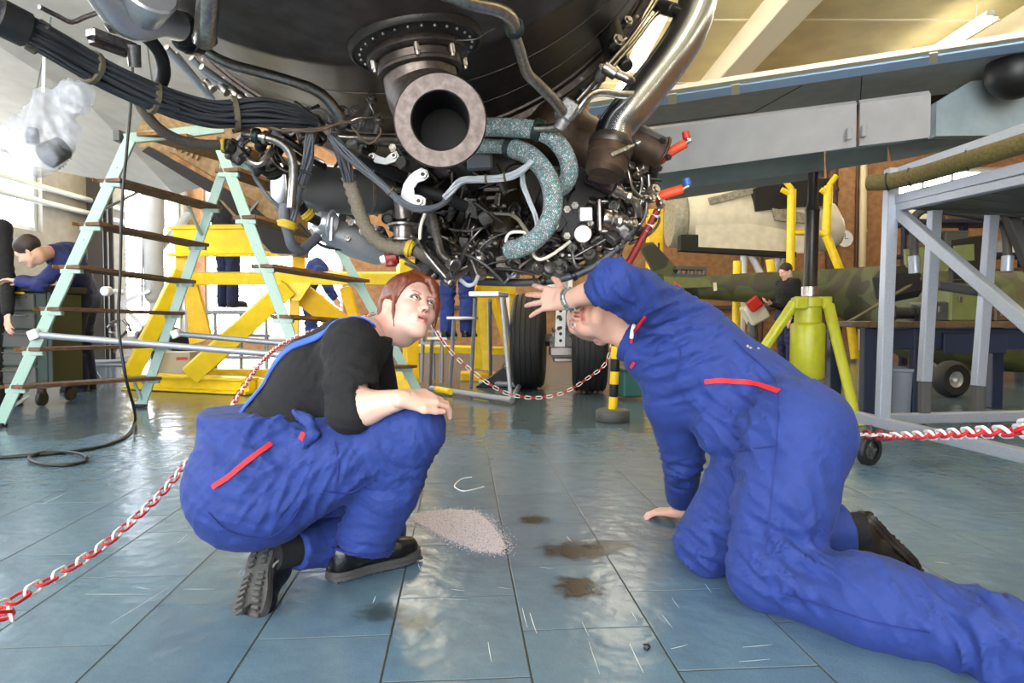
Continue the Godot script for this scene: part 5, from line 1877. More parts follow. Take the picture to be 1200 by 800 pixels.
func build_woman():
	var o := thing("person", F(300, 690), "woman with red hair in black top and blue dungarees, squatting and looking up", "person")
	var skin := Color(0.66, 0.405, 0.32)
	var hip_r := P(312, 570, 1.96)
	var hip_l := P(322, 566, 2.17)
	var knee_r := P(483, 503, 1.93)
	var ankle_r := P(426, 636, 2.06)
	var knee_l := P(446, 622, 2.30)
	var ankle_l := P(326, 648, 1.96)
	var pelvis := P(300, 562, 2.06)
	var waist := P(332, 505, 2.07)
	var chest := P(376, 442, 2.07)
	var neck := P(430, 393, 2.14)
	var sh_r := P(412, 404, 1.92)
	var sh_l := P(432, 398, 2.24)
	var el_r := P(409, 482, 1.86)
	var wr_r := P(473, 467, 1.83)
	var el_l := P(452, 490, 2.28)
	var wr_l := P(468, 512, 2.24)
	var lat := (sh_r - sh_l).normalized()
	var hx := head_frame(P(480, 361, 2.22), Vector3(0.68, -0.33, -0.66), Vector3(0.68, 0.30, 0.68), 0.92)
	# the body: one skin from head to foot
	var s := Sdf.new()
	s.chain([pelvis, waist, chest], [0.13, 0.10, 0.105], 0.05, lat, 1.3)
	s.chain([chest, neck], [0.10, 0.06], 0.05, lat, 1.2)
	for a in [[sh_r, el_r, wr_r], [sh_l, el_l, wr_l]]:
		s.cap(chest.lerp(neck, 0.5), a[0], 0.06, 0.055, 0.04)
		s.chain([a[0], a[1], a[1].lerp(a[2], 0.3), a[2]], [0.055, 0.044, 0.046, 0.027], 0.02)
	s.chain([hip_r, knee_r, ankle_r.lerp(knee_r, 0.1)], [0.095, 0.058, 0.036], 0.03)
	s.chain([hip_l, knee_l, ankle_l.lerp(knee_l, 0.15)], [0.095, 0.055, 0.036], 0.03)
	var g := Geo.new()
	var first := s.mesh(0.012, g)
	paint(g, first, func(_p): return skin)
	add_head(g, hx, true, skin, neck, 0.006, Color(0.20, 0.09, 0.05))
	# the near hand lies over the knee, fingers drooping past it
	var hy := (P(507, 466, 1.88) - wr_r).normalized()
	var hz := (Vector3(0.15, 0.9, 0.45) - hy * hy.dot(Vector3(0.15, 0.9, 0.45))).normalized()
	add_hand(g, Transform3D(Basis(hy.cross(hz), hy, hz), wr_r), [0.50, 0.52, 0.52, 0.5], [0.02, 0.0, -0.02, -0.06], Vector3(0.15, 1.0, -0.1), 0.93, skin, wr_r.lerp(el_r, 0.22))
	var hy2 := Vector3(0.25, -0.25, -0.9).normalized()
	var hz2 := Vector3(0.4, 0.7, 0.5)
	hz2 = (hz2 - hy2 * hy2.dot(hz2)).normalized()
	add_hand(g, Transform3D(Basis(hy2.cross(hz2) * -1.0, hy2, hz2 * 1.0), wr_l), [0.3, 0.3, 0.3, 0.3], [0, 0, 0, 0], Vector3(0.5, 0.8, -0.2), 0.9, skin, wr_l.lerp(el_l, 0.22), 0.005)
	smooth_normals(g)
	part(o, "body", g, M.skin)
	eyes(o, hx, Vector3(0.12, 0.34, 1.0), Color(0.035, 0.022, 0.016))
	# hair: a cap swept back from a side parting, long fringe over the far brow
	s = Sdf.new()
	var b := hx.basis.orthonormalized()
	var H := func(x, y, z): return hx * Vector3(x, y, z)
	s.ell(H.call(0, 0.040, -0.022), Vector3(0.083, 0.092, 0.104), 0.02, b)
	s.ell(H.call(0, -0.01, -0.075), Vector3(0.066, 0.070, 0.050), 0.03, b)
	s.ell(H.call(0, -0.043, 0.098), Vector3(0.086, 0.112, 0.098), 0.012, b, true)
	for q in [-1.0, 1.0]:
		s.ell(H.call(q * 0.094, -0.030, -0.006), Vector3(0.034, 0.036, 0.026), 0.01, b, true)
	s.cap(H.call(0, -0.09, -0.04), H.call(0, -0.2, -0.06), 0.075, 0.09, 0.02, Vector3.ZERO, 1.0, true)
	for k in 9:                                 # fringe, lock by lock, from the parting to the far temple
		var t := k / 8.0
		s.chain([H.call(-0.020 + 0.030 * t, 0.118 - 0.012 * t, 0.040 + 0.006 * t), H.call(0.020 + 0.036 * t, 0.088 - 0.010 * t, 0.082 - 0.012 * t), H.call(0.052 + 0.022 * t, 0.034 - 0.02 * t, 0.078 - 0.016 * t), H.call(0.072 + 0.008 * t, -0.028 - 0.035 * t, 0.050 - 0.008 * t)], [0.011, 0.011, 0.010, 0.004], 0.006)
	for k in 6:                                 # swept to the near side, over the ear
		var t := k / 5.0
		s.chain([H.call(-0.020 - 0.004 * t, 0.118 - 0.004 * t, 0.040 - 0.03 * t), H.call(-0.062 - 0.006 * t, 0.074, 0.046 - 0.055 * t), H.call(-0.080 - 0.003 * t, 0.022, 0.022 - 0.070 * t)], [0.010, 0.010, 0.007], 0.008)
	s.chain([H.call(-0.074, 0.060, 0.036), H.call(-0.080, 0.01, 0.022), H.call(-0.076, -0.045, 0.018), H.call(-0.067, -0.098, 0.020)], [0.009, 0.0065, 0.005, 0.0025], 0.006)
	g = Geo.new()
	s.mesh(0.0038, g)
	smooth_normals(g)
	var ln := FastNoiseLite.new()
	ln.frequency = 1.0
	var back := hx.affine_inverse()
	for i in g.v.size():                        # strands
		var q := back * g.v[i]
		var part_x := q.x + 0.02
		g.v[i] += g.n[i] * 0.0022 * ln.get_noise_3d(atan2(q.z, part_x) * 26.0, part_x * 30.0, 0)
	smooth_normals(g)
	part(o, "hair", g, M.hair_red)
	# black top
	s = Sdf.new()
	s.chain([waist.lerp(pelvis, 0.25), waist, chest], [0.112, 0.118, 0.128], 0.05, lat, 1.26)
	s.chain([chest, chest.lerp(neck, 0.62), neck.lerp(hx.origin, 0.16)], [0.124, 0.098, 0.066], 0.05, lat, 1.22)
	s.ell(chest + P(430, 470, 2.05) - P(395, 440, 2.05), Vector3(0.085, 0.085, 0.15), 0.06)
	s.cap(chest.lerp(neck, 0.55), sh_r, 0.08, 0.076, 0.05)
	s.cap(chest.lerp(neck, 0.55), sh_l, 0.08, 0.074, 0.05)
	var cuff := el_r.lerp(wr_r, 0.30)
	s.chain([sh_r, sh_r.lerp(el_r, 0.55), el_r, cuff.lerp(wr_r, 0.1)], [0.074, 0.073, 0.060, 0.055], 0.025)
	s.chain([sh_l, el_l, el_l.lerp(wr_l, 0.5)], [0.070, 0.056, 0.05], 0.025)
	s.slice(cuff, (wr_r - el_r), 0.064)
	s.slice(neck.lerp(hx.origin, 0.13) + Vector3(-0.012, 0.012, 0), Vector3(0.35, 0.92, 0.1), 0.11)
	g = Geo.new()
	s.mesh(0.009, g)
	crumple(g, [[el_r + Vector3(0, 0.04, 0), 0.15, Vector3(0.3, 0.9, 0).normalized(), 0.0061, 0.035], [chest.lerp(sh_r, 0.7), 0.16, Vector3(0.8, -0.6, 0).normalized(), 0.0061, 0.045], [waist, 0.22, Vector3(0.5, 0.85, 0).normalized(), 0.0061, 0.06], [sh_r.lerp(el_r, 0.3), 0.14, Vector3(0.2, 0.97, 0.1).normalized(), 0.0041, 0.04]], 0.002, 3)
	var shirt_geo := g
	part(o, "shirt", g, M.black_cloth)
	# dungarees
	s = Sdf.new()
	s.chain([P(318, 466, 2.07), P(310, 500, 2.07), pelvis.lerp(waist, 0.2), pelvis], [0.160, 0.160, 0.162, 0.165], 0.06, lat, 1.2)
	s.cap(P(262, 486, 2.0), P(262, 486, 2.14), 0.055, 0.055, 0.06)
	s.cap(P(292, 572, 1.98), P(296, 570, 2.14), 0.178, 0.172, 0.06)
	s.chain([hip_r + Vector3(0.02, 0, 0), hip_r.lerp(knee_r, 0.5), knee_r], [0.150, 0.118, 0.092], 0.05)
	s.chain([knee_r, knee_r.lerp(ankle_r, 0.45), ankle_r + (ankle_r - knee_r) * 0.10], [0.092, 0.094, 0.092], 0.03)
	s.chain([hip_l, hip_l.lerp(knee_l, 0.5), knee_l], [0.15, 0.115, 0.085], 0.04)
	var shin := Sdf.new()               # the folded leg, meshed on its own so that the near hem does not cut it
	shin.chain([knee_l, knee_l.lerp(ankle_l, 0.5), ankle_l.lerp(knee_l, 0.12)], [0.080, 0.072, 0.062], 0.03)
	s.slice(ankle_r + (ankle_r - knee_r) * 0.03, (ankle_r - knee_r) + Vector3(0.05, 0, 0.10), 0.125)
	shin.slice(ankle_l.lerp(knee_l, 0.14), ankle_l - knee_l, 0.2)
	s.slice(P(300, 481, 2.0), Vector3(-0.05, 1.0, 0), 0.34)
	g = Geo.new()
	s.mesh(0.009, g)
	shin.mesh(0.009, g)
	crumple(g, [[hip_r.lerp(knee_r, 0.22) + Vector3(0.02, 0.06, 0.1), 0.24, Vector3(0.85, -0.5, 0.1).normalized(), 0.0140, 0.055], [knee_r + Vector3(-0.06, -0.02, 0), 0.20, Vector3(0.93, 0.3, 0).normalized(), 0.0077, 0.04], [knee_r + Vector3(-0.06, -0.12, 0), 0.16, Vector3(0.45, 0.89, 0).normalized(), 0.0115, 0.05], [ankle_r + Vector3(0, 0.03, 0), 0.17, Vector3(0.1, 1, 0).normalized(), 0.0115, 0.05], [pelvis.lerp(waist, 0.5) + Vector3(0, 0, 0.15), 0.24, Vector3(0.3, 0.95, 0).normalized(), 0.0089, 0.06], [pelvis + Vector3(-0.05, -0.04, 0.1), 0.26, Vector3(0.6, -0.7, 0.2).normalized(), 0.0038, 0.09]], 0.003, 7)
	var jeans := g
	var dg := part(o, "dungarees", g, M.blue_cloth)
	ribbon(dg, "red_piping", jeans, curve(pts3([250, 571, 1.86, 268, 559, 1.85, 290, 541, 1.85, 318, 520, 1.88]), 8), 0.0135, 0.0015, M.red_piping, 0.004)
	ribbon(dg, "side_seam", jeans, curve(pts3([244, 600, 1.83, 268, 622, 1.82, 312, 630, 1.80, 340, 612, 1.80, 356, 585, 1.80]), 10), 0.004, 0.001, M.blue_dark, 0.001)
	ribbon(dg, "pocket_seam", jeans, curve(pts3([392, 517, 1.84, 396, 548, 1.82, 392, 575, 1.82]), 8), 0.004, 0.001, M.blue_dark, 0.001)
	ribbon(dg, "pocket_seam", jeans, curve(pts3([378, 576, 1.82, 410, 577, 1.82, 440, 560, 1.82]), 8), 0.004, 0.001, M.blue_dark, 0.001)
	ribbon(dg, "hem", jeans, curve(pts3([386, 640, 1.97, 405, 647, 1.95, 430, 650, 1.95, 462, 646, 1.99]), 8), 0.006, 0.001, M.blue_dark, 0.001)
	# straps from the back of the waist over the shoulder, and the buckle at the hip
	ribbon(o, "strap", shirt_geo, curve(pts3([246, 488, 2.0, 270, 462, 1.98, 302, 434, 1.97, 345, 403, 1.96, 385, 383, 1.95, 410, 378, 1.95, 430, 388, 1.94]), 8), 0.028, 0.0022, M.blue_strap, 0.005, true)
	ribbon(o, "strap", shirt_geo, curve(pts3([262, 470, 2.22, 302, 434, 2.22, 345, 400, 2.22, 385, 378, 2.20, 416, 376, 2.18]), 8), 0.028, 0.0022, M.blue_strap, 0.005, true)
	g = Geo.new()
	var fl := Sdf.new()
	fl.chain([P(345, 482, 1.86), P(362, 492, 1.84), P(367, 508, 1.83), P(356, 522, 1.83)], [0.012, 0.018, 0.019, 0.012], 0.012)
	fl.mesh(0.007, g)
	crumple(g, [[P(355, 500, 1.85), 0.1, Vector3(0.5, 0.8, 0).normalized(), 0.0077, 0.03]], 0.003, 9)
	part(o, "waist_flap", g, M.blue_cloth)
	g = Geo.new()
	g.box(P(354, 511, 1.80), Vector3(0.012, 0.022, 0.004), Basis(Vector3.BACK, -0.4), 0.001)
	part(o, "red_tab", g, M.red_piping)
	shoe(o, F(384, 683), F(490, 653), Vector3.UP, M.shoe_sole, M.shoe_black, ankle_r + Vector3(0, -0.02, 0), 0.02)
	var toe := F(283, 727)
	var heel := P(306, 636, 1.97)
	shoe(o, heel, toe + Vector3(0, 0.006, 0), Vector3(0.3, -0.15, -0.9), M.shoe_sole, M.shoe_black, ankle_l, 0.05)
	for a in [[ankle_r, knee_r], [ankle_l, knee_l]]:
		g = Geo.new()
		g.tube(PackedVector3Array([a[0] + (a[0] - a[1]) * 0.05, a[0], a[0].lerp(a[1], 0.14), a[0].lerp(a[1], 0.30)]), 0.048, 14)
		part(o, "sock", g, M.black_cloth)

func build_man():
	var o := thing("person", F(905, 715), "man in blue coveralls on hands and knees, reaching up under the engine", "person")
	var skin := Color(0.60, 0.35, 0.26)
	var neck := P(752, 402, 2.39)
	var chest := P(806, 420, 2.33)
	var waist := P(876, 472, 2.24)
	var pelvis := P(934, 506, 2.14)
	var sh_l := P(778, 366, 2.27)
	var sh_r := P(786, 472, 2.36)
	var el_l := P(721, 332, 2.09)
	var wr_l := P(667, 351, 2.27)
	var el_r := P(800, 535, 2.49)
	var wr_r := P(795, 594, 2.67)
	var hip_l := P(934, 508, 1.99)
	var knee_l := P(900, 668, 1.90)
	var ankle_l := P(1165, 748, 1.53)
	var hip_r := P(915, 510, 2.25)
	var knee_r := P(828, 636, 2.14)
	var ankle_r := P(992, 622, 2.12)
	var lat := (sh_l - sh_r).normalized()
	var hx := head_frame(P(697, 373, 2.46), Vector3(0.06, 0.97, -0.10), Vector3(-0.90, 0.10, 0.43), 1.05)
	var s := Sdf.new()
	s.chain([pelvis, waist, chest], [0.12, 0.115, 0.125], 0.05)
	s.chain([chest, neck], [0.11, 0.065], 0.05)
	for a in [[sh_l, el_l, wr_l], [sh_r, el_r, wr_r]]:
		s.cap(chest.lerp(neck, 0.5), a[0], 0.07, 0.06, 0.04)
		s.chain([a[0], a[1], a[1].lerp(a[2], 0.25), a[2]], [0.058, 0.045, 0.046, 0.029], 0.02)
	s.chain([hip_l, knee_l, ankle_l], [0.09, 0.058, 0.045], 0.03)
	s.chain([hip_r, knee_r, ankle_r], [0.09, 0.058, 0.045], 0.03)
	var g := Geo.new()
	var first := s.mesh(0.012, g)
	paint(g, first, func(_p): return skin)
	add_head(g, hx, false, skin, neck, 0.001, Color(0.16, 0.10, 0.07))
	# the raised hand, back to the viewer, fingers spread towards the belly of the engine
	var hy := (P(629, 350, 2.385) - wr_l).normalized()
	var hz := Vector3(0.1, 0.15, 1.0)
	hz = (hz - hy * hy.dot(hz)).normalized()
	add_hand(g, Transform3D(Basis(hy.cross(hz), hy, hz), wr_l + hy * 0.012), [0.16, 0.12, 0.10, 0.12], [-0.22, -0.07, 0.12, 0.36], Vector3(0.6, 0.75, -0.2), 1.12, skin, wr_l.lerp(el_l, 0.22))
	# the other palm flat on the floor
	var ry := (F(752, 598, 0.02) - wr_r)
	ry.y = -0.026
	ry = ry.normalized()
	var rz := (Vector3.UP - ry * ry.y).normalized()
	add_hand(g, Transform3D(Basis(ry.cross(rz), ry, rz), Vector3(wr_r.x, 0.040, wr_r.z)), [0.42, 0.40, 0.40, 0.42], [-0.12, -0.03, 0.06, 0.18], Vector3(0.75, 0.65, -0.05), 0.98, skin, wr_r.lerp(el_r, 0.12))
	smooth_normals(g)
	part(o, "body", g, M.skin)
	eyes(o, hx, Vector3(0.1, 0.25, 1.0), Color(0.10, 0.12, 0.13))
	# short hair
	s = Sdf.new()
	var b := hx.basis.orthonormalized()
	var H := func(x, y, z): return hx * Vector3(x, y, z)
	s.ell(H.call(0, 0.040, -0.022), Vector3(0.080, 0.088, 0.101), 0.02, b)
	s.ell(H.call(0, -0.045, 0.090), Vector3(0.095, 0.125, 0.092), 0.012, b, true)
	for q in [-1.0, 1.0]:
		s.ell(H.call(q * 0.090, -0.030, 0.0), Vector3(0.034, 0.045, 0.034), 0.01, b, true)
	s.cap(H.call(0, -0.09, -0.04), H.call(0, -0.2, -0.06), 0.085, 0.09, 0.02, Vector3.ZERO, 1.0, true)
	g = Geo.new()
	s.mesh(0.005, g)
	crumple(g, [], 0.003, 4)
	part(o, "hair", g, M.hair_brown)
	# coverall: body, sleeves and legs
	s = Sdf.new()
	s.chain([neck + (chest - neck) * 0.16, chest, waist], [0.105, 0.150, 0.152], 0.06, lat, 1.32)
	s.chain([waist, pelvis], [0.160, 0.166], 0.06)
	s.cap(hip_l, hip_r, 0.15, 0.15, 0.06)
	s.cap(P(850, 500, 2.2), P(885, 520, 2.16), 0.10, 0.10, 0.06)
	s.cap(chest.lerp(neck, 0.35), sh_l, 0.095, 0.092, 0.05)
	s.cap(chest.lerp(neck, 0.35), sh_r, 0.095, 0.085, 0.05)
	var cuff := el_l.lerp(wr_l, 0.44)
	s.chain([sh_l, sh_l.lerp(el_l, 0.6), el_l, cuff], [0.092, 0.084, 0.075, 0.054], 0.03)
	s.slice(cuff, wr_l - el_l, 0.085)
	s.chain([sh_r, el_r, wr_r + Vector3(0.01, 0.03, 0)], [0.085, 0.076, 0.056], 0.03)
	s.slice(wr_r + Vector3(0, 0.024, 0), wr_r - el_r, 0.085)
	s.chain([hip_l, hip_l.lerp(knee_l, 0.5), knee_l], [0.158, 0.138, 0.112], 0.04)
	s.chain([knee_l, knee_l.lerp(ankle_l, 0.5), ankle_l], [0.100, 0.112, 0.098], 0.03)
	s.slice(ankle_l + (ankle_l - knee_l) * 0.26, ankle_l - knee_l, 0.14)
	s.cap(ankle_l, ankle_l + (ankle_l - knee_l) * 0.42, 0.098, 0.092, 0.03)
	s.chain([hip_r, hip_r.lerp(knee_r, 0.5), knee_r], [0.145, 0.125, 0.098], 0.04)
	s.chain([knee_r, knee_r.lerp(ankle_r, 0.5), ankle_r], [0.095, 0.092, 0.086], 0.03)
	s.slice(ankle_r, ankle_r - knee_r, 0.12)
	s.slice(neck.lerp(hx.origin, 0.10), hx.origin - neck, 0.12)
	s.cap(neck, hx.origin, 0.062, 0.062, 0.008, Vector3.ZERO, 1.0, true)
	g = Geo.new()
	s.mesh(0.009, g)
	var away := Vector3(0.2, 0.1, 0.97)
	crumple(g, [[el_l, 0.17, Vector3(0.75, 0.5, 0.3).normalized(), 0.0153, 0.05], [sh_l + Vector3(0.03, -0.04, 0.05), 0.20, Vector3(-0.35, 0.9, 0).normalized(), 0.0170, 0.06], [P(850, 520, 2.05), 0.26, Vector3(0.8, 0.6, 0).normalized(), 0.0204, 0.07], [P(800, 430, 2.2), 0.22, Vector3(-0.5, 0.86, 0).normalized(), 0.0102, 0.08],
		[P(905, 455, 2.05), 0.2, Vector3(0.6, 0.8, 0).normalized(), 0.0136, 0.07], [P(795, 560, 2.45), 0.16, Vector3(0.1, 1, 0).normalized(), 0.0136, 0.045], [P(925, 655, 1.8), 0.17, Vector3(0.6, 0.75, 0).normalized(), 0.0255, 0.05], [P(1080, 700, 1.6), 0.2, Vector3(0.85, 0.5, 0).normalized(), 0.0102, 0.09], [P(1150, 740, 1.5), 0.18, Vector3(0.97, 0.2, 0).normalized(), 0.0238, 0.06], [P(820, 640, 2.05), 0.16, Vector3(0.5, 0.86, 0).normalized(), 0.0170, 0.05], [P(940, 590, 1.85), 0.2, Vector3(0.9, 0.3, 0).normalized(), 0.0051, 0.1]], 0.003, 17)
	var suit := g
	var co := part(o, "coverall", g, M.blue_cloth)
	ribbon(co, "red_piping", suit, curve(pts3([826, 447, 2.1, 850, 446, 2.06, 880, 449, 2.03, 913, 459, 1.97]), 10), 0.0145, 0.0015, M.red_piping, 0.004)
	ribbon(co, "side_seam", suit, curve(pts3([912, 462, 1.95, 910, 520, 1.83, 904, 580, 1.78, 898, 640, 1.77]), 12), 0.004, 0.001, M.blue_dark, 0.001)
	ribbon(co, "side_seam", suit, curve(pts3([912, 694, 1.76, 960, 708, 1.68, 1020, 728, 1.58, 1090, 742, 1.5]), 12), 0.004, 0.001, M.blue_dark, 0.001)
	ribbon(co, "pocket_seam", suit, curve(pts3([860, 528, 1.95, 885, 525, 1.9, 909, 522, 1.83]), 8), 0.004, 0.001, M.blue_dark, 0.001)
	ribbon(co, "pocket_seam", suit, curve(pts3([766, 418, 2.2, 776, 400, 2.2, 797, 408, 2.18, 790, 442, 2.18, 778, 446, 2.2]), 8), 0.004, 0.001, M.blue_dark, 0.001)
	ribbon(co, "waist_seam", suit, curve(pts3([860, 398, 2.15, 875, 412, 2.1, 895, 430, 2.05, 908, 445, 2.0, 912, 460, 1.97]), 8), 0.004, 0.001, M.blue_dark, 0.001)
	ribbon(co, "red_piping", suit, curve(pts3([755, 369, 2.25, 750, 377, 2.25, 745, 388, 2.25, 741, 402, 2.26]), 8), 0.009, 0.0015, M.red_piping, 0.006)
	ribbon(co, "red_piping", suit, curve(pts3([740, 430, 2.28, 744, 424, 2.27]), 6), 0.009, 0.0015, M.red_piping, 0.004)
	ribbon(co, "red_piping", suit, curve(pts3([790, 332, 2.2, 797, 336, 2.2]), 6), 0.010, 0.0015, M.red_piping, 0.003)
	g = Geo.new()
	for q in [[880, 396], [889, 394.5], [900, 394.5]]:
		var at := P(q[0], q[1], 2.12)
		var bi := 0
		var best := 1e9
		for i in suit.v.size():
			var dd := suit.v[i].distance_squared_to(at)
			if dd < best:
				best = dd
				bi = i
		g.cyl(suit.v[bi], suit.v[bi] + suit.n[bi] * 0.004, 0.006, 0.005, 10)
	part(co, "press_stud", g, M.stud)
	# collar standing away from the neck, with the white undershirt inside it
	g = Geo.new()
	var col := Sdf.new()
	var ax := (hx.origin - neck).normalized()
	col.cap(neck.lerp(hx.origin, -0.12), neck.lerp(hx.origin, 0.30), 0.082, 0.090, 0.01)
	col.cap(neck.lerp(hx.origin, -0.3), neck.lerp(hx.origin, 0.9), 0.070, 0.080, 0.006, Vector3.ZERO, 1.0, true)
	col.slice(neck.lerp(hx.origin, 0.26), ax, 0.2)
	col.mesh(0.006, g)
	crumple(g, [], 0.004, 5)
	part(co, "collar", g, M.blue_cloth)
	g = Geo.new()
	g.tube(curve(pts3([746, 374, 2.25, 742, 384, 2.25, 740, 396, 2.26]), 5), 0.007, 8)
	part(o, "undershirt", g, M.white_cloth)
	# wrist watch on the raised arm
	g = Geo.new()
	var wd := (wr_l - el_l).normalized()
	var wc := wr_l - wd * 0.012
	g.torus(wc, Geo.frame(wd, hz), 0.031, 0.036, 0.0065, 28, 8)
	for k in 14:
		var an := TAU * k / 14
		var f := Geo.frame(wd, hz)
		g.box(wc + f * Vector3(0.036 * cos(an), 0, 0.041 * sin(an)), Vector3(0.006, 0.018, 0.014), f * Basis(Vector3.UP, -an), 0.0012)
	part(o, "wrist_watch", g, M.watch)
	# boots
	g = Geo.new()
	g.tube(PackedVector3Array([ankle_r + (ankle_r - knee_r) * 0.12, ankle_r, ankle_r.lerp(knee_r, 0.14)]), 0.055, 14)
	part(o, "sock", g, M.black_cloth)
	shoe(o, P(1012, 596, 2.14), F(1076, 672) + Vector3(0, 0.02, 0), Vector3(-0.75, -0.62, 0.25), M.boot_brown, M.boot_brown, ankle_r, 0.03)
	var ad := (ankle_l - knee_l).normalized()
	var hl := ankle_l + ad * 0.18 + Vector3(0.03, 0.06, 0)
	shoe(o, hl, Vector3(hl.x + ad.x * 0.27, 0.03, hl.z + ad.z * 0.27), Vector3(-0.2, -0.9, 0.1), M.boot_brown, M.boot_brown, ankle_l + ad * 0.06, 0.03)


# ---------------------------------------------------------------- stands, frames and aircraft around the two
func beam(parent: Node3D, called: String, a: Vector3, b: Vector3, w: float, h: float, m: Material, hint := Vector3.UP, bev := 0.004) -> MeshInstance3D:
	var g := Geo.new()
	g.bar(a, b, w, h, hint, bev)
	return part(parent, called, g, m)

func rod(parent: Node3D, called: String, a: Vector3, b: Vector3, r: float, m: Material, sides := 12) -> MeshInstance3D:
	var g := Geo.new()
	g.cyl(a, b, r, r, sides)
	return part(parent, called, g, m)

func plate(list: Array, d: float, thick: float) -> Geo:       # an upright plate: outline in pixels at one distance
	var c0 := P(list[0], list[1], d)
	var poly := PackedVector2Array()
	for k in range(0, list.size(), 2):
		var w := P(list[k], list[k + 1], d) - c0
		poly.append(Vector2(w.x, w.y))
	var g := Geo.new()
	g.prism(poly, thick, Transform3D(Basis(), Vector3(c0.x, c0.y, c0.z)))
	return g

func slab(list: Array, h: float, thick: float) -> Geo:        # a level panel: outline in pixels where it meets the height h, thick upwards
	var poly := PackedVector2Array()
	for k in range(0, list.size(), 2):
		var w := F(list[k], list[k + 1], h)
		poly.append(Vector2(w.x, -w.z))
	var g := Geo.new()
	g.prism(poly, thick, Transform3D(Basis(Vector3.RIGHT, -PI * 0.5), Vector3(0, h + thick * 0.5, 0)))
	return g

func skin4(a: Array, thick: float) -> Geo:                  # a panel through four points, thick away from the viewer
	var p := pts3(a)
	var n := (p[1] - p[0]).cross(p[3] - p[0]).normalized()
	if n.dot(p[0] - EYE) < 0: n = -n
	var g := Geo.new()
	var q := []
	for k in 4: q.append(p[k] + n * thick)
	g.face([p[0], p[1], p[2], p[3]])
	g.face([q[0], q[1], q[2], q[3]])
	for k in 4:
		var j := (k + 1) % 4
		g.face([p[k], p[j], q[j], q[k]])
	return fix_winding(g)

func along(a: Vector3, b: Vector3, y: float) -> Vector3:      # the point of a leg at a height
	return a.lerp(b, (y - a.y) / (b.y - a.y))

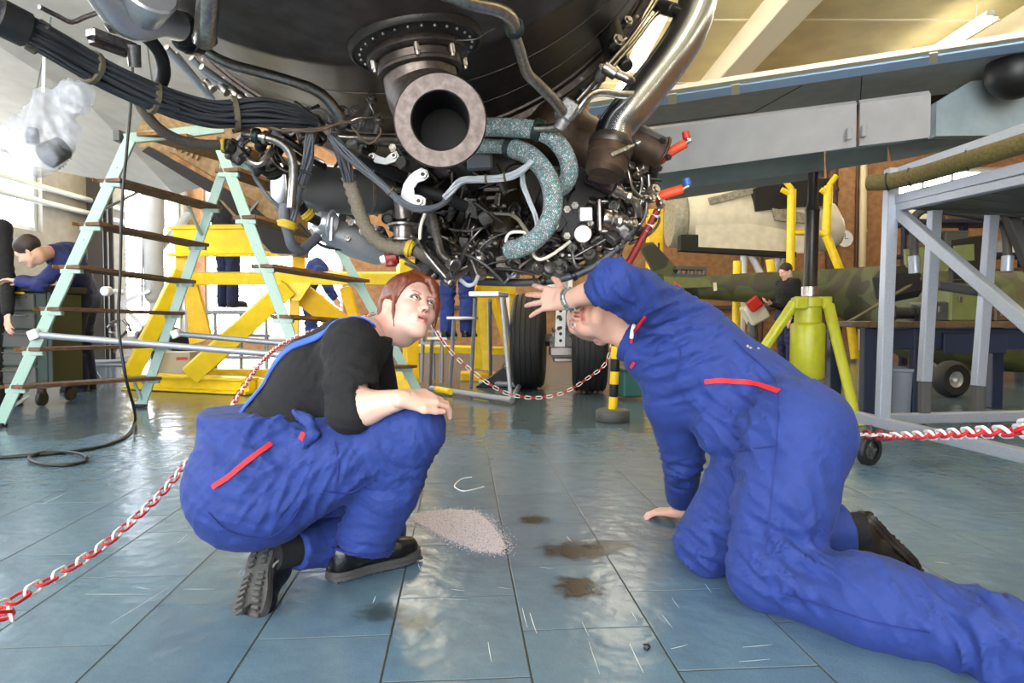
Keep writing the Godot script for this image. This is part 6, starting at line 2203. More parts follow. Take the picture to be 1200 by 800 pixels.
func build_stand():
	var o := thing("step_stand", Vector3(-2.5, 0, -5.5), "tall pale green double stepladder stand with brown wooden treads", "work stand")
	var l1 := [F(-2, 500), P(153, 163, 5.0)]
	var r1 := [F(380, 500), P(258, 172, 5.0)]
	var l2 := [F(165, 477), P(263, 197, 6.1)]
	var r2 := [F(500, 477), P(345, 197, 6.1)]
	for q in [l1, r1, l2, r2]:
		var g := Geo.new()
		var side := Vector3(0.25, 0, 1)
		g.bar(q[0], q[1], 0.078, 0.034, side, 0.004)
		var leg := part(o, "leg", g, M.green_paint)
		g = Geo.new()
		g.box(q[0] + Vector3(0, 0.015, 0), Vector3(0.10, 0.03, 0.07), Basis(), 0.006)
		part(leg, "rubber_foot", g, M.rubber)
		for t in [0.15, 0.4, 0.65, 0.9]:
			var c: Vector3 = q[0].lerp(q[1], t)
			g = Geo.new()
			g.cyl(c, c + Vector3(0.005, 0, 0.026), 0.007, 0.006, 6)
			part(leg, "bolt", g, M.galv)
	beam(o, "top_rail", P(146, 163, 5.0), P(262, 150, 5.25), 0.035, 0.075, M.green_paint)
	beam(o, "top_rail", P(258, 197, 6.1), P(350, 190, 6.15), 0.035, 0.075, M.green_paint)
	var g2 := Geo.new()
	g2.box(P(140, 160, 5.0), Vector3(0.05, 0.08, 0.09), Basis(), 0.004)
	part(o, "rail_socket", g2, M.cart_grey)
	# platform planks between the two sides
	for k in 3:
		var t0 := (k + 0.06) / 3.0
		var t1 := (k + 0.94) / 3.0
		var a: Vector3 = (l1[1] as Vector3).lerp(r1[1], (t0 + t1) * 0.5)
		var b: Vector3 = (l2[1] as Vector3).lerp(r2[1], (t0 + t1) * 0.5)
		beam(o, "plank", a + Vector3(0, 0.05, 0), b + Vector3(0, 0.06, 0), 0.19, 0.03, M.step_edge)
	# treads of the two flights
	var lefts := [[212, 243], [263, 287], [313, 330], [362, 367], [409, 405], [453, 443]]
	var rights := [[200, 236], [255, 282], [312, 329], [371, 379], [432, 429]]
	for e in 2:
		for q in (lefts if e == 0 else rights):
			var n: Array = l1 if e == 0 else r1
			var f: Array = l2 if e == 0 else r2
			var a := along(n[0], n[1], P(0, q[0], 5.0).y)
			var b := along(f[0], f[1], P(0, q[1], 6.1).y)
			var ext := (b - a).normalized() * 0.03
			var out := Vector3(-1 if e == 0 else 1, 0, 0.2).normalized()
			var g := Geo.new()
			g.bar(a - ext, b + ext, 0.20, 0.028, Vector3.UP, 0.003)
			var tr := part(o, "tread", g, M.step_wood)
			g = Geo.new()
			g.bar(a - ext + out * 0.103, b + ext + out * 0.103, 0.006, 0.026, Vector3.UP, 0.001)
			part(tr, "edge_strip", g, M.step_edge)
			for c in [a, b]:
				g = Geo.new()
				g.box(c + Vector3(0, -0.03, 0), Vector3(0.15, 0.032, 0.04), Basis(), 0.003)
				part(tr, "bracket", g, M.green_paint)
	rod(o, "brace_tube", P(40, 392, 4.96), P(349, 417, 4.96), 0.024, M.galv, 14)
	rod(o, "brace_tube", P(206, 391, 6.06), P(452, 413, 6.06), 0.024, M.galv, 14)
	for q in [[40, 392, 4.95], [349, 417, 4.95], [206, 391, 6.05]]:
		g2 = Geo.new()
		g2.box(P(q[0], q[1], q[2]), Vector3(0.07, 0.07, 0.05), Basis(Vector3.BACK, 0.4), 0.005)
		part(o, "tube_socket", g2, M.white_paint)
	rod(o, "stay", P(118, 247, 5.0), P(160, 226, 5.5), 0.011, M.galv)
	rod(o, "stay", P(221, 242, 5.8), P(236, 275, 6.05), 0.014, M.green_paint)
	rod(o, "stay", P(157, 447, 6.0), P(167, 470, 6.1), 0.014, M.green_paint)
	rod(o, "stay", P(12, 478, 5.0), P(34, 464, 5.4), 0.012, M.galv)
	rod(o, "stay", P(290, 250, 5.0), P(302, 236, 5.2), 0.012, M.galv)
	# the black cable that hangs down to the floor in front of it
	var g := Geo.new()
	g.tube(curve(PackedVector3Array([P(156, 60, 4.9), P(154, 112, 4.88), P(150, 160, 4.86), P(143, 240, 4.84), P(141, 320, 4.82), P(139, 380, 4.8), P(147, 440, 4.8), P(157, 478, 4.95), F(158, 494, 0.01), F(150, 509, 0.01), F(126, 521, 0.01), F(90, 528, 0.01), F(40, 533, 0.01), F(-30, 538, 0.01)]), 10), 0.0105, 8)
	solo("power_cable", g, M.cable, "thin black power cable hanging past the green stepladder and trailing over the floor", "cable")
	g = Geo.new()
	var loop := PackedVector3Array()
	for k in 32:
		var an := TAU * k / 31.0
		loop.append(F(68 + 34 * cos(an), 537 + 8 * sin(an), 0.01 + 0.012 * k / 31.0))
	g.tube(loop, 0.0095, 8)
	solo("cable_coil", g, M.cable, "single loop of black cable lying on the floor at the left", "cable")

func build_yellow_frames():
	var d := 7.5
	var o := thing("yellow_trestle", F(240, 457), "heavy yellow steel trestle with diagonal legs behind the green stepladder", "trestle")
	var B := func(called, x1, y1, d1, x2, y2, d2, w, h, m = M.yellow): return beam(o, called, P(x1, y1, d1), P(x2, y2, d2), w, h, m, Vector3(0.1, 1, 0.2), 0.008)
	B.call("top_beam", 209, 282, d, 335, 281, d, 0.22, 0.27)
	B.call("top_flange", 204, 266, d, 338, 265, d, 0.34, 0.03)
	B.call("bottom_flange", 204, 297, d, 345, 297, d, 0.34, 0.03)
	B.call("cross_beam", 210, 326, d, 488, 326, d - 0.1, 0.12, 0.13)
	B.call("end_block", 476, 305, d - 0.1, 476, 358, d - 0.1, 0.18, 0.18)
	B.call("post", 214, 296, d, 214, 330, d, 0.14, 0.14, M.yellow_deep)
	B.call("post", 350, 297, d, 350, 330, d, 0.13, 0.13, M.yellow_deep)
	B.call("post", 346, 331, d, 344, 392, d, 0.10, 0.12, M.yellow_deep)
	B.call("post", 480, 355, d - 0.1, 482, 450, d - 0.1, 0.14, 0.14, M.yellow_deep)
	B.call("leg", 338, 336, d - 0.15, 222, 440, d - 0.3, 0.10, 0.20, M.yellow)
	B.call("leg", 326, 352, d + 0.5, 232, 440, d + 0.6, 0.08, 0.14, M.yellow_deep)
	B.call("leg", 346, 338, d + 0.1, 410, 388, d + 0.4, 0.10, 0.24, M.yellow_deep)
	B.call("leg", 212, 318, d - 0.1, 153, 440, d - 0.2, 0.09, 0.16, M.yellow)
	B.call("leg", 404, 336, d + 0.3, 440, 444, d + 0.5, 0.09, 0.12, M.yellow_deep)
	part(o, "gusset", plate([217, 331, 231, 331, 247, 394, 238, 400, 222, 404], d + 0.05, 0.05), M.yellow_deep)
	part(o, "gusset", plate([334, 331, 366, 331, 352, 352, 342, 352], d - 0.1, 0.04), M.yellow)
	part(o, "gusset", plate([444, 436, 472, 432, 476, 456, 444, 460], d - 0.4, 0.04), M.yellow)
	var ends := [F(152, 455), F(296, 462)]
	var g := Geo.new()
	g.bar(ends[0] + Vector3(0, 0.02, 0), ends[1] + Vector3(0, 0.02, 0), 0.22, 0.03, Vector3.UP, 0.004)
	g.bar(ends[0] + Vector3(0, 0.09, 0), ends[1] + Vector3(0, 0.09, 0), 0.10, 0.11, Vector3.UP, 0.004)
	g.bar(ends[0] + Vector3(0, 0.16, 0), ends[1] + Vector3(0, 0.16, 0), 0.22, 0.03, Vector3.UP, 0.004)
	part(o, "base_beam", g, M.yellow)
	g = Geo.new()
	g.bar(F(200, 446) + Vector3(0, 0.08, 0), F(470, 447) + Vector3(0, 0.08, 0), 0.14, 0.15, Vector3.UP, 0.01)
	part(o, "base_beam", g, M.yellow_deep)
	g = Geo.new()
	g.bar(F(296, 460) + Vector3(0, 0.08, 0), F(490, 462) + Vector3(0, 0.08, 0), 0.14, 0.15, Vector3.UP, 0.01)
	part(o, "base_beam", g, M.yellow_deep)

	# the second yellow frame, behind the step stool
	o = thing("yellow_cradle", F(575, 446), "yellow steel cradle with braced sides behind the aluminium step stool", "cradle")
	var e := 8.6
	B.call("top_beam", 553, 334, e, 604, 334, e, 0.22, 0.20)
	B.call("cap_plate", 570, 325, e, 603, 325, e, 0.26, 0.06)
	B.call("post", 566, 344, e, 564, 432, e, 0.22, 0.10)
	B.call("post", 600, 344, e, 601, 430, e, 0.12, 0.12, M.yellow_deep)
	B.call("diagonal", 578, 348, e - 0.1, 597, 412, e - 0.1, 0.07, 0.09, M.yellow_deep)
	B.call("diagonal", 548, 362, e - 0.1, 565, 326, e - 0.1, 0.06, 0.08, M.yellow_deep)
	B.call("diagonal", 488, 322, e, 522, 352, e, 0.07, 0.10)
	B.call("diagonal", 505, 322, e + 0.1, 488, 345, e + 0.1, 0.06, 0.08, M.yellow_deep)
	B.call("top_rail", 484, 321, e, 530, 321, e, 0.10, 0.08, M.yellow)
	B.call("base_rail", 484, 408, e, 596, 411, e, 0.10, 0.09)
	part(o, "side_plate", plate([557, 350, 576, 350, 574, 434, 556, 432], e - 0.05, 0.05), M.yellow)
	B.call("foot_beam", 540, 440, e, 606, 442, e, 0.12, 0.10, M.yellow_deep)

	# aluminium step stool
	o = thing("step_stool", F(575, 465), "aluminium step stool with three levels beside the twin tyres", "step stool")
	g = Geo.new()
	g.box(P(573, 345, 6.8), Vector3(0.31, 0.05, 0.36), Basis(Vector3.UP, -0.25), 0.008)
	part(o, "top_step", g, M.alu)
	g = Geo.new()
	g.box(P(542, 372.5, 7.1), Vector3(0.25, 0.028, 0.30), Basis(Vector3.UP, -0.25), 0.006)
	part(o, "middle_step", g, M.alu)
	g = Geo.new()
	g.box(P(518, 396, 7.4), Vector3(0.23, 0.028, 0.30), Basis(Vector3.UP, -0.25), 0.006)
	part(o, "lower_step", g, M.alu)
	for q in [[557, 349, 6.75, 552, 0, 455], [588, 349, 6.6, 599, 0, 470], [574, 352, 7.0, 575, 0, 446], [590, 350, 7.1, 607, 0, 451], [532, 374, 7.05, 527, 0, 456], [506, 397, 7.4, 504, 0, 452]]:
		rod(o, "leg", P(q[0], q[1], q[2]), F(q[3], q[5], 0.02), 0.021, M.galv)
	rod(o, "base_tube", F(505, 455, 0.04), F(600, 469, 0.04), 0.03, M.galv)
	rod(o, "base_tube", F(562, 448, 0.04), F(609, 451, 0.04), 0.03, M.galv)
	rod(o, "base_tube", F(600, 468, 0.04), F(609, 451, 0.04), 0.025, M.galv)
	rod(o, "yellow_sleeve", F(512, 456, 0.045), F(528, 459, 0.045), 0.034, M.yellow)
	rod(o, "side_rail", P(532, 374, 7.0), P(557, 373, 6.85), 0.012, M.galv)

	# a second tubular stool further back
	o = thing("rolling_ladder", F(505, 432), "slim tubular metal ladder standing behind the woman's face", "ladder")
	for q in [[497, 333, 8.2, 494, 418, 8.2], [518, 358, 8.2, 518, 432, 8.2], [508, 346, 8.6, 508, 420, 8.6]]:
		rod(o, "post", P(q[0], q[1], q[2]), P(q[3], q[4], q[5]) * Vector3(1, 0, 1) + Vector3(0, 0.02, 0), 0.024, M.galv)
	for y in [358, 373, 388, 402]:
		var t: float = (y - 333) / 85.0
		beam(o, "rung", P(497 - 3 * t, y, 8.2), P(518, y, 8.2), 0.16, 0.03, M.galv)

	# work platform under the far mechanic, low silver trestle and carton
	o = thing("work_platform", F(268, 443), "grey work platform with tube rails under the man standing behind the trestle", "platform")
	g = Geo.new()
	g.box(P(266, 366, 9.0) , Vector3(1.1, 0.05, 0.7), Basis(), 0.008)
	part(o, "deck", g, M.galv)
	for x in [232, 252, 282, 312]:
		rod(o, "post", P(x, 368, 8.7), P(x, 368, 8.7) * Vector3(1, 0, 1), 0.022, M.galv)
	for y in [392, 418]:
		rod(o, "rail", P(226, y, 8.7), P(316, y + 1, 8.7), 0.018, M.galv)
	rod(o, "hand_rail", P(232, 346, 8.7), P(238, 366, 8.7), 0.016, M.galv)
	o = thing("low_trestle", F(132, 437), "low silver tube trestle on the floor beyond the stepladder treads", "trestle")
	rod(o, "top_tube", P(100, 424, 8.2), P(162, 423, 8.4), 0.026, M.galv)
	rod(o, "top_tube", P(104, 428, 7.9), P(162, 428, 8.1), 0.022, M.galv)
	for x in [104, 158]:
		rod(o, "leg", P(x, 425, 8.1), P(x - 4, 425, 8.1) * Vector3(1, 0, 1), 0.018, M.galv)
		rod(o, "leg", P(x, 425, 8.1), P(x + 4, 425, 8.2) * Vector3(1, 0, 1) + Vector3(0, 0, -0.2), 0.018, M.galv)
	o = thing("carton", F(208, 445), "beige carton with a red mark standing on the yellow base beam", "box")
	g = Geo.new()
	g.box(P(209, 427, 7.9), Vector3(0.36, 0.30, 0.30), Basis(Vector3.UP, 0.1), 0.006)
	part(o, "body", g, mat(Color(0.66, 0.63, 0.56), 0.7))
	g = Geo.new()
	g.box(P(213, 420, 7.73), Vector3(0.12, 0.03, 0.004), Basis(Vector3.UP, 0.1))
	part(o, "label_strip", g, M.red)

func build_airframe():
	# pale wing over the left of the hall
	var o := thing("parked_airframe", P(100, 200, 7.5), "broad pale grey aircraft underside with tan keel overhead at the left", "aircraft")
	var c := [P(-46, 178, 9.6), P(-330, -160, 4.2), P(300, -160, 4.2), P(262, 212, 9.2), P(205, 228, 9.5)]
	var rings := []
	for e in 2:
		var r := []
		for p in c:
			r.append(p + Vector3(0, 0.30 * e, 0))
		rings.append(r)
	var g := Geo.new()
	for e in 2:
		var f: Array = rings[e].duplicate()
		f.reverse() if e == 1 else f
		g.fan(f)
	for k in 5:
		var j := (k + 1) % 5
		g.face([rings[0][k], rings[1][k], rings[1][j], rings[0][j]])
	part(o, "wing_skin", fix_winding(g), M.aircraft_pale)
	for q in [[0, 150, 8.0, 240, 175, 8.0], [60, 20, 5.2, 30, 170, 8.9], [170, 30, 5.3, 190, 190, 8.9]]:
		g = Geo.new()
		var a := drop_on(c, Vector2(q[0], q[1]))
		var b := drop_on(c, Vector2(q[3], q[4]))
		g.bar(a, b, 0.012, 0.006)
		part(o, "panel_line", g, M.wing_slate)
	part(o, "keel_plate", plate([168, 172, 196, 128, 262, 140, 352, 216, 352, 300, 318, 296, 262, 232], 7.0, 0.5), M.aircraft_brown)
	part(o, "keel_edge", plate([168, 178, 176, 172, 274, 226, 352, 286, 352, 298, 318, 296, 262, 236], 6.72, 0.06), M.gap)
	part(o, "keel_rib", plate([200, 178, 300, 238, 296, 246, 198, 186], 6.72, 0.05), M.step_edge)
	for k in 5:
		g = Geo.new()
		g.box(P(208 + k * 6, 172 + k * 3, 6.72), Vector3(0.02, 0.07, 0.03), Basis(Vector3.BACK, -0.4), 0.004)
		part(o, "vent_louvre", g, M.aircraft_brown)
	# undercarriage leg beneath the pale wing
	o = thing("undercarriage_leg", F(182, 434), "pale grey undercarriage leg with scissor link in front of the left windows", "landing gear")
	g = Geo.new()
	g.lathe([Vector2(0, 0), Vector2(0.06, 0), Vector2(0.06, 0.55), Vector2(0.09, 0.58), Vector2(0.12, 0.62), Vector2(0.12, 1.5), Vector2(0.14, 1.55), Vector2(0.14, 2.0), Vector2(0, 2.0)], Transform3D(Basis(), P(182, 404, 9.0)), 24)
	part(o, "strut", g, M.aircraft_pale)
	beam(o, "scissor_link", P(176, 340, 8.85), P(140, 356, 8.7), 0.05, 0.05, M.alu)
	beam(o, "scissor_link", P(140, 354, 8.7), P(176, 392, 8.85), 0.05, 0.05, M.alu)
	rod(o, "drag_stay", P(180, 300, 9.0), P(222, 250, 9.2), 0.05, M.aircraft_pale)
	rod(o, "brake_pipe", P(168, 260, 8.9), P(166, 360, 8.85), 0.012, M.steel_dark)
	g = Geo.new()
	g.cyl(P(122, 341, 8.6), P(128, 341, 8.7), 0.06, 0.06, 16, 0.006)
	g.cyl(P(128, 341, 8.7), P(146, 342, 8.72), 0.03, 0.03, 12)
	part(o, "axle_end", g, M.white_paint)
	g = Geo.new()
	g.lathe([Vector2(0.12, -0.10), Vector2(0.28, -0.12), Vector2(0.33, -0.06), Vector2(0.34, 0.0), Vector2(0.33, 0.06), Vector2(0.28, 0.12), Vector2(0.12, 0.10)], Transform3D(Basis(Vector3.BACK, PI * 0.5), P(196, 400, 9.0) * Vector3(1, 0, 1) + Vector3(0.05, 0.345, 0)), 32)
	part(o, "tyre", g, M.tyre)
	g = Geo.new()
	var rng := RandomNumberGenerator.new()
	rng.seed = 12
	for k in 16:
		var p := P(rng.randf_range(132, 176), rng.randf_range(372, 408), 8.8)
		var dir := Vector3(rng.randf_range(-1, 1), rng.randf_range(-1, 1), rng.randf_range(-0.2, 1)).normalized()
		g.cyl(p, p + dir * rng.randf_range(0.06, 0.16), 0.025, 0.02, 8, 0.003)
	var br := part(o, "brake_unit", g, M.steel_dark)
	br.set_meta("kind", "stuff")
	# plastic bag tied to the loom
	o = thing("plastic_bag", P(60, 192, 1.5), "translucent white plastic bag hanging on a tape below the black cable loom", "bag")
	g = Geo.new()
	g.bar(P(52, 52, 1.45), P(51, 108, 1.5), 0.008, 0.0015, Vector3.BACK)
	part(o, "tape", g, M.white_wire)
	var s := Sdf.new()
	s.chain([P(56, 112, 1.5), P(52, 126, 1.5), P(50, 160, 1.5), P(44, 182, 1.5)], [0.018, 0.036, 0.055, 0.05], 0.03, Vector3(0, 0, 1), 0.8)
	s.chain([P(74, 104, 1.5), P(92, 112, 1.5), P(98, 122, 1.5)], [0.020, 0.030, 0.018], 0.02)
	s.chain([P(52, 112, 1.5), P(42, 116, 1.5)], [0.014, 0.012], 0.02)
	s.chain([P(40, 172, 1.5), P(18, 160, 1.5), P(4, 168, 1.5)], [0.04, 0.024, 0.014], 0.03)
	s.chain([P(58, 160, 1.5), P(76, 150, 1.5), P(84, 130, 1.5)], [0.05, 0.02, 0.01], 0.03)
	g = Geo.new()
	s.mesh(0.007, g)
	crumple(g, [[P(55, 150, 1.5), 0.16, Vector3(0.9, 0.3, 0).normalized(), 0.012, 0.035], [P(74, 112, 1.5), 0.08, Vector3(0.5, 0.8, 0).normalized(), 0.008, 0.02]], 0.004, 31)
	part(o, "film", g, M.bag)
	g = Geo.new()
	g.cyl(P(52, 184, 1.5), P(76, 172, 1.5), 0.028, 0.024, 16, 0.004)
	g.cyl(P(38, 168, 1.5), P(38, 150, 1.5), 0.014, 0.012, 12, 0.003)
	part(o, "wrapped_part", g, M.cart_grey)

func drop_on(c: Array, at: Vector2) -> Vector3:      # where the sight line of a pixel meets the underside
	var n: Vector3 = (c[1] - c[0]).cross(c[3] - c[0]).normalized()
	var dir := (P(at.x, at.y, 1.0) - EYE)
	return EYE + dir * ((c[0] - EYE).dot(n) / dir.dot(n)) * 0.998

func fix_winding(g: Geo) -> Geo:                     # turns every face of a convex solid outwards
	var ctr := Vector3.ZERO
	for p in g.v:
		ctr += p / float(g.v.size())
	for k in range(0, g.i.size(), 3):
		var a := g.v[g.i[k]]
		var nn := (g.v[g.i[k + 2]] - a).cross(g.v[g.i[k + 1]] - a)
		if nn.dot(a - ctr) < 0:
			var t := g.i[k + 1]
			g.i[k + 1] = g.i[k + 2]
			g.i[k + 2] = t
			for e in 3:
				g.n[g.i[k + e]] = -nn.normalized()
		else:
			for e in 3:
				g.n[g.i[k + e]] = nn.normalized()
	return g

func build_wing():
	var o := thing("aircraft_wing", F(960, 150, 2.25), "grey aircraft wing with blue and cream taped edge and pale flap", "aircraft wing")
	part(o, "wing_panel", slab([700, 133, 1011, 88, 1008, 122, 700, 163], 2.32, 0.04), M.wing_dark)
	part(o, "wing_panel", slab([1011, 87, 1240, 52, 1240, 96, 1008, 121], 2.32, 0.04), M.wing_dark)
	part(o, "spar_gap", slab([700, 158, 1240, 84, 1240, 104, 700, 172], 2.34, 0.05), M.gap)
	part(o, "blue_tape", slab([690, 127, 1240, 44, 1240, 54, 690, 136], 2.315, 0.012), M.tape_blue)
	part(o, "cream_tape", slab([690, 120, 1240, 37, 1240, 44, 690, 127], 2.325, 0.03), M.tape_cream)
	for q in [[788, 112], [862, 101], [1094, 64]]:
		part(o, "tape_patch", slab([q[0] - 5, q[1] - 1, q[0] + 5, q[1] - 2.5, q[0] + 5, q[1] + 9.5, q[0] - 5, q[1] + 10.5], 2.308, 0.006), M.tape_cream)
	# the flap hangs lowered, its skin turned towards the viewer
	part(o, "flap", skin4([752, 153, 4.72, 1004, 121, 4.32, 1003, 172, 4.50, 752, 206, 4.92], 0.05), M.wing_pale)
	part(o, "flap", skin4([1008, 121, 4.31, 1091, 110, 4.20, 1090, 161, 4.38, 1007, 171, 4.49], 0.05), M.wing_pale)
	part(o, "flap_track", skin4([752, 206, 5.2, 966, 178, 5.2, 966, 200, 5.5, 752, 227, 5.5], 0.06), M.wing_slate)
	part(o, "flap_track", skin4([968, 179, 5.2, 1040, 170, 5.1, 1040, 189, 5.4, 968, 200, 5.5], 0.06), M.wing_slate)
	part(o, "rear_edge", skin4([752, 227, 5.6, 966, 200, 5.6, 966, 208, 5.9, 752, 239, 5.9], 0.05), M.wing_dark)
	part(o, "tip_panel", plate([1093, 122, 1132, 98, 1250, 84, 1250, 142, 1160, 160, 1093, 161], 4.34, 0.08), M.wing_slate)
	part(o, "tip_fairing", skin4([1040, 170, 4.9, 1160, 158, 4.7, 1110, 176, 5.0, 1044, 189, 5.1], 0.06), M.wing_dark)
	for q in [[995, 157, 4.42], [1012, 154, 4.40]]:
		var g := Geo.new()
		g.box(P(q[0], q[1], q[2]), Vector3(0.030, 0.075, 0.03), Basis(), 0.004)
		part(o, "latch", g, M.wing_dark)
	for q in [[758, 147, 884, 131], [884, 131, 940, 100], [1010, 90, 1008, 120]]:
		var g := Geo.new()
		g.bar(F(q[0], q[1], 2.319), F(q[2], q[3], 2.319), 0.006, 0.004)
		part(o, "panel_line", g, M.gap)
	var g := Geo.new()
	g.ball(F(1190, 84, 2.26), 0.16, 20)
	part(o, "tip_cover", g, M.cover_dark)

	# tripod jack under the wing
	o = thing("tripod_jack", F(945, 486), "yellow green tripod jack with dark ram holding up the grey wing", "jack")
	g = Geo.new()
	var b := F(945, 486)
	g.lathe([Vector2(0, 0.30), Vector2(0.12, 0.30), Vector2(0.135, 0.32), Vector2(0.135, 0.73), Vector2(0.125, 0.75), Vector2(0.105, 0.76), Vector2(0.105, 0.88), Vector2(0.13, 0.89), Vector2(0.13, 0.96), Vector2(0.10, 0.97), Vector2(0, 0.97)], Transform3D(Basis(), b), 32)
	part(o, "cylinder", g, M.jack_yellow)
	g = Geo.new()
	var top := b + Vector3(0.03, 2.18, 0)
	g.lathe([Vector2(0, 0.95), Vector2(0.062, 0.95), Vector2(0.062, 1.0), Vector2(0.055, 1.01), Vector2(0.055, 1.66), Vector2(0.06, 1.67), Vector2(0.04, 1.74), Vector2(0.04, 2.02), Vector2(0, 2.02)], Transform3D(Basis(Vector3.BACK, -0.014), b), 24)
	part(o, "ram", g, M.jack_shaft)
	g = Geo.new()
	g.lathe([Vector2(0.05, 0.97), Vector2(0.068, 0.975), Vector2(0.068, 1.05), Vector2(0.05, 1.055)], Transform3D(Basis(Vector3.BACK, -0.014), b), 24)
	part(o, "collar", g, M.steel)
	for q in [[F(1003, 498), Vector3(0.13, 0.90, 0.08)], [F(846, 486), Vector3(-0.13, 0.92, 0.05)], [F(955, 468), Vector3(0.0, 0.92, -0.13)]]:
		g = Geo.new()
		g.cyl(b + q[1], q[0] + Vector3(0, 0.04, 0), 0.045, 0.036, 16, 0.004)
		g.cyl(q[0] + Vector3(0, 0.002, 0), q[0] + Vector3(0, 0.05, 0), 0.07, 0.05, 18, 0.005)
		part(o, "leg", g, M.jack_yellow)
	g = Geo.new()
	g.box(b + Vector3(-0.10, 0.92, 0.10), Vector3(0.10, 0.10, 0.06), Basis(), 0.008)
	g.box(b + Vector3(0.11, 0.92, 0.08), Vector3(0.08, 0.10, 0.06), Basis(), 0.008)
	part(o, "lug", g, M.jack_yellow)
	g = Geo.new()
	g.box(b + Vector3(0.135, 0.66, 0.10), Vector3(0.018, 0.07, 0.002), Basis(Vector3.UP, 0.5))
	part(o, "blue_plate", g, M.blue_cap)

func build_wheels():
	var at := [[620, 7.75, 0.54, 0.36], [691, 7.35, 0.535, 0.37]]
	var o := thing("landing_gear", F(656, 458), "twin black aircraft tyres with a white drilled bracket between them", "landing gear")
	for k in 2:
		var q: Array = at[k]
		var x: float = (q[0] - 600.0) / FPX * q[1]
		var r: float = q[2]
		var w: float = q[3] * 0.5
		var pr := [Vector2(r * 0.46, -w * 0.72), Vector2(r * 0.62, -w * 0.92), Vector2(r * 0.80, -w), Vector2(r * 0.92, -w * 0.93), Vector2(r * 0.975, -w * 0.78)]
		for s in [-0.62, -0.31, 0.0, 0.31, 0.62]:
			var e: float = 1.0 - 0.022 * s * s / 0.4
			if s > -0.6:
				pr.append_array([Vector2(r * (e + 0.002), (s - 0.05) * w), Vector2(r * (e - 0.022), (s - 0.035) * w), Vector2(r * (e - 0.022), (s + 0.035) * w), Vector2(r * (e + 0.002), (s + 0.05) * w)])
			else:
				pr.append_array([Vector2(r * e, (s - 0.05) * w), Vector2(r * (e - 0.022), (s - 0.035) * w), Vector2(r * (e - 0.022), (s + 0.035) * w), Vector2(r * e, (s + 0.05) * w)])
		pr.append_array([Vector2(r * 0.975, w * 0.78), Vector2(r * 0.92, w * 0.93), Vector2(r * 0.80, w), Vector2(r * 0.62, w * 0.92), Vector2(r * 0.46, w * 0.72)])
		var xf := Transform3D(Basis(Vector3.UP, -0.10) * Basis(Vector3.BACK, -PI * 0.5), Vector3(x, r - 0.004, -q[1]))
		var g := Geo.new()
		g.lathe(pr, xf, 64)
		part(o, "tyre", g, M.tyre)
		g = Geo.new()
		g.lathe([Vector2(0, -w * 0.5), Vector2(r * 0.3, -w * 0.5), Vector2(r * 0.44, -w * 0.74), Vector2(r * 0.49, -w * 0.74), Vector2(r * 0.49, w * 0.74), Vector2(r * 0.44, w * 0.74), Vector2(r * 0.3, w * 0.45), Vector2(r * 0.14, w * 0.5), Vector2(r * 0.12, w * 0.7), Vector2(0, w * 0.7)], xf, 40)
		var hub := part(o, "wheel_hub", g, M.cast)
		for j in 9:
			g = Geo.new()
			var an := TAU * j / 9
			hexnut(g, xf * Vector3(r * 0.33 * cos(an), w * 0.5, r * 0.33 * sin(an)), xf.basis.y, 0.02, 0.03)
			part(hub, "bolt", g, M.steel)
	var d := 7.3
	part(o, "arm_plate", plate([652, 352, 663, 352, 662, 406, 650, 406], d, 0.04), M.white_paint)
	part(o, "web_plate", plate([663, 358, 668, 362, 676, 408, 644, 408, 648, 380, 650, 402, 662, 402], d + 0.08, 0.05), M.cast)
	for y in [364, 374, 384, 391, 399]:
		var g := Geo.new()
		g.cyl(P(657, y, d - 0.018), P(657, y, d - 0.026), 0.018, 0.018, 14)
		part(o, "drilled_hole", g, M.black)
	var g := Geo.new()
	g.box(P(658, 411, d + 0.1), Vector3(0.26, 0.10, 0.26), Basis(), 0.012)
	g.box(P(660, 421, d + 0.1), Vector3(0.22, 0.05, 0.2), Basis(), 0.01)
	part(o, "axle_block", g, M.steel_dark)
	g = Geo.new()
	g.cyl(P(640, 398, d + 0.3), P(676, 400, d + 0.2), 0.07, 0.07, 20)
	part(o, "axle", g, M.steel_dark)
	g = Geo.new()
	g.cyl(P(656, 352, d + 0.25), P(654, 260, d + 0.3), 0.09, 0.11, 24, 0.01)
	part(o, "strut", g, M.aircraft_pale)
	g = Geo.new()
	var rng := RandomNumberGenerator.new()
	rng.seed = 41
	for k in 9:
		var p := P(rng.randf_range(642, 672), rng.randf_range(366, 412), d + 0.02)
		hexnut(g, p, Vector3(rng.randf_range(-0.5, 0.5), rng.randf_range(-0.5, 0.5), 1), 0.022, 0.05)
	var chock := thing("wheel_chock", F(592, 452), "black rubber wheel chock on the floor against the left large tyre", "wheel chock")
	var cg := Geo.new()
	var cb := F(588, 453)
	cg.prism(PackedVector2Array([Vector2(-0.30, 0.002), Vector2(0.16, 0.002), Vector2(0.10, 0.20), Vector2(0.02, 0.21)]), 0.3, Transform3D(Basis(), cb + Vector3(0, 0, -0.1)))
	part(chock, "wedge", cg, M.rubber)
	cg = Geo.new()
	cg.tube(curve(PackedVector3Array([cb + Vector3(0.0, 0.20, 0.0), cb + Vector3(0.02, 0.26, 0.0), cb + Vector3(0.06, 0.26, 0.0), cb + Vector3(0.08, 0.20, 0.0)]), 5), 0.01, 8)
	part(chock, "carry_loop", cg, M.strap)
	var n := part(o, "pipe_union", g, M.steel_dark)
	n.set_meta("kind", "stuff")

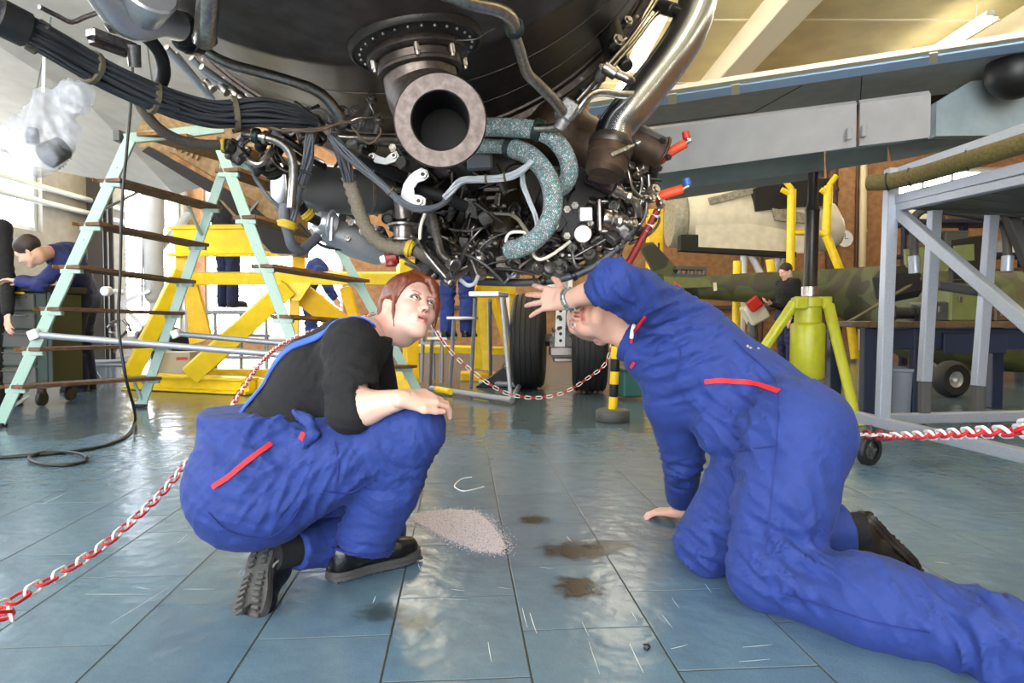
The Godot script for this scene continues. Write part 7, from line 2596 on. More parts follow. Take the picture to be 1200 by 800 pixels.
func build_right_side():
	# silver access stand on castors
	var o := thing("access_stand", F(1030, 527), "silver box section access stand on castors at the right edge", "access stand")
	var d := 3.9
	var px1 := P(1045, 208, d)
	var foot := P(1034, 490, d)
	beam(o, "corner_post", foot, px1 + Vector3(0, 0.05, 0), 0.062, 0.062, M.galv, Vector3.BACK)
	var far_top := P(1215, 158, 3.04)
	var far_low := P(1215, 194, 3.04)
	beam(o, "top_rail", P(1044, 207, d + 0.05), P(1215, 150, 3.12), 0.05, 0.07, M.galv)
	beam(o, "deck_rail", P(1049, 235, d), far_low, 0.05, 0.055, M.galv)
	beam(o, "deck_rail", P(1050, 244, d), P(1215, 208, 3.04), 0.05, 0.045, M.galv)
	beam(o, "diagonal_brace", P(1050, 246, d), P(1225, 398, 3.0), 0.05, 0.06, M.galv)
	beam(o, "base_rail", P(1000, 487, 4.16), P(1230, 541, 2.86), 0.06, 0.06, M.galv)
	beam(o, "base_rail", P(1034, 491, 4.0), P(1225, 486, 4.2), 0.06, 0.06, M.galv)
	for k in 6:
		var t := (k + 0.5) / 6.0
		var a := P(1056, 236, d - 0.02).lerp(P(1330, 214, 3.9), 0.0) + (P(1215, 199, 3.06) - P(1050, 240, d)) * t
		beam(o, "deck_board", a, a + Vector3(1.1, 0.0, -0.55), 0.15, 0.035, M.cart_grey)
	beam(o, "rear_rail", P(1050, 236, 3.95), P(1230, 250, 4.3), 0.05, 0.07, M.column)
	for q in [[1097, 226, 4.05, 1083, 447, 4.05], [1164, 232, 4.2, 1146, 452, 4.2]]:
		beam(o, "post", P(q[0], q[1], q[2]), P(q[3], q[4], q[5]), 0.06, 0.06, M.galv, Vector3.BACK)
	for q in [[1083, 447, 4.05, 1083, 489, 4.05], [1146, 452, 4.2, 1146, 487, 4.2]]:
		beam(o, "post_foot", P(q[0], q[1], q[2]), P(q[3], q[4], q[5]), 0.05, 0.05, M.column, Vector3.BACK)
	var g := Geo.new()
	g.tube(curve(pts3([1071, 300, 4.5, 1071, 262, 4.5, 1076, 250, 4.5, 1092, 245, 4.5, 1140, 252, 4.5, 1166, 258, 4.5, 1178, 268, 4.5, 1181, 300, 4.5]), 6), 0.027, 12)
	part(o, "hand_rail", g, M.column)
	for q in [[1071, 300, 1072, 320], [1181, 300, 1180, 318]]:
		rod(o, "rail_socket", P(q[0], q[1], 4.5), P(q[2], q[3], 4.5), 0.036, M.galv)
	rod(o, "lower_rail", P(1097, 334, 4.2), P(1150, 342, 4.3), 0.03, M.column)
	beam(o, "rear_post", P(1178, 240, 4.4), P(1215, 330, 4.4), 0.07, 0.07, M.column, Vector3.BACK)
	# lagged pipe strapped to it
	g = Geo.new()
	g.tube(curve(pts3([1018, 214, d - 0.02, 1040, 213, d - 0.10, 1080, 204, 3.62, 1130, 189, 3.34, 1180, 174, 3.12, 1225, 160, 2.96]), 8), 0.045, 20)
	var lag := solo("lagged_pipe", g, M.lagging, "olive foam covered pipe strapped along the top of the silver access stand", "pipe")
	for q in [[1040, 213, 3.80], [1066, 207.5, 3.69], [1133, 188, 3.325]]:
		g = Geo.new()
		g.torus(P(q[0], q[1], q[2]), Geo.frame(Vector3(0.75, 0.1, 0.6)), 0.046, 0.046, 0.006, 24, 6)
		part(lag, "strap", g, M.black).transform = Transform3D()
	# castor
	var ct := F(1018, 545) + Vector3(0, 0.085, 0)
	g = Geo.new()
	g.lathe([Vector2(0.05, -0.022), Vector2(0.075, -0.024), Vector2(0.085, -0.014), Vector2(0.085, 0.014), Vector2(0.075, 0.024), Vector2(0.05, 0.022)], Transform3D(Basis(Vector3.UP, 0.45) * Basis(Vector3.RIGHT, PI * 0.5), ct), 32)
	var cw := part(o, "castor_tyre", g, M.rubber)
	g = Geo.new()
	g.lathe([Vector2(0, -0.015), Vector2(0.02, -0.022), Vector2(0.02, 0.022), Vector2(0, 0.024)], Transform3D(Basis(Vector3.UP, 0.45) * Basis(Vector3.RIGHT, PI * 0.5), ct), 16)
	for k in 5:
		var f := Basis(Vector3.UP, 0.45) * Basis(Vector3.BACK, TAU * k / 5)
		g.box(ct + f * Vector3(0.034, 0, 0), Vector3(0.045, 0.014, 0.018), f, 0.002)
	part(cw, "castor_rim", g, M.cart_grey)
	beam(o, "castor_fork", ct + Vector3(0.0, 0, 0.035), P(1022, 496, 4.0), 0.03, 0.012, M.column, Vector3.BACK)
	# blue bench with brown top
	o = thing("blue_bench", F(1100, 486), "dark blue steel workbench with brown top behind the access stand", "workbench")
	g = Geo.new()
	g.box(Vector3(P(1120, 381, 5.6).x, 0.745, -5.75), Vector3(1.65, 0.05, 0.75), Basis(), 0.006)
	part(o, "bench_top", g, M.bench_top)
	for x in [1016, 1074, 1224]:
		g = Geo.new()
		var p := P(x, 440, 5.5)
		g.box(Vector3(p.x, 0.36, -5.48), Vector3(0.10, 0.72, 0.08), Basis(), 0.006)
		part(o, "leg", g, M.bench_blue)
		g = Geo.new()
		g.box(Vector3(p.x, 0.36, -6.05), Vector3(0.10, 0.72, 0.08), Basis(), 0.006)
		part(o, "leg", g, M.bench_blue)
	g = Geo.new()
	g.box(Vector3(P(1120, 381, 5.6).x, 0.63, -5.47), Vector3(1.6, 0.17, 0.05), Basis(), 0.006)
	part(o, "apron", g, M.bench_blue)
	g = Geo.new()
	g.box(P(1142, 402, 5.42), Vector3(0.50, 0.16, 0.03), Basis(), 0.006)
	part(o, "drawer", g, M.bench_blue)
	# odds and ends lying on the bench
	var items := [["green_case", "olive green equipment case standing on the blue bench", "case", 1128, 350, 0.42, 0.30, "olive_plain"], ["black_case", "black instrument case on the blue bench beside the olive case", "case", 1098, 362, 0.24, 0.16, "cart_grey"], ["cable_drum", "dark cable drum lying on the blue bench near the corner post", "drum", 1062, 366, 0.2, 0.14, "rubber"], ["cardboard_tray", "tan cardboard tray on the right of the blue bench", "tray", 1172, 366, 0.3, 0.12, "bench_top"]]
	for q in items:
		var h: float = q[6]
		var c := Vector3(P(q[3], 370, 5.7).x, 0.77 + h * 0.5, -5.75)
		o = thing(q[0], c - Vector3(0, h * 0.5, 0), q[1], q[2])
		g = Geo.new()
		if q[0] == "cable_drum":
			for s in [-1.0, 1.0]:
				g.cyl(c + Vector3(s * 0.09 - 0.01, 0, 0), c + Vector3(s * 0.09 + 0.01, 0, 0), h * 0.5, h * 0.5, 24, 0.003)
			g.cyl(c - Vector3(0.08, 0, 0), c + Vector3(0.08, 0, 0), h * 0.36, h * 0.36, 20)
			part(o, "spool", g, M[q[7]])
			continue
		g.box(c, Vector3(q[5], h, 0.3), Basis(Vector3.UP, 0.15), 0.012)
		part(o, "body", g, M[q[7]])
		g = Geo.new()
		g.tube(curve(PackedVector3Array([c + Vector3(-0.06, h * 0.5, 0.0), c + Vector3(-0.05, h * 0.5 + 0.04, 0.0), c + Vector3(0.05, h * 0.5 + 0.04, 0.0), c + Vector3(0.06, h * 0.5, 0.0)]), 5), 0.008, 8)
		part(o, "handle", g, M.black)
		for s in [-0.3, 0.3]:
			g = Geo.new()
			g.box(c + Basis(Vector3.UP, 0.15) * Vector3(s * q[5], h * 0.1, 0.153), Vector3(0.03, 0.05, 0.012), Basis(Vector3.UP, 0.15), 0.002)
			part(o, "catch", g, M.steel_dark)
	# grey bin
	o = thing("waste_bin", F(1056, 486), "grey plastic bin standing under the blue bench", "bin")
	var bb := F(1056, 486)
	g = Geo.new()
	g.lathe([Vector2(0, 0.005), Vector2(0.115, 0.005), Vector2(0.145, 0.36), Vector2(0.155, 0.365), Vector2(0.155, 0.39), Vector2(0.14, 0.39), Vector2(0.11, 0.03), Vector2(0, 0.03)], Transform3D(Basis(), bb), 28)
	part(o, "tub", g, M.bin_grey)
	# the camouflaged helicopter at the back
	o = thing("camouflage_helicopter", F(1080, 455), "olive camouflaged helicopter tail boom and hull behind the yellow green jack", "helicopter")
	var hd := 8.4
	var spine := [[745, 330, 0.10, 12.3], [800, 337, 0.12, 12.0], [860, 337, 0.17, 11.7], [930, 338, 0.22, 11.3], [985, 343, 0.30, 10.6], [1020, 352, 0.42, 10.0], [1060, 366, 0.56, 9.4], [1130, 375, 0.62, 8.9], [1230, 378, 0.62, 8.5]]
	var rings := []
	for q in spine:
		var c := P(q[0], q[1], q[3])
		var rs: float = q[2] * q[3] / hd
		var r := []
		for k in 28:
			var an := TAU * k / 28.0
			r.append(c + Vector3(0, cos(an) * rs, sin(an) * rs * 0.85))
		rings.append(r)
	g = Geo.new()
	g.loft(rings)
	part(o, "hull", g, M.olive)
	part(o, "tail_fin", plate([748, 286, 764, 284, 800, 322, 806, 346, 780, 346], 12.2, 0.16), M.olive)
	part(o, "tail_plane", plate([778, 324, 830, 326, 834, 336, 782, 338], 11.7, 0.10), M.olive_plain)
	part(o, "marking", plate([836, 331, 839, 331, 840, 340, 837, 341], 11.56, 0.06), M.jet_white)
	g = Geo.new()
	var hole := P(1052, 332, hd - 0.45)
	g.box(hole, Vector3(0.55, 0.40, 0.2), Basis(Vector3.BACK, 0.2), 0.08)
	part(o, "engine_bay", g, M.black)
	part(o, "access_door", plate([1060, 292, 1112, 286, 1114, 314, 1062, 324], hd - 0.5, 0.05), M.olive_plain)
	part(o, "cabin_frame", plate([1112, 282, 1152, 276, 1156, 330, 1116, 332], hd - 0.55, 0.08), M.cover_dark)
	part(o, "cabin_panel", plate([1118, 288, 1140, 286, 1141, 305, 1119, 307], hd - 0.62, 0.04), M.olive_plain)
	g = Geo.new()
	g.lathe([Vector2(0.08, -0.07), Vector2(0.15, -0.08), Vector2(0.18, -0.05), Vector2(0.185, 0), Vector2(0.18, 0.05), Vector2(0.15, 0.08), Vector2(0.08, 0.07)], Transform3D(Basis(Vector3.UP, 0.15) * Basis(Vector3.RIGHT, PI * 0.5), F(1114, 465) + Vector3(0, 0.183, 0)), 36)
	var wh := part(o, "tyre", g, M.tyre)
	g = Geo.new()
	g.lathe([Vector2(0, 0.02), Vector2(0.03, 0.05), Vector2(0.045, 0.03), Vector2(0.07, 0.035), Vector2(0.085, 0.06), Vector2(0.09, 0.0)], Transform3D(Basis(Vector3.UP, 0.15) * Basis(Vector3.RIGHT, PI * 0.5), F(1114, 465) + Vector3(0, 0.183, 0)), 28)
	part(wh, "wheel_rim", g, M.alu)
	g = Geo.new()
	g.bar(F(1114, 465) + Vector3(0, 0.2, -0.1), F(1114, 465) + Vector3(0.1, 0.5, -1.0), 0.07, 0.07, Vector3.RIGHT, 0.01)
	part(o, "wheel_arm", g, M.cart_green)
	g = Geo.new()
	g.tube(curve(pts3([960, 392, 7.6, 1000, 374, 7.7, 1040, 350, 7.8, 1080, 326, 7.9]), 6), 0.02, 8)
	solo("striped_rope", g, M.strap, "tan rope slung across the helicopter hull beside the jack", "rope")
	# white jet forward fuselage behind it, on yellow trestles
	o = thing("white_jet_fuselage", P(880, 300, 13.8), "cream white jet fuselage section resting high on yellow trestles", "aircraft fuselage")
	var jd := 13.8
	rings = []
	for q in [[788, 258, 0.46], [800, 258, 0.52], [816, 257, 0.56], [860, 256, 0.60], [910, 258, 0.60], [950, 262, 0.56], [972, 266, 0.48], [982, 270, 0.30], [986, 271, 0.08]]:
		var c := P(q[0], q[1], jd)
		var r := []
		for k in 28:
			var an := TAU * k / 28.0
			r.append(c + Vector3(0, cos(an) * q[2], sin(an) * q[2]))
		rings.append(r)
	g = Geo.new()
	g.loft(rings)
	part(o, "hull", g, M.jet_white)
	g = Geo.new()
	g.cyl(P(784, 258, jd), P(800, 258, jd), 0.55, 0.57, 28, 0.03)
	part(o, "bulkhead_ring", g, M.jet_grey)
	part(o, "side_panel", plate([816, 264, 878, 262, 946, 274, 944, 297, 815, 289], jd - 0.62, 0.06), M.jet_white)
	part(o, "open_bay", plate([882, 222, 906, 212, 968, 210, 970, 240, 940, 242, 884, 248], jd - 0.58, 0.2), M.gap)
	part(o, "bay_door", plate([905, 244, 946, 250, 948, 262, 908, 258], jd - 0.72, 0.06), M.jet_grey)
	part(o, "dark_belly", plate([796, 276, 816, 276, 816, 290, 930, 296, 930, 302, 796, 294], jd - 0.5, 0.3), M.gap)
	part(o, "upper_skin", plate([830, 232, 884, 218, 886, 226, 832, 240], jd - 0.55, 0.06), M.jet_grey)
	for q in [[872, 296, 868, 402], [880, 298, 896, 330], [912, 300, 904, 330]]:
		rod(o, "support_strut", P(q[0], q[1], jd - 0.3), P(q[2], q[3], jd - 0.3), 0.07, M.white_paint)
	rod(o, "support_strut", P(900, 328, jd - 0.3), P(922, 298, jd - 0.3), 0.05, M.white_paint)
	o = thing("yellow_lift_frame", F(945, 428), "yellow tube lifting frame standing on either side of the jack ram", "lifting frame")
	var yd := 12.3
	for q in [[928, 222, 926, 322], [926, 322, 924, 424], [971, 218, 968, 276], [968, 276, 990, 330], [990, 330, 1002, 420], [864, 306, 862, 424], [902, 304, 906, 330]]:
		rod(o, "tube", P(q[0], q[1], yd), P(q[2], q[3], yd), 0.075, M.yellow, 16)
	rod(o, "cross_tube", P(927, 272, yd), P(969, 274, yd), 0.05, M.yellow)
	for q in [[928, 222, 920, 212], [971, 218, 980, 206], [928, 228, 916, 222], [971, 228, 962, 222]]:
		rod(o, "fork", P(q[0], q[1], yd), P(q[2], q[3], yd), 0.05, M.yellow)
	# yellow cabinet, red and white part and dark rack against the wall
	o = thing("yellow_cabinet", F(768, 417), "flat yellow cabinet on the brick wall behind the red strut", "cabinet")
	g = Geo.new()
	g.box(P(767, 285, 14.5) * Vector3(1, 0, 1) + Vector3(0, 1.54, 0), Vector3(0.32, 3.08, 0.3), Basis(), 0.02)
	part(o, "body", g, M.yellow_deep)
	g = Geo.new()
	g.box(P(772, 290, 14.33), Vector3(0.03, 0.2, 0.04), Basis(), 0.006)
	part(o, "handle", g, M.gap)
	o = thing("wall_rack", P(808, 330, 12), "small dark rack of tools hanging on the wall above the helicopter boom", "rack")
	for y in [314, 323]:
		beam(o, "shelf", P(790, y, 12.0), P(826, y + 1, 12.0), 0.2, 0.06, M.cart_grey)
	for x in [796, 806, 815, 824]:
		g = Geo.new()
		g.cyl(P(x, 323, 11.95), P(x + 1, 315, 11.95), 0.05, 0.035, 12, 0.01)
		part(o, "tool", g, M.wire_grey)
	o = thing("red_hydraulic_unit", F(882, 426), "small red and cream hydraulic unit under the helicopter boom", "machine")
	g = Geo.new()
	g.box(P(884, 366, 11.6), Vector3(0.34, 0.36, 0.3), Basis(Vector3.BACK, 0.5), 0.03)
	part(o, "tank", g, M.jet_white)
	g = Geo.new()
	g.box(P(884, 356, 11.4), Vector3(0.22, 0.20, 0.1), Basis(Vector3.BACK, 0.7), 0.02)
	part(o, "cover", g, M.red)
	g = Geo.new()
	g.cyl(P(882, 372, 11.6), Vector3(P(882, 372, 11.6).x, 0, P(882, 372, 11.6).z), 0.08, 0.12, 16, 0.01)
	part(o, "pedestal", g, M.cart_grey)
	# storage rack beyond the access stand
	o = thing("storage_rack", F(1150, 425), "tall blue and dark storage rack against the wall behind the access stand", "rack")
	for x in [1062, 1130, 1200]:
		beam(o, "upright", P(x, 230, 11.5), Vector3(P(x, 230, 11.5).x, 0, P(x, 230, 11.5).z), 0.1, 0.1, M.bench_blue, Vector3.BACK)
	for y in [262, 300, 340, 380]:
		beam(o, "shelf", P(1056, y, 11.5), P(1215, y, 11.5), 0.7, 0.06, M.bench_blue)
	var rng := RandomNumberGenerator.new()
	rng.seed = 71
	var names := [["storage_box", "cream box on the storage rack", "jet_white"], ["storage_box", "brown box on the storage rack", "bench_top"], ["storage_box", "grey box on the storage rack", "cart_grey"], ["storage_box", "green box on the storage rack", "olive_plain"]]
	var rows := ["top shelf", "second shelf", "third shelf", "lowest shelf"]
	for r in 4:
		for k in 4:
			var y: float = [262, 300, 340, 380][r]
			var w := rng.randf_range(0.28, 0.42)
			var h := rng.randf_range(0.22, 0.42)
			var c := P(1076 + k * 36, y, 11.4) + Vector3(0, 0.03 + h * 0.5, 0)
			var q: Array = names[(k + r) % 4]
			var t: Node3D = thing(q[0], c - Vector3(0, h * 0.5, 0), "%s, number %s from the left on the %s" % [q[1], ["one", "two", "three", "four"][k], rows[r]], "box", "boxes on the storage rack")
			g = Geo.new()
			g.box(c, Vector3(w, h, 0.4), Basis(Vector3.UP, rng.randf_range(-0.1, 0.1)), 0.012)
			part(t, "body", g, M[q[2]])
			g = Geo.new()
			g.box(c + Vector3(0, h * 0.5 + 0.01, 0), Vector3(w + 0.02, 0.03, 0.42), Basis(), 0.008)
			part(t, "lid", g, M[q[2]])

func build_left_side():
	# tool cart with drawers
	var o := thing("tool_cart", F(35, 470), "dark green and grey tool cart with drawers at the left edge", "tool cart")
	var d := 6.2
	var c := P(18, 398, d)
	var ctr := Vector3(c.x, 0.60, -d - 0.15)
	var g := Geo.new()
	g.box(ctr, Vector3(0.72, 0.86, 0.5), Basis(), 0.012)
	part(o, "body", g, M.cart_green)
	for k in 5:
		g = Geo.new()
		g.box(ctr + Vector3(-0.03, 0.34 - k * 0.165, 0.255), Vector3(0.58, 0.15, 0.03), Basis(), 0.008)
		var dr := part(o, "drawer", g, M.cart_grey)
		g = Geo.new()
		g.bar(ctr + Vector3(-0.2, 0.385 - k * 0.165, 0.275), ctr + Vector3(0.2, 0.385 - k * 0.165, 0.275), 0.02, 0.012, Vector3.UP, 0.003)
		part(dr, "handle", g, M.steel_dark)
	g = Geo.new()
	g.box(ctr + Vector3(0, 0.46, 0), Vector3(0.80, 0.06, 0.56), Basis(), 0.01)
	part(o, "worktop", g, M.rubber)
	g = Geo.new()
	g.bar(ctr + Vector3(0.38, -0.4, 0.23), ctr + Vector3(0.38, 0.44, 0.23), 0.04, 0.04, Vector3.BACK, 0.005)
	part(o, "corner_rail", g, M.cart_green)
	g = Geo.new()
	g.box(ctr + Vector3(0.1, 0.42, 0.262), Vector3(0.14, 0.02, 0.01), Basis(), 0.002)
	part(o, "name_strip", g, M.yellow_deep)
	for s in [[0.26, 0.2], [-0.26, 0.2], [0.26, -0.2], [-0.26, -0.2]]:
		g = Geo.new()
		var w := ctr + Vector3(s[0], -0.53, s[1])
		g.cyl(w - Vector3(0.02, 0, 0), w + Vector3(0.02, 0, 0), 0.07, 0.07, 24, 0.006)
		g.box(w + Vector3(0, 0.065, 0), Vector3(0.06, 0.05, 0.05), Basis(), 0.004)
		part(o, "castor", g, M.rubber)
	o = thing("paper_sheet", ctr + Vector3(0.1, 0.49, 0.1), "bright white sheet of paper on the tool cart under the stooping man", "paper")
	g = Geo.new()
	g.box(ctr + Vector3(0.12, 0.493, 0.08), Vector3(0.30, 0.003, 0.21), Basis(Vector3.UP, 0.3))
	part(o, "page", g, M.white_paint)

func figure(label: String, at: Array, top_mat: Material, leg_mat: Material, hair: Material, face: Vector3, cell := 0.016, bare := false, opts := {}):
	# at: pelvis, chest, neck, eyes, then shoulder elbow wrist (left), the same (right), hip knee ankle (left), the same (right)
	var o := thing("person", at[12] * Vector3(1, 0, 1) + Vector3(0, at[12].y - 0.08, 0), label, "person")
	var skin := Color(0.66, 0.40, 0.30)
	var wide: Vector3 = (at[4] - at[7]).normalized()
	var hx := head_frame(at[3], wide, face, 1.0)
	var s := Sdf.new()
	s.chain([at[0], at[1], at[2]], [0.12, 0.11, 0.06], 0.05, wide, 1.3)
	for k in [4, 7]:
		s.cap(at[1].lerp(at[2], 0.6), at[k], 0.06, 0.055, 0.04)
		s.chain([at[k], at[k + 1], at[k + 2]], [0.05, 0.042, 0.028], 0.02)
	for k in [10, 13]:
		s.chain([at[k], at[k + 1], at[k + 2]], [0.085, 0.055, 0.04], 0.03)
	var g := Geo.new()
	var first := s.mesh(0.02, g)
	paint(g, first, func(_p): return skin)
	add_head(g, hx, false, skin, at[2], 0.001, Color(0.12, 0.08, 0.06), 0.006)
	for k in [4, 7]:
		var y: Vector3 = (at[k + 2] - at[k + 1]).normalized()
		var z := face - y * face.dot(y)
		if z.length() < 0.1: z = Vector3.UP - y * y.y
		z = z.normalized()
		var x := y.cross(z)
		if x.dot(wide) * (1 if k == 4 else -1) > 0:
			z = -z
			x = -x
		add_hand(g, Transform3D(Basis(x, y, z), at[k + 2]), [0.35, 0.35, 0.35, 0.35], [0, 0, 0, 0], Vector3(0.5, 0.85, -0.2), 1.0, skin, at[k + 2].lerp(at[k + 1], 0.2), 0.006)
	smooth_normals(g)
	part(o, "body", g, M.skin)
	s = Sdf.new()
	var b := hx.basis.orthonormalized()
	s.ell(hx * Vector3(0, 0.040, -0.022), Vector3(0.084, 0.095, 0.106), 0.02, b)
	s.ell(hx * Vector3(0, -0.055, 0.095), Vector3(0.100, 0.120, 0.080), 0.012, b, true)
	s.cap(hx * Vector3(0, -0.09, -0.04), hx * Vector3(0, -0.2, -0.06), 0.085, 0.09, 0.02, Vector3.ZERO, 1.0, true)
	g = Geo.new()
	s.mesh(0.009, g)
	crumple(g, [], 0.004, 4)
	part(o, "hair", g, hair)
	s = Sdf.new()
	s.chain([at[0] + (at[1] - at[0]) * 0.02, at[0].lerp(at[1], 0.5), at[1], at[2]], [0.155, 0.145, 0.15, 0.075], 0.05, wide, 1.3)
	for k in [4, 7]:
		s.cap(at[1].lerp(at[2], 0.5), at[k], 0.09, 0.08, 0.05)
		s.chain([at[k], at[k + 1], at[k + 1].lerp(at[k + 2], 0.92)], [0.078, 0.062, 0.05], 0.03)
	s.cap(at[2], hx.origin, 0.055, 0.055, 0.01, Vector3.ZERO, 1.0, true)
	g = Geo.new()
	s.mesh(cell, g)
	crumple(g, [[at[1], 0.4, Vector3(0.5, 0.8, 0.2).normalized(), 0.012, 0.08], [at[0], 0.3, Vector3.UP, 0.012, 0.07], [at[5], 0.2, Vector3.UP, 0.01, 0.05], [at[8], 0.2, Vector3.UP, 0.01, 0.05]], 0.004, 6)
	part(o, "jacket", g, top_mat)
	s = Sdf.new()
	s.cap(at[10], at[13], 0.145, 0.145, 0.05)
	for k in [10, 13]:
		s.chain([at[k], at[k + 1], at[k + 2] + Vector3(0, 0.01, 0)], [0.12, 0.085, 0.075], 0.04)
	g = Geo.new()
	s.mesh(cell, g)
	crumple(g, [[at[11], 0.3, Vector3.UP, 0.014, 0.07], [at[14], 0.3, Vector3.UP, 0.014, 0.07]], 0.004, 8)
	part(o, "trousers", g, leg_mat)
	for k in [12, 15]:
		var y := face * Vector3(1, 0, 1)
		y = y.normalized()
		var hl: Vector3 = at[k] - y * 0.07
		hl.y = at[k].y - 0.08
		shoe(o, hl, hl + y * 0.28, Vector3.UP, M.rubber, M.shoe_black, at[k])

func standing(foot: Vector3, face: Vector3, look: Vector3, h: float) -> Array:     # joints of someone standing
	var f := (face * Vector3(1, 0, 1)).normalized()
	var l := Vector3.UP.cross(f)
	var J := func(x, y, z): return foot + l * (x * h) + Vector3.UP * (y * h) + f * (z * h)
	return [J.call(0, 0.54, 0), J.call(0, 0.72, 0.01), J.call(0, 0.84, 0.0), J.call(0, 0.925, 0.03), J.call(0.105, 0.81, 0), J.call(0.14, 0.64, 0.0), J.call(0.13, 0.50, 0.06), J.call(-0.105, 0.81, 0), J.call(-0.14, 0.64, 0.0), J.call(-0.13, 0.50, 0.06), J.call(0.055, 0.51, 0), J.call(0.06, 0.28, 0.01), J.call(0.065, 0.05, 0), J.call(-0.055, 0.51, 0), J.call(-0.06, 0.28, 0.01), J.call(-0.065, 0.05, 0)]

func build_far_people():
	# man stooping over the tool cart
	var d := 7.4
	var Q := func(x, y, dd): return P(x, y, dd)
	var j := [Q.call(94, 338, 6.9), Q.call(78, 303, 6.35), Q.call(60, 296, 6.0), Q.call(33, 294, 5.75), Q.call(76, 306, 6.05), Q.call(48, 334, 5.85), Q.call(22, 330, 5.85), Q.call(80, 302, 6.5), Q.call(48, 330, 6.45), Q.call(22, 328, 6.4), Q.call(90, 350, 6.8), Q.call(86, 400, 7.1), Vector3(Q.call(94, 455, d).x, 0.08, -d), Q.call(100, 350, 7.0), Q.call(98, 400, 7.2), Vector3(Q.call(104, 452, d + 0.2).x, 0.08, -d - 0.2)]
	figure("man in dark blue work clothes stooping over the tool cart at the left", j, M.navy_jacket, M.navy, M.hair_brown, Vector3(-0.80, -0.58, 0.16))
	# someone in black at the very edge
	var f0 := F(-12, 476)
	var st := standing(f0, Vector3(0.4, 0, -1), Vector3.FORWARD, 1.62)
	st[5] = P(9, 330, 6.0)
	st[6] = P(9, 368, 5.9)
	st[4] = P(2, 268, 6.05)
	figure("person in black at the left edge with one hand hanging beside the cart", st, M.black_cloth, M.black_cloth, M.hair_brown, Vector3(0.4, 0, -1))
	# mechanic on the platform behind the trestle
	st = standing(P(267, 361, 9.0), Vector3(0.6, 0, -0.8), Vector3.FORWARD, 1.78)
	figure("man in dark jacket and blue trousers standing up on the grey work platform", st, M.black_cloth, M.navy, M.hair_brown, Vector3(0.6, 0.1, -0.8))
	# mechanic bending down further back
	d = 10.2
	j = [P(362, 330, d), P(372, 314, d), P(380, 318, d), P(388, 326, d), P(374, 318, d - 0.2), P(384, 338, d - 0.25), P(391, 350, d - 0.25), P(374, 316, d + 0.2), P(386, 336, d + 0.2), P(393, 348, d + 0.2), P(360, 334, d - 0.1), P(364, 380, d - 0.1), F(361, 431, 0.08), P(360, 334, d + 0.1), P(366, 380, d + 0.1), F(364, 429, 0.08)]
	figure("man in blue bending forward beyond the middle of the yellow trestle", j, M.blue_cloth, M.blue_cloth, M.hair_brown, Vector3(0.6, -0.8, 0.1))
	# mechanic on the step stool, hidden by the engine from the hips up
	st = standing(P(535, 396, 7.25), Vector3(0.35, 0, -1), Vector3.FORWARD, 1.8)
	figure("mechanic in blue trousers standing on the step stool behind the engine", st, M.blue_cloth, M.blue_cloth, M.hair_brown, Vector3(0.35, 0.2, -1))
	# young man in black beside the helicopter
	st = standing(F(922, 432), Vector3(-0.9, 0, 0.25), Vector3.FORWARD, 1.64)
	st[8] = P(916, 360, 10.55)
	st[9] = P(904, 356, 10.5)
	figure("young man in a black pullover looking down beside the helicopter boom", st, M.black_cloth, M.navy, M.hair_brown, Vector3(-0.9, -0.35, 0.25))

func link_geo(lw := 0.056, ww := 0.029, r := 0.0034) -> Geo:
	var g := Geo.new()
	var p := PackedVector3Array()
	var hy := (lw - ww) * 0.5
	var rr := ww * 0.5 - r
	for k in 9:
		var an := PI * k / 8.0
		p.append(Vector3(rr * cos(an), hy + rr * sin(an), 0))
	for k in 9:
		var an := PI + PI * k / 8.0
		p.append(Vector3(rr * cos(an), -hy + rr * sin(an), 0))
	p.append(p[0])
	g.tube(p, r, 8, false, true)
	return g

func chain_run(called: String, label: String, path: PackedVector3Array, first_white: bool):
	var pitch := 0.0425
	var o := thing(called, path[0], label, "chain", "barrier chains")
	var lm := link_geo().mesh()
	var at := 0.0
	var k := 0
	var acc := 0.0
	var i := 0
	while i < path.size() - 1:
		var l := path[i].distance_to(path[i + 1])
		if at <= acc + l:
			var t: float = (at - acc) / l
			var p := path[i].lerp(path[i + 1], t)
			var y := (path[i + 1] - path[i]).normalized()
			var z := Vector3(-0.6, 0.15, 1.0) if p.x < -0.2 else Vector3(-0.1, 0.25, 1.0)
			z = (z - y * y.dot(z)).normalized()
			var f := Basis(y.cross(z), y, z)
			var m := MeshInstance3D.new()
			m.name = "link"
			m.mesh = lm
			m.material_override = M.chain_white if (k % 2 == 0) == first_white else M.chain_red
			o.add_child(m, true)
			m.transform = o.transform.affine_inverse() * Transform3D(f * Basis(Vector3.UP, (0.0 if (k % 2 == 0) == first_white else PI * 0.5) + 0.3), p)
			at += pitch
			k += 1
		else:
			acc += l
			i += 1

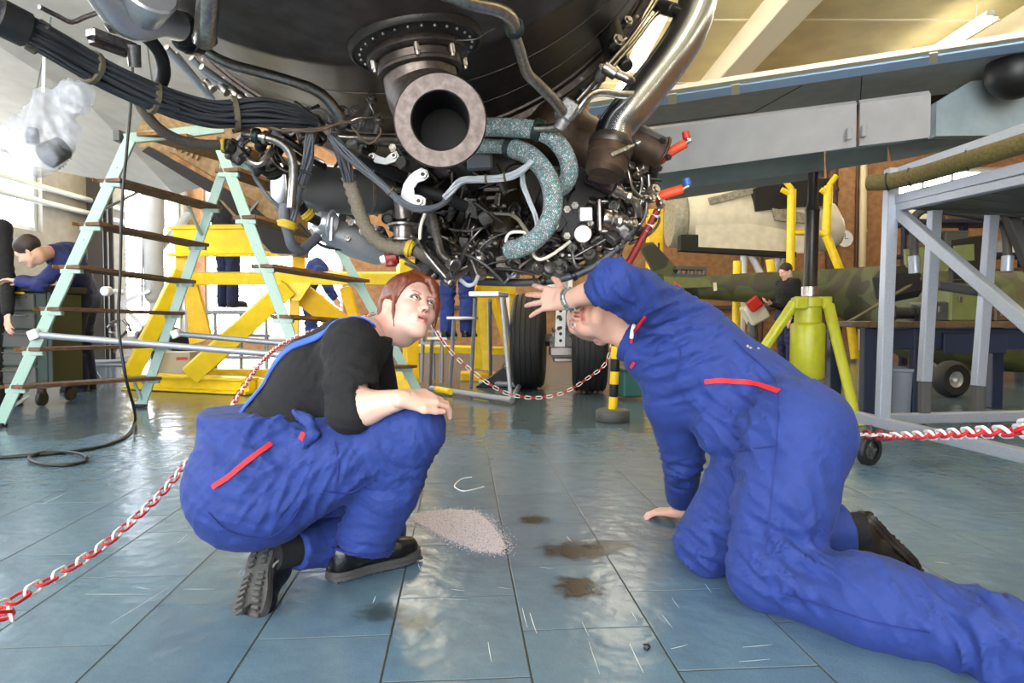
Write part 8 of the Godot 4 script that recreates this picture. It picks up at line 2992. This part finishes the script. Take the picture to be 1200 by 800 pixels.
func build_barrier():
	var o := thing("barrier_post", F(718, 492), "black and yellow striped chain post on a round dark base", "barrier post")
	var b := F(718, 493)
	var g := Geo.new()
	g.lathe([Vector2(0, 0.001), Vector2(0.125, 0.001), Vector2(0.13, 0.01), Vector2(0.13, 0.075), Vector2(0.12, 0.09), Vector2(0.05, 0.095), Vector2(0, 0.095)], Transform3D(Basis(), b), 40)
	part(o, "base", g, M.cart_grey)
	var lean := Basis(Vector3.BACK, -0.045)
	for k in 8:
		g = Geo.new()
		g.lathe([Vector2(0.034, k * 0.098), Vector2(0.0345, k * 0.098 + 0.001), Vector2(0.0345, (k + 1) * 0.098 - 0.0005), Vector2(0.034, (k + 1) * 0.098)], Transform3D(lean, b + Vector3(0, 0.09, 0)), 24)
		part(o, "stripe", g, M.post_yellow if k % 2 == 0 else M.black)
	g = Geo.new()
	g.ball(b + lean * Vector3(0, 0.88, 0), 0.04, 18)
	part(o, "cap", g, M.black)
	var top := b + lean * Vector3(0, 0.84, 0)
	# more posts carry the chain on: one hidden by the woman, two nearer than the picture's edges
	var feet := [F(449, 492), Vector3(-1.62, 0, -0.5), Vector3(1.36, 0, -0.3)]
	var says := ["striped chain post standing hidden behind the squatting woman", "striped chain post outside the picture at the near left", "striped chain post outside the picture at the near right"]
	for q in 3:
		var b2: Vector3 = feet[q]
		o = thing("barrier_post", b2, says[q], "barrier post")
		g = Geo.new()
		g.lathe([Vector2(0, 0.001), Vector2(0.125, 0.001), Vector2(0.13, 0.01), Vector2(0.13, 0.075), Vector2(0.12, 0.09), Vector2(0, 0.095)], Transform3D(Basis(), b2), 40)
		part(o, "base", g, M.cart_grey)
		for k in 8:
			g = Geo.new()
			g.lathe([Vector2(0.034, k * 0.098), Vector2(0.0345, k * 0.098 + 0.001), Vector2(0.0345, (k + 1) * 0.098 - 0.0005), Vector2(0.034, (k + 1) * 0.098)], Transform3D(Basis(), b2 + Vector3(0, 0.09, 0)), 24)
			part(o, "stripe", g, M.post_yellow if k % 2 == 0 else M.black)
		g = Geo.new()
		g.ball(b2 + Vector3(0, 0.88, 0), 0.038, 18)
		part(o, "cap", g, M.black)
	var top2: Vector3 = feet[0] + Vector3(0, 0.85, 0)
	chain_run("barrier_chain", "red and white plastic chain hanging between the striped post and the woman's shoulder", curve(PackedVector3Array([top, P(712, 421, 5.3), P(690, 442, 5.25), P(660, 460, 5.2), P(625, 466, 5.15), P(590, 459, 5.12), P(556, 437, 5.1), P(524, 407, 5.1), P(500, 372, 5.1), P(470, 350, 5.2), top2]), 10), true)
	chain_run("barrier_chain", "red and white plastic chain sagging from behind the woman towards the near left", curve(PackedVector3Array([top2, P(372, 386, 4.6), P(330, 404, 4.0), P(303, 428, 3.3), P(268, 480, 2.75), P(240, 518, 2.45), P(214, 548, 2.2), P(186, 581, 2.0), P(156, 609, 1.83), P(126, 635, 1.69), P(96, 657, 1.57), P(64, 676, 1.47), P(30, 695, 1.38), P(0, 712, 1.31), P(-60, 724, 1.16), feet[1] + Vector3(0, 0.52, -0.12), feet[1] + Vector3(0, 0.85, 0)]), 10), true)
	chain_run("barrier_chain", "red and white plastic chain passing behind the kneeling man to the right edge", curve(PackedVector3Array([top, P(800, 440, 4.4), P(900, 486, 3.2), P(960, 502, 2.5), P(1000, 508, 2.15), P(1040, 510, 1.9), P(1080, 510, 1.65), P(1120, 508, 1.42), P(1160, 506, 1.24), P(1200, 505, 1.1), P(1290, 496, 0.86), feet[2] + Vector3(-0.1, 0.76, -0.12), feet[2] + Vector3(0, 0.85, 0)]), 10), false)
	o = thing("tool_case", F(736, 466), "dark teal tool case on the floor behind the striped post", "case")
	g = Geo.new()
	g.box(F(737, 466) + Vector3(0, 0.15, 0), Vector3(0.22, 0.26, 0.3), Basis(Vector3.UP, 0.2), 0.015)
	part(o, "body", g, M.cart_green_pale)
	g = Geo.new()
	g.box(F(737, 466) + Vector3(0, 0.29, 0), Vector3(0.23, 0.03, 0.31), Basis(Vector3.UP, 0.2), 0.01)
	part(o, "lid", g, M.cart_grey)

func build_floor_details():
	var rng := RandomNumberGenerator.new()
	rng.seed = 99
	# spilled absorbent: a low mound under loose grains
	var g := Geo.new()
	var rim := [[480, 605], [500, 600], [527, 597], [555, 599], [572, 611], [586, 628], [591, 641], [586, 648], [563, 646], [540, 638], [512, 625], [490, 613]]
	var poly := PackedVector2Array()
	for q in rim:
		var w := F(q[0], q[1])
		poly.append(Vector2(w.x, w.z))
	var ctr := F(542, 620)
	var mesh_geo := Geo.new()
	mesh_geo.ball(Vector3.ZERO, 0.0011, 6)
	var mm := MultiMesh.new()
	mm.transform_format = MultiMesh.TRANSFORM_3D
	mm.mesh = mesh_geo.mesh()
	var list := []
	var lo := Vector2(1e9, 1e9)
	var hi := -lo
	for q in poly:
		lo = lo.min(q)
		hi = hi.max(q)
	while list.size() < 26000:
		var p := Vector2(rng.randf_range(lo.x - 0.05, hi.x + 0.05), rng.randf_range(lo.y - 0.05, hi.y + 0.05))
		var inside := Geometry2D.is_point_in_polygon(p, poly)
		if not inside:
			var dist := 1e9
			for k in poly.size():
				dist = minf(dist, Geometry2D.get_closest_point_to_segment(p, poly[k], poly[(k + 1) % poly.size()]).distance_to(p))
			if rng.randf() > 0.55 * exp(-dist / 0.012):
				continue
		list.append(Transform3D(Basis().scaled(Vector3(1, 0.7, 1) * rng.randf_range(0.6, 1.5)), Vector3(p.x, 0.0012 + rng.randf() * 0.0015, p.y)))
	mm.instance_count = list.size()
	for k in list.size():
		mm.set_instance_transform(k, list[k])
	var mi := MultiMeshInstance3D.new()
	mi.name = "absorbent_granules"
	mi.multimesh = mm
	mi.material_override = M.granules
	add_child(mi)
	tag(mi, "patch of pinkish white absorbent granules spilled on the blue floor", "granules", "", "stuff")
	# oil stains: thin films soaked into the tiles
	var spots := [[672, 645, 62, 17, 0.8, 1], [676, 688, 42, 20, 1.0, 2], [625, 609, 26, 8, 0.9, 3], [446, 718, 46, 17, 0.45, 4], [488, 729, 40, 20, 0.4, 5], [712, 640, 46, 11, 0.45, 6]]
	var labs := ["wide brown oil stain across the tile joint in the middle of the floor", "dark brown round oil stain nearest the viewer in the middle of the floor", "small dark oil spot beyond the granules patch", "faint greenish stain on the tile in front of the woman's shoe", "faint greenish stain right of the tile joint near the bottom edge", "thin brown oil smear reaching right of the wide stain"]
	for k in spots.size():
		var q: Array = spots[k]
		var c := F(q[0], q[1])
		var a := F(q[0] + q[2], q[1]).x - c.x
		var b := absf(F(q[0], q[1] + q[3]).z - F(q[0], q[1] - q[3]).z) * 0.5
		g = Geo.new()
		var o0 := g.vert(c + Vector3(0, 0.0012, 0), Vector3.UP, Vector2(0.5, 0.5))
		for j in 41:
			var an := TAU * j / 40.0
			g.vert(c + Vector3(cos(an) * a, 0.0011, sin(an) * b), Vector3.UP, Vector2(0.5 + 0.5 * cos(an), 0.5 + 0.5 * sin(an)))
		for j in 40:
			g.tri(o0, o0 + 2 + j, o0 + 1 + j)
		solo("oil_stain", g, stain_mat(q[5], q[4], k == 3 or k == 4), labs[k], "stain", "stains on the floor")
	# scuffs: short rubbed marks
	g = Geo.new()
	for q in [[612, 712, 618, 735], [621, 718, 629, 742], [682, 728, 690, 745], [690, 752, 703, 790], [738, 754, 754, 788], [787, 700, 796, 712], [776, 720, 788, 735], [528, 690, 545, 692], [522, 701, 548, 703], [490, 660, 493, 668], [584, 688, 600, 690], [437, 706, 440, 698], [632, 664, 648, 666], [664, 628, 671, 636], [740, 716, 747, 728], [826, 684, 834, 694], [786, 760, 806, 755], [866, 775, 902, 772], [870, 758, 905, 755], [215, 690, 252, 690], [100, 696, 178, 696], [160, 688, 176, 690], [50, 590, 78, 577], [130, 730, 198, 688], [208, 636, 220, 625], [280, 672, 284, 665], [572, 752, 576, 775], [1096, 658, 1114, 660]]:
		var a := F(q[0], q[1], 0.0009)
		var b := F(q[2], q[3], 0.0009)
		var w := (b - a).normalized().cross(Vector3.UP) * rng.randf_range(0.0010, 0.0022)
		g.face([a - w * 0.3, b - w * 0.2, b + w * 0.2, (a + b) * 0.5 + w, a + w * 0.3])
	var sc := solo("scuff_marks", g, M.scuff, "thin white scuff marks rubbed into the blue floor tiles", "scuff marks")
	sc.set_meta("kind", "stuff")
	# white cable tie and black clip
	g = Geo.new()
	g.tube(curve(PackedVector3Array([F(553, 559, 0.003), F(541, 561, 0.003), F(533, 568, 0.003), F(535, 572, 0.003), F(543, 575, 0.003), F(556, 573, 0.003), F(567, 570, 0.003)]), 6), 0.0028, 8)
	var tie0 := thing("plastic_tie", F(543, 575), "curled white plastic tie lying on the floor between the two mechanics", "cable tie")
	part(tie0, "strap", g, M.white_paint)
	g = Geo.new()
	g.box(F(543, 575, 0.004), Vector3(0.012, 0.006, 0.009), Basis(), 0.001)
	part(tie0, "lock_head", g, M.white_paint)
	g = Geo.new()
	g.tube(curve(PackedVector3Array([F(754, 755, 0.003), F(759, 755, 0.003), F(761, 758, 0.003), F(758, 761, 0.003), F(755, 759, 0.003)]), 6), 0.0026, 8)
	solo("wire_clip", g, M.black, "tiny curled black clip lying on the floor near the bottom edge", "clip")

func stain_mat(sd: int, strength: float, green: bool) -> StandardMaterial3D:
	var s := 128
	var im := Image.create(s, s, false, Image.FORMAT_RGBA8)
	var n := FastNoiseLite.new()
	n.seed = sd
	n.frequency = 0.03
	n.fractal_octaves = 4
	for y in s:
		for x in s:
			var v := Vector2(x - s * 0.5, y - s * 0.5) / (s * 0.5)
			var r := v.length() + 0.30 * n.get_noise_2d(x, y)
			var a := clampf((0.85 - r) / 0.6, 0, 1)
			a = a * a * (3 - 2 * a) * strength * clampf((1.0 - v.length()) / 0.12, 0, 1)
			var c := Color(0.19, 0.13, 0.045).lerp(Color(0.10, 0.07, 0.025), a)
			if green: c = Color(0.20, 0.22, 0.08)
			im.set_pixel(x, y, Color(c.r, c.g, c.b, a * 0.9))
	var m := StandardMaterial3D.new()
	m.albedo_texture = ImageTexture.create_from_image(im)
	m.transparency = BaseMaterial3D.TRANSPARENCY_ALPHA
	m.roughness = 0.3
	return m
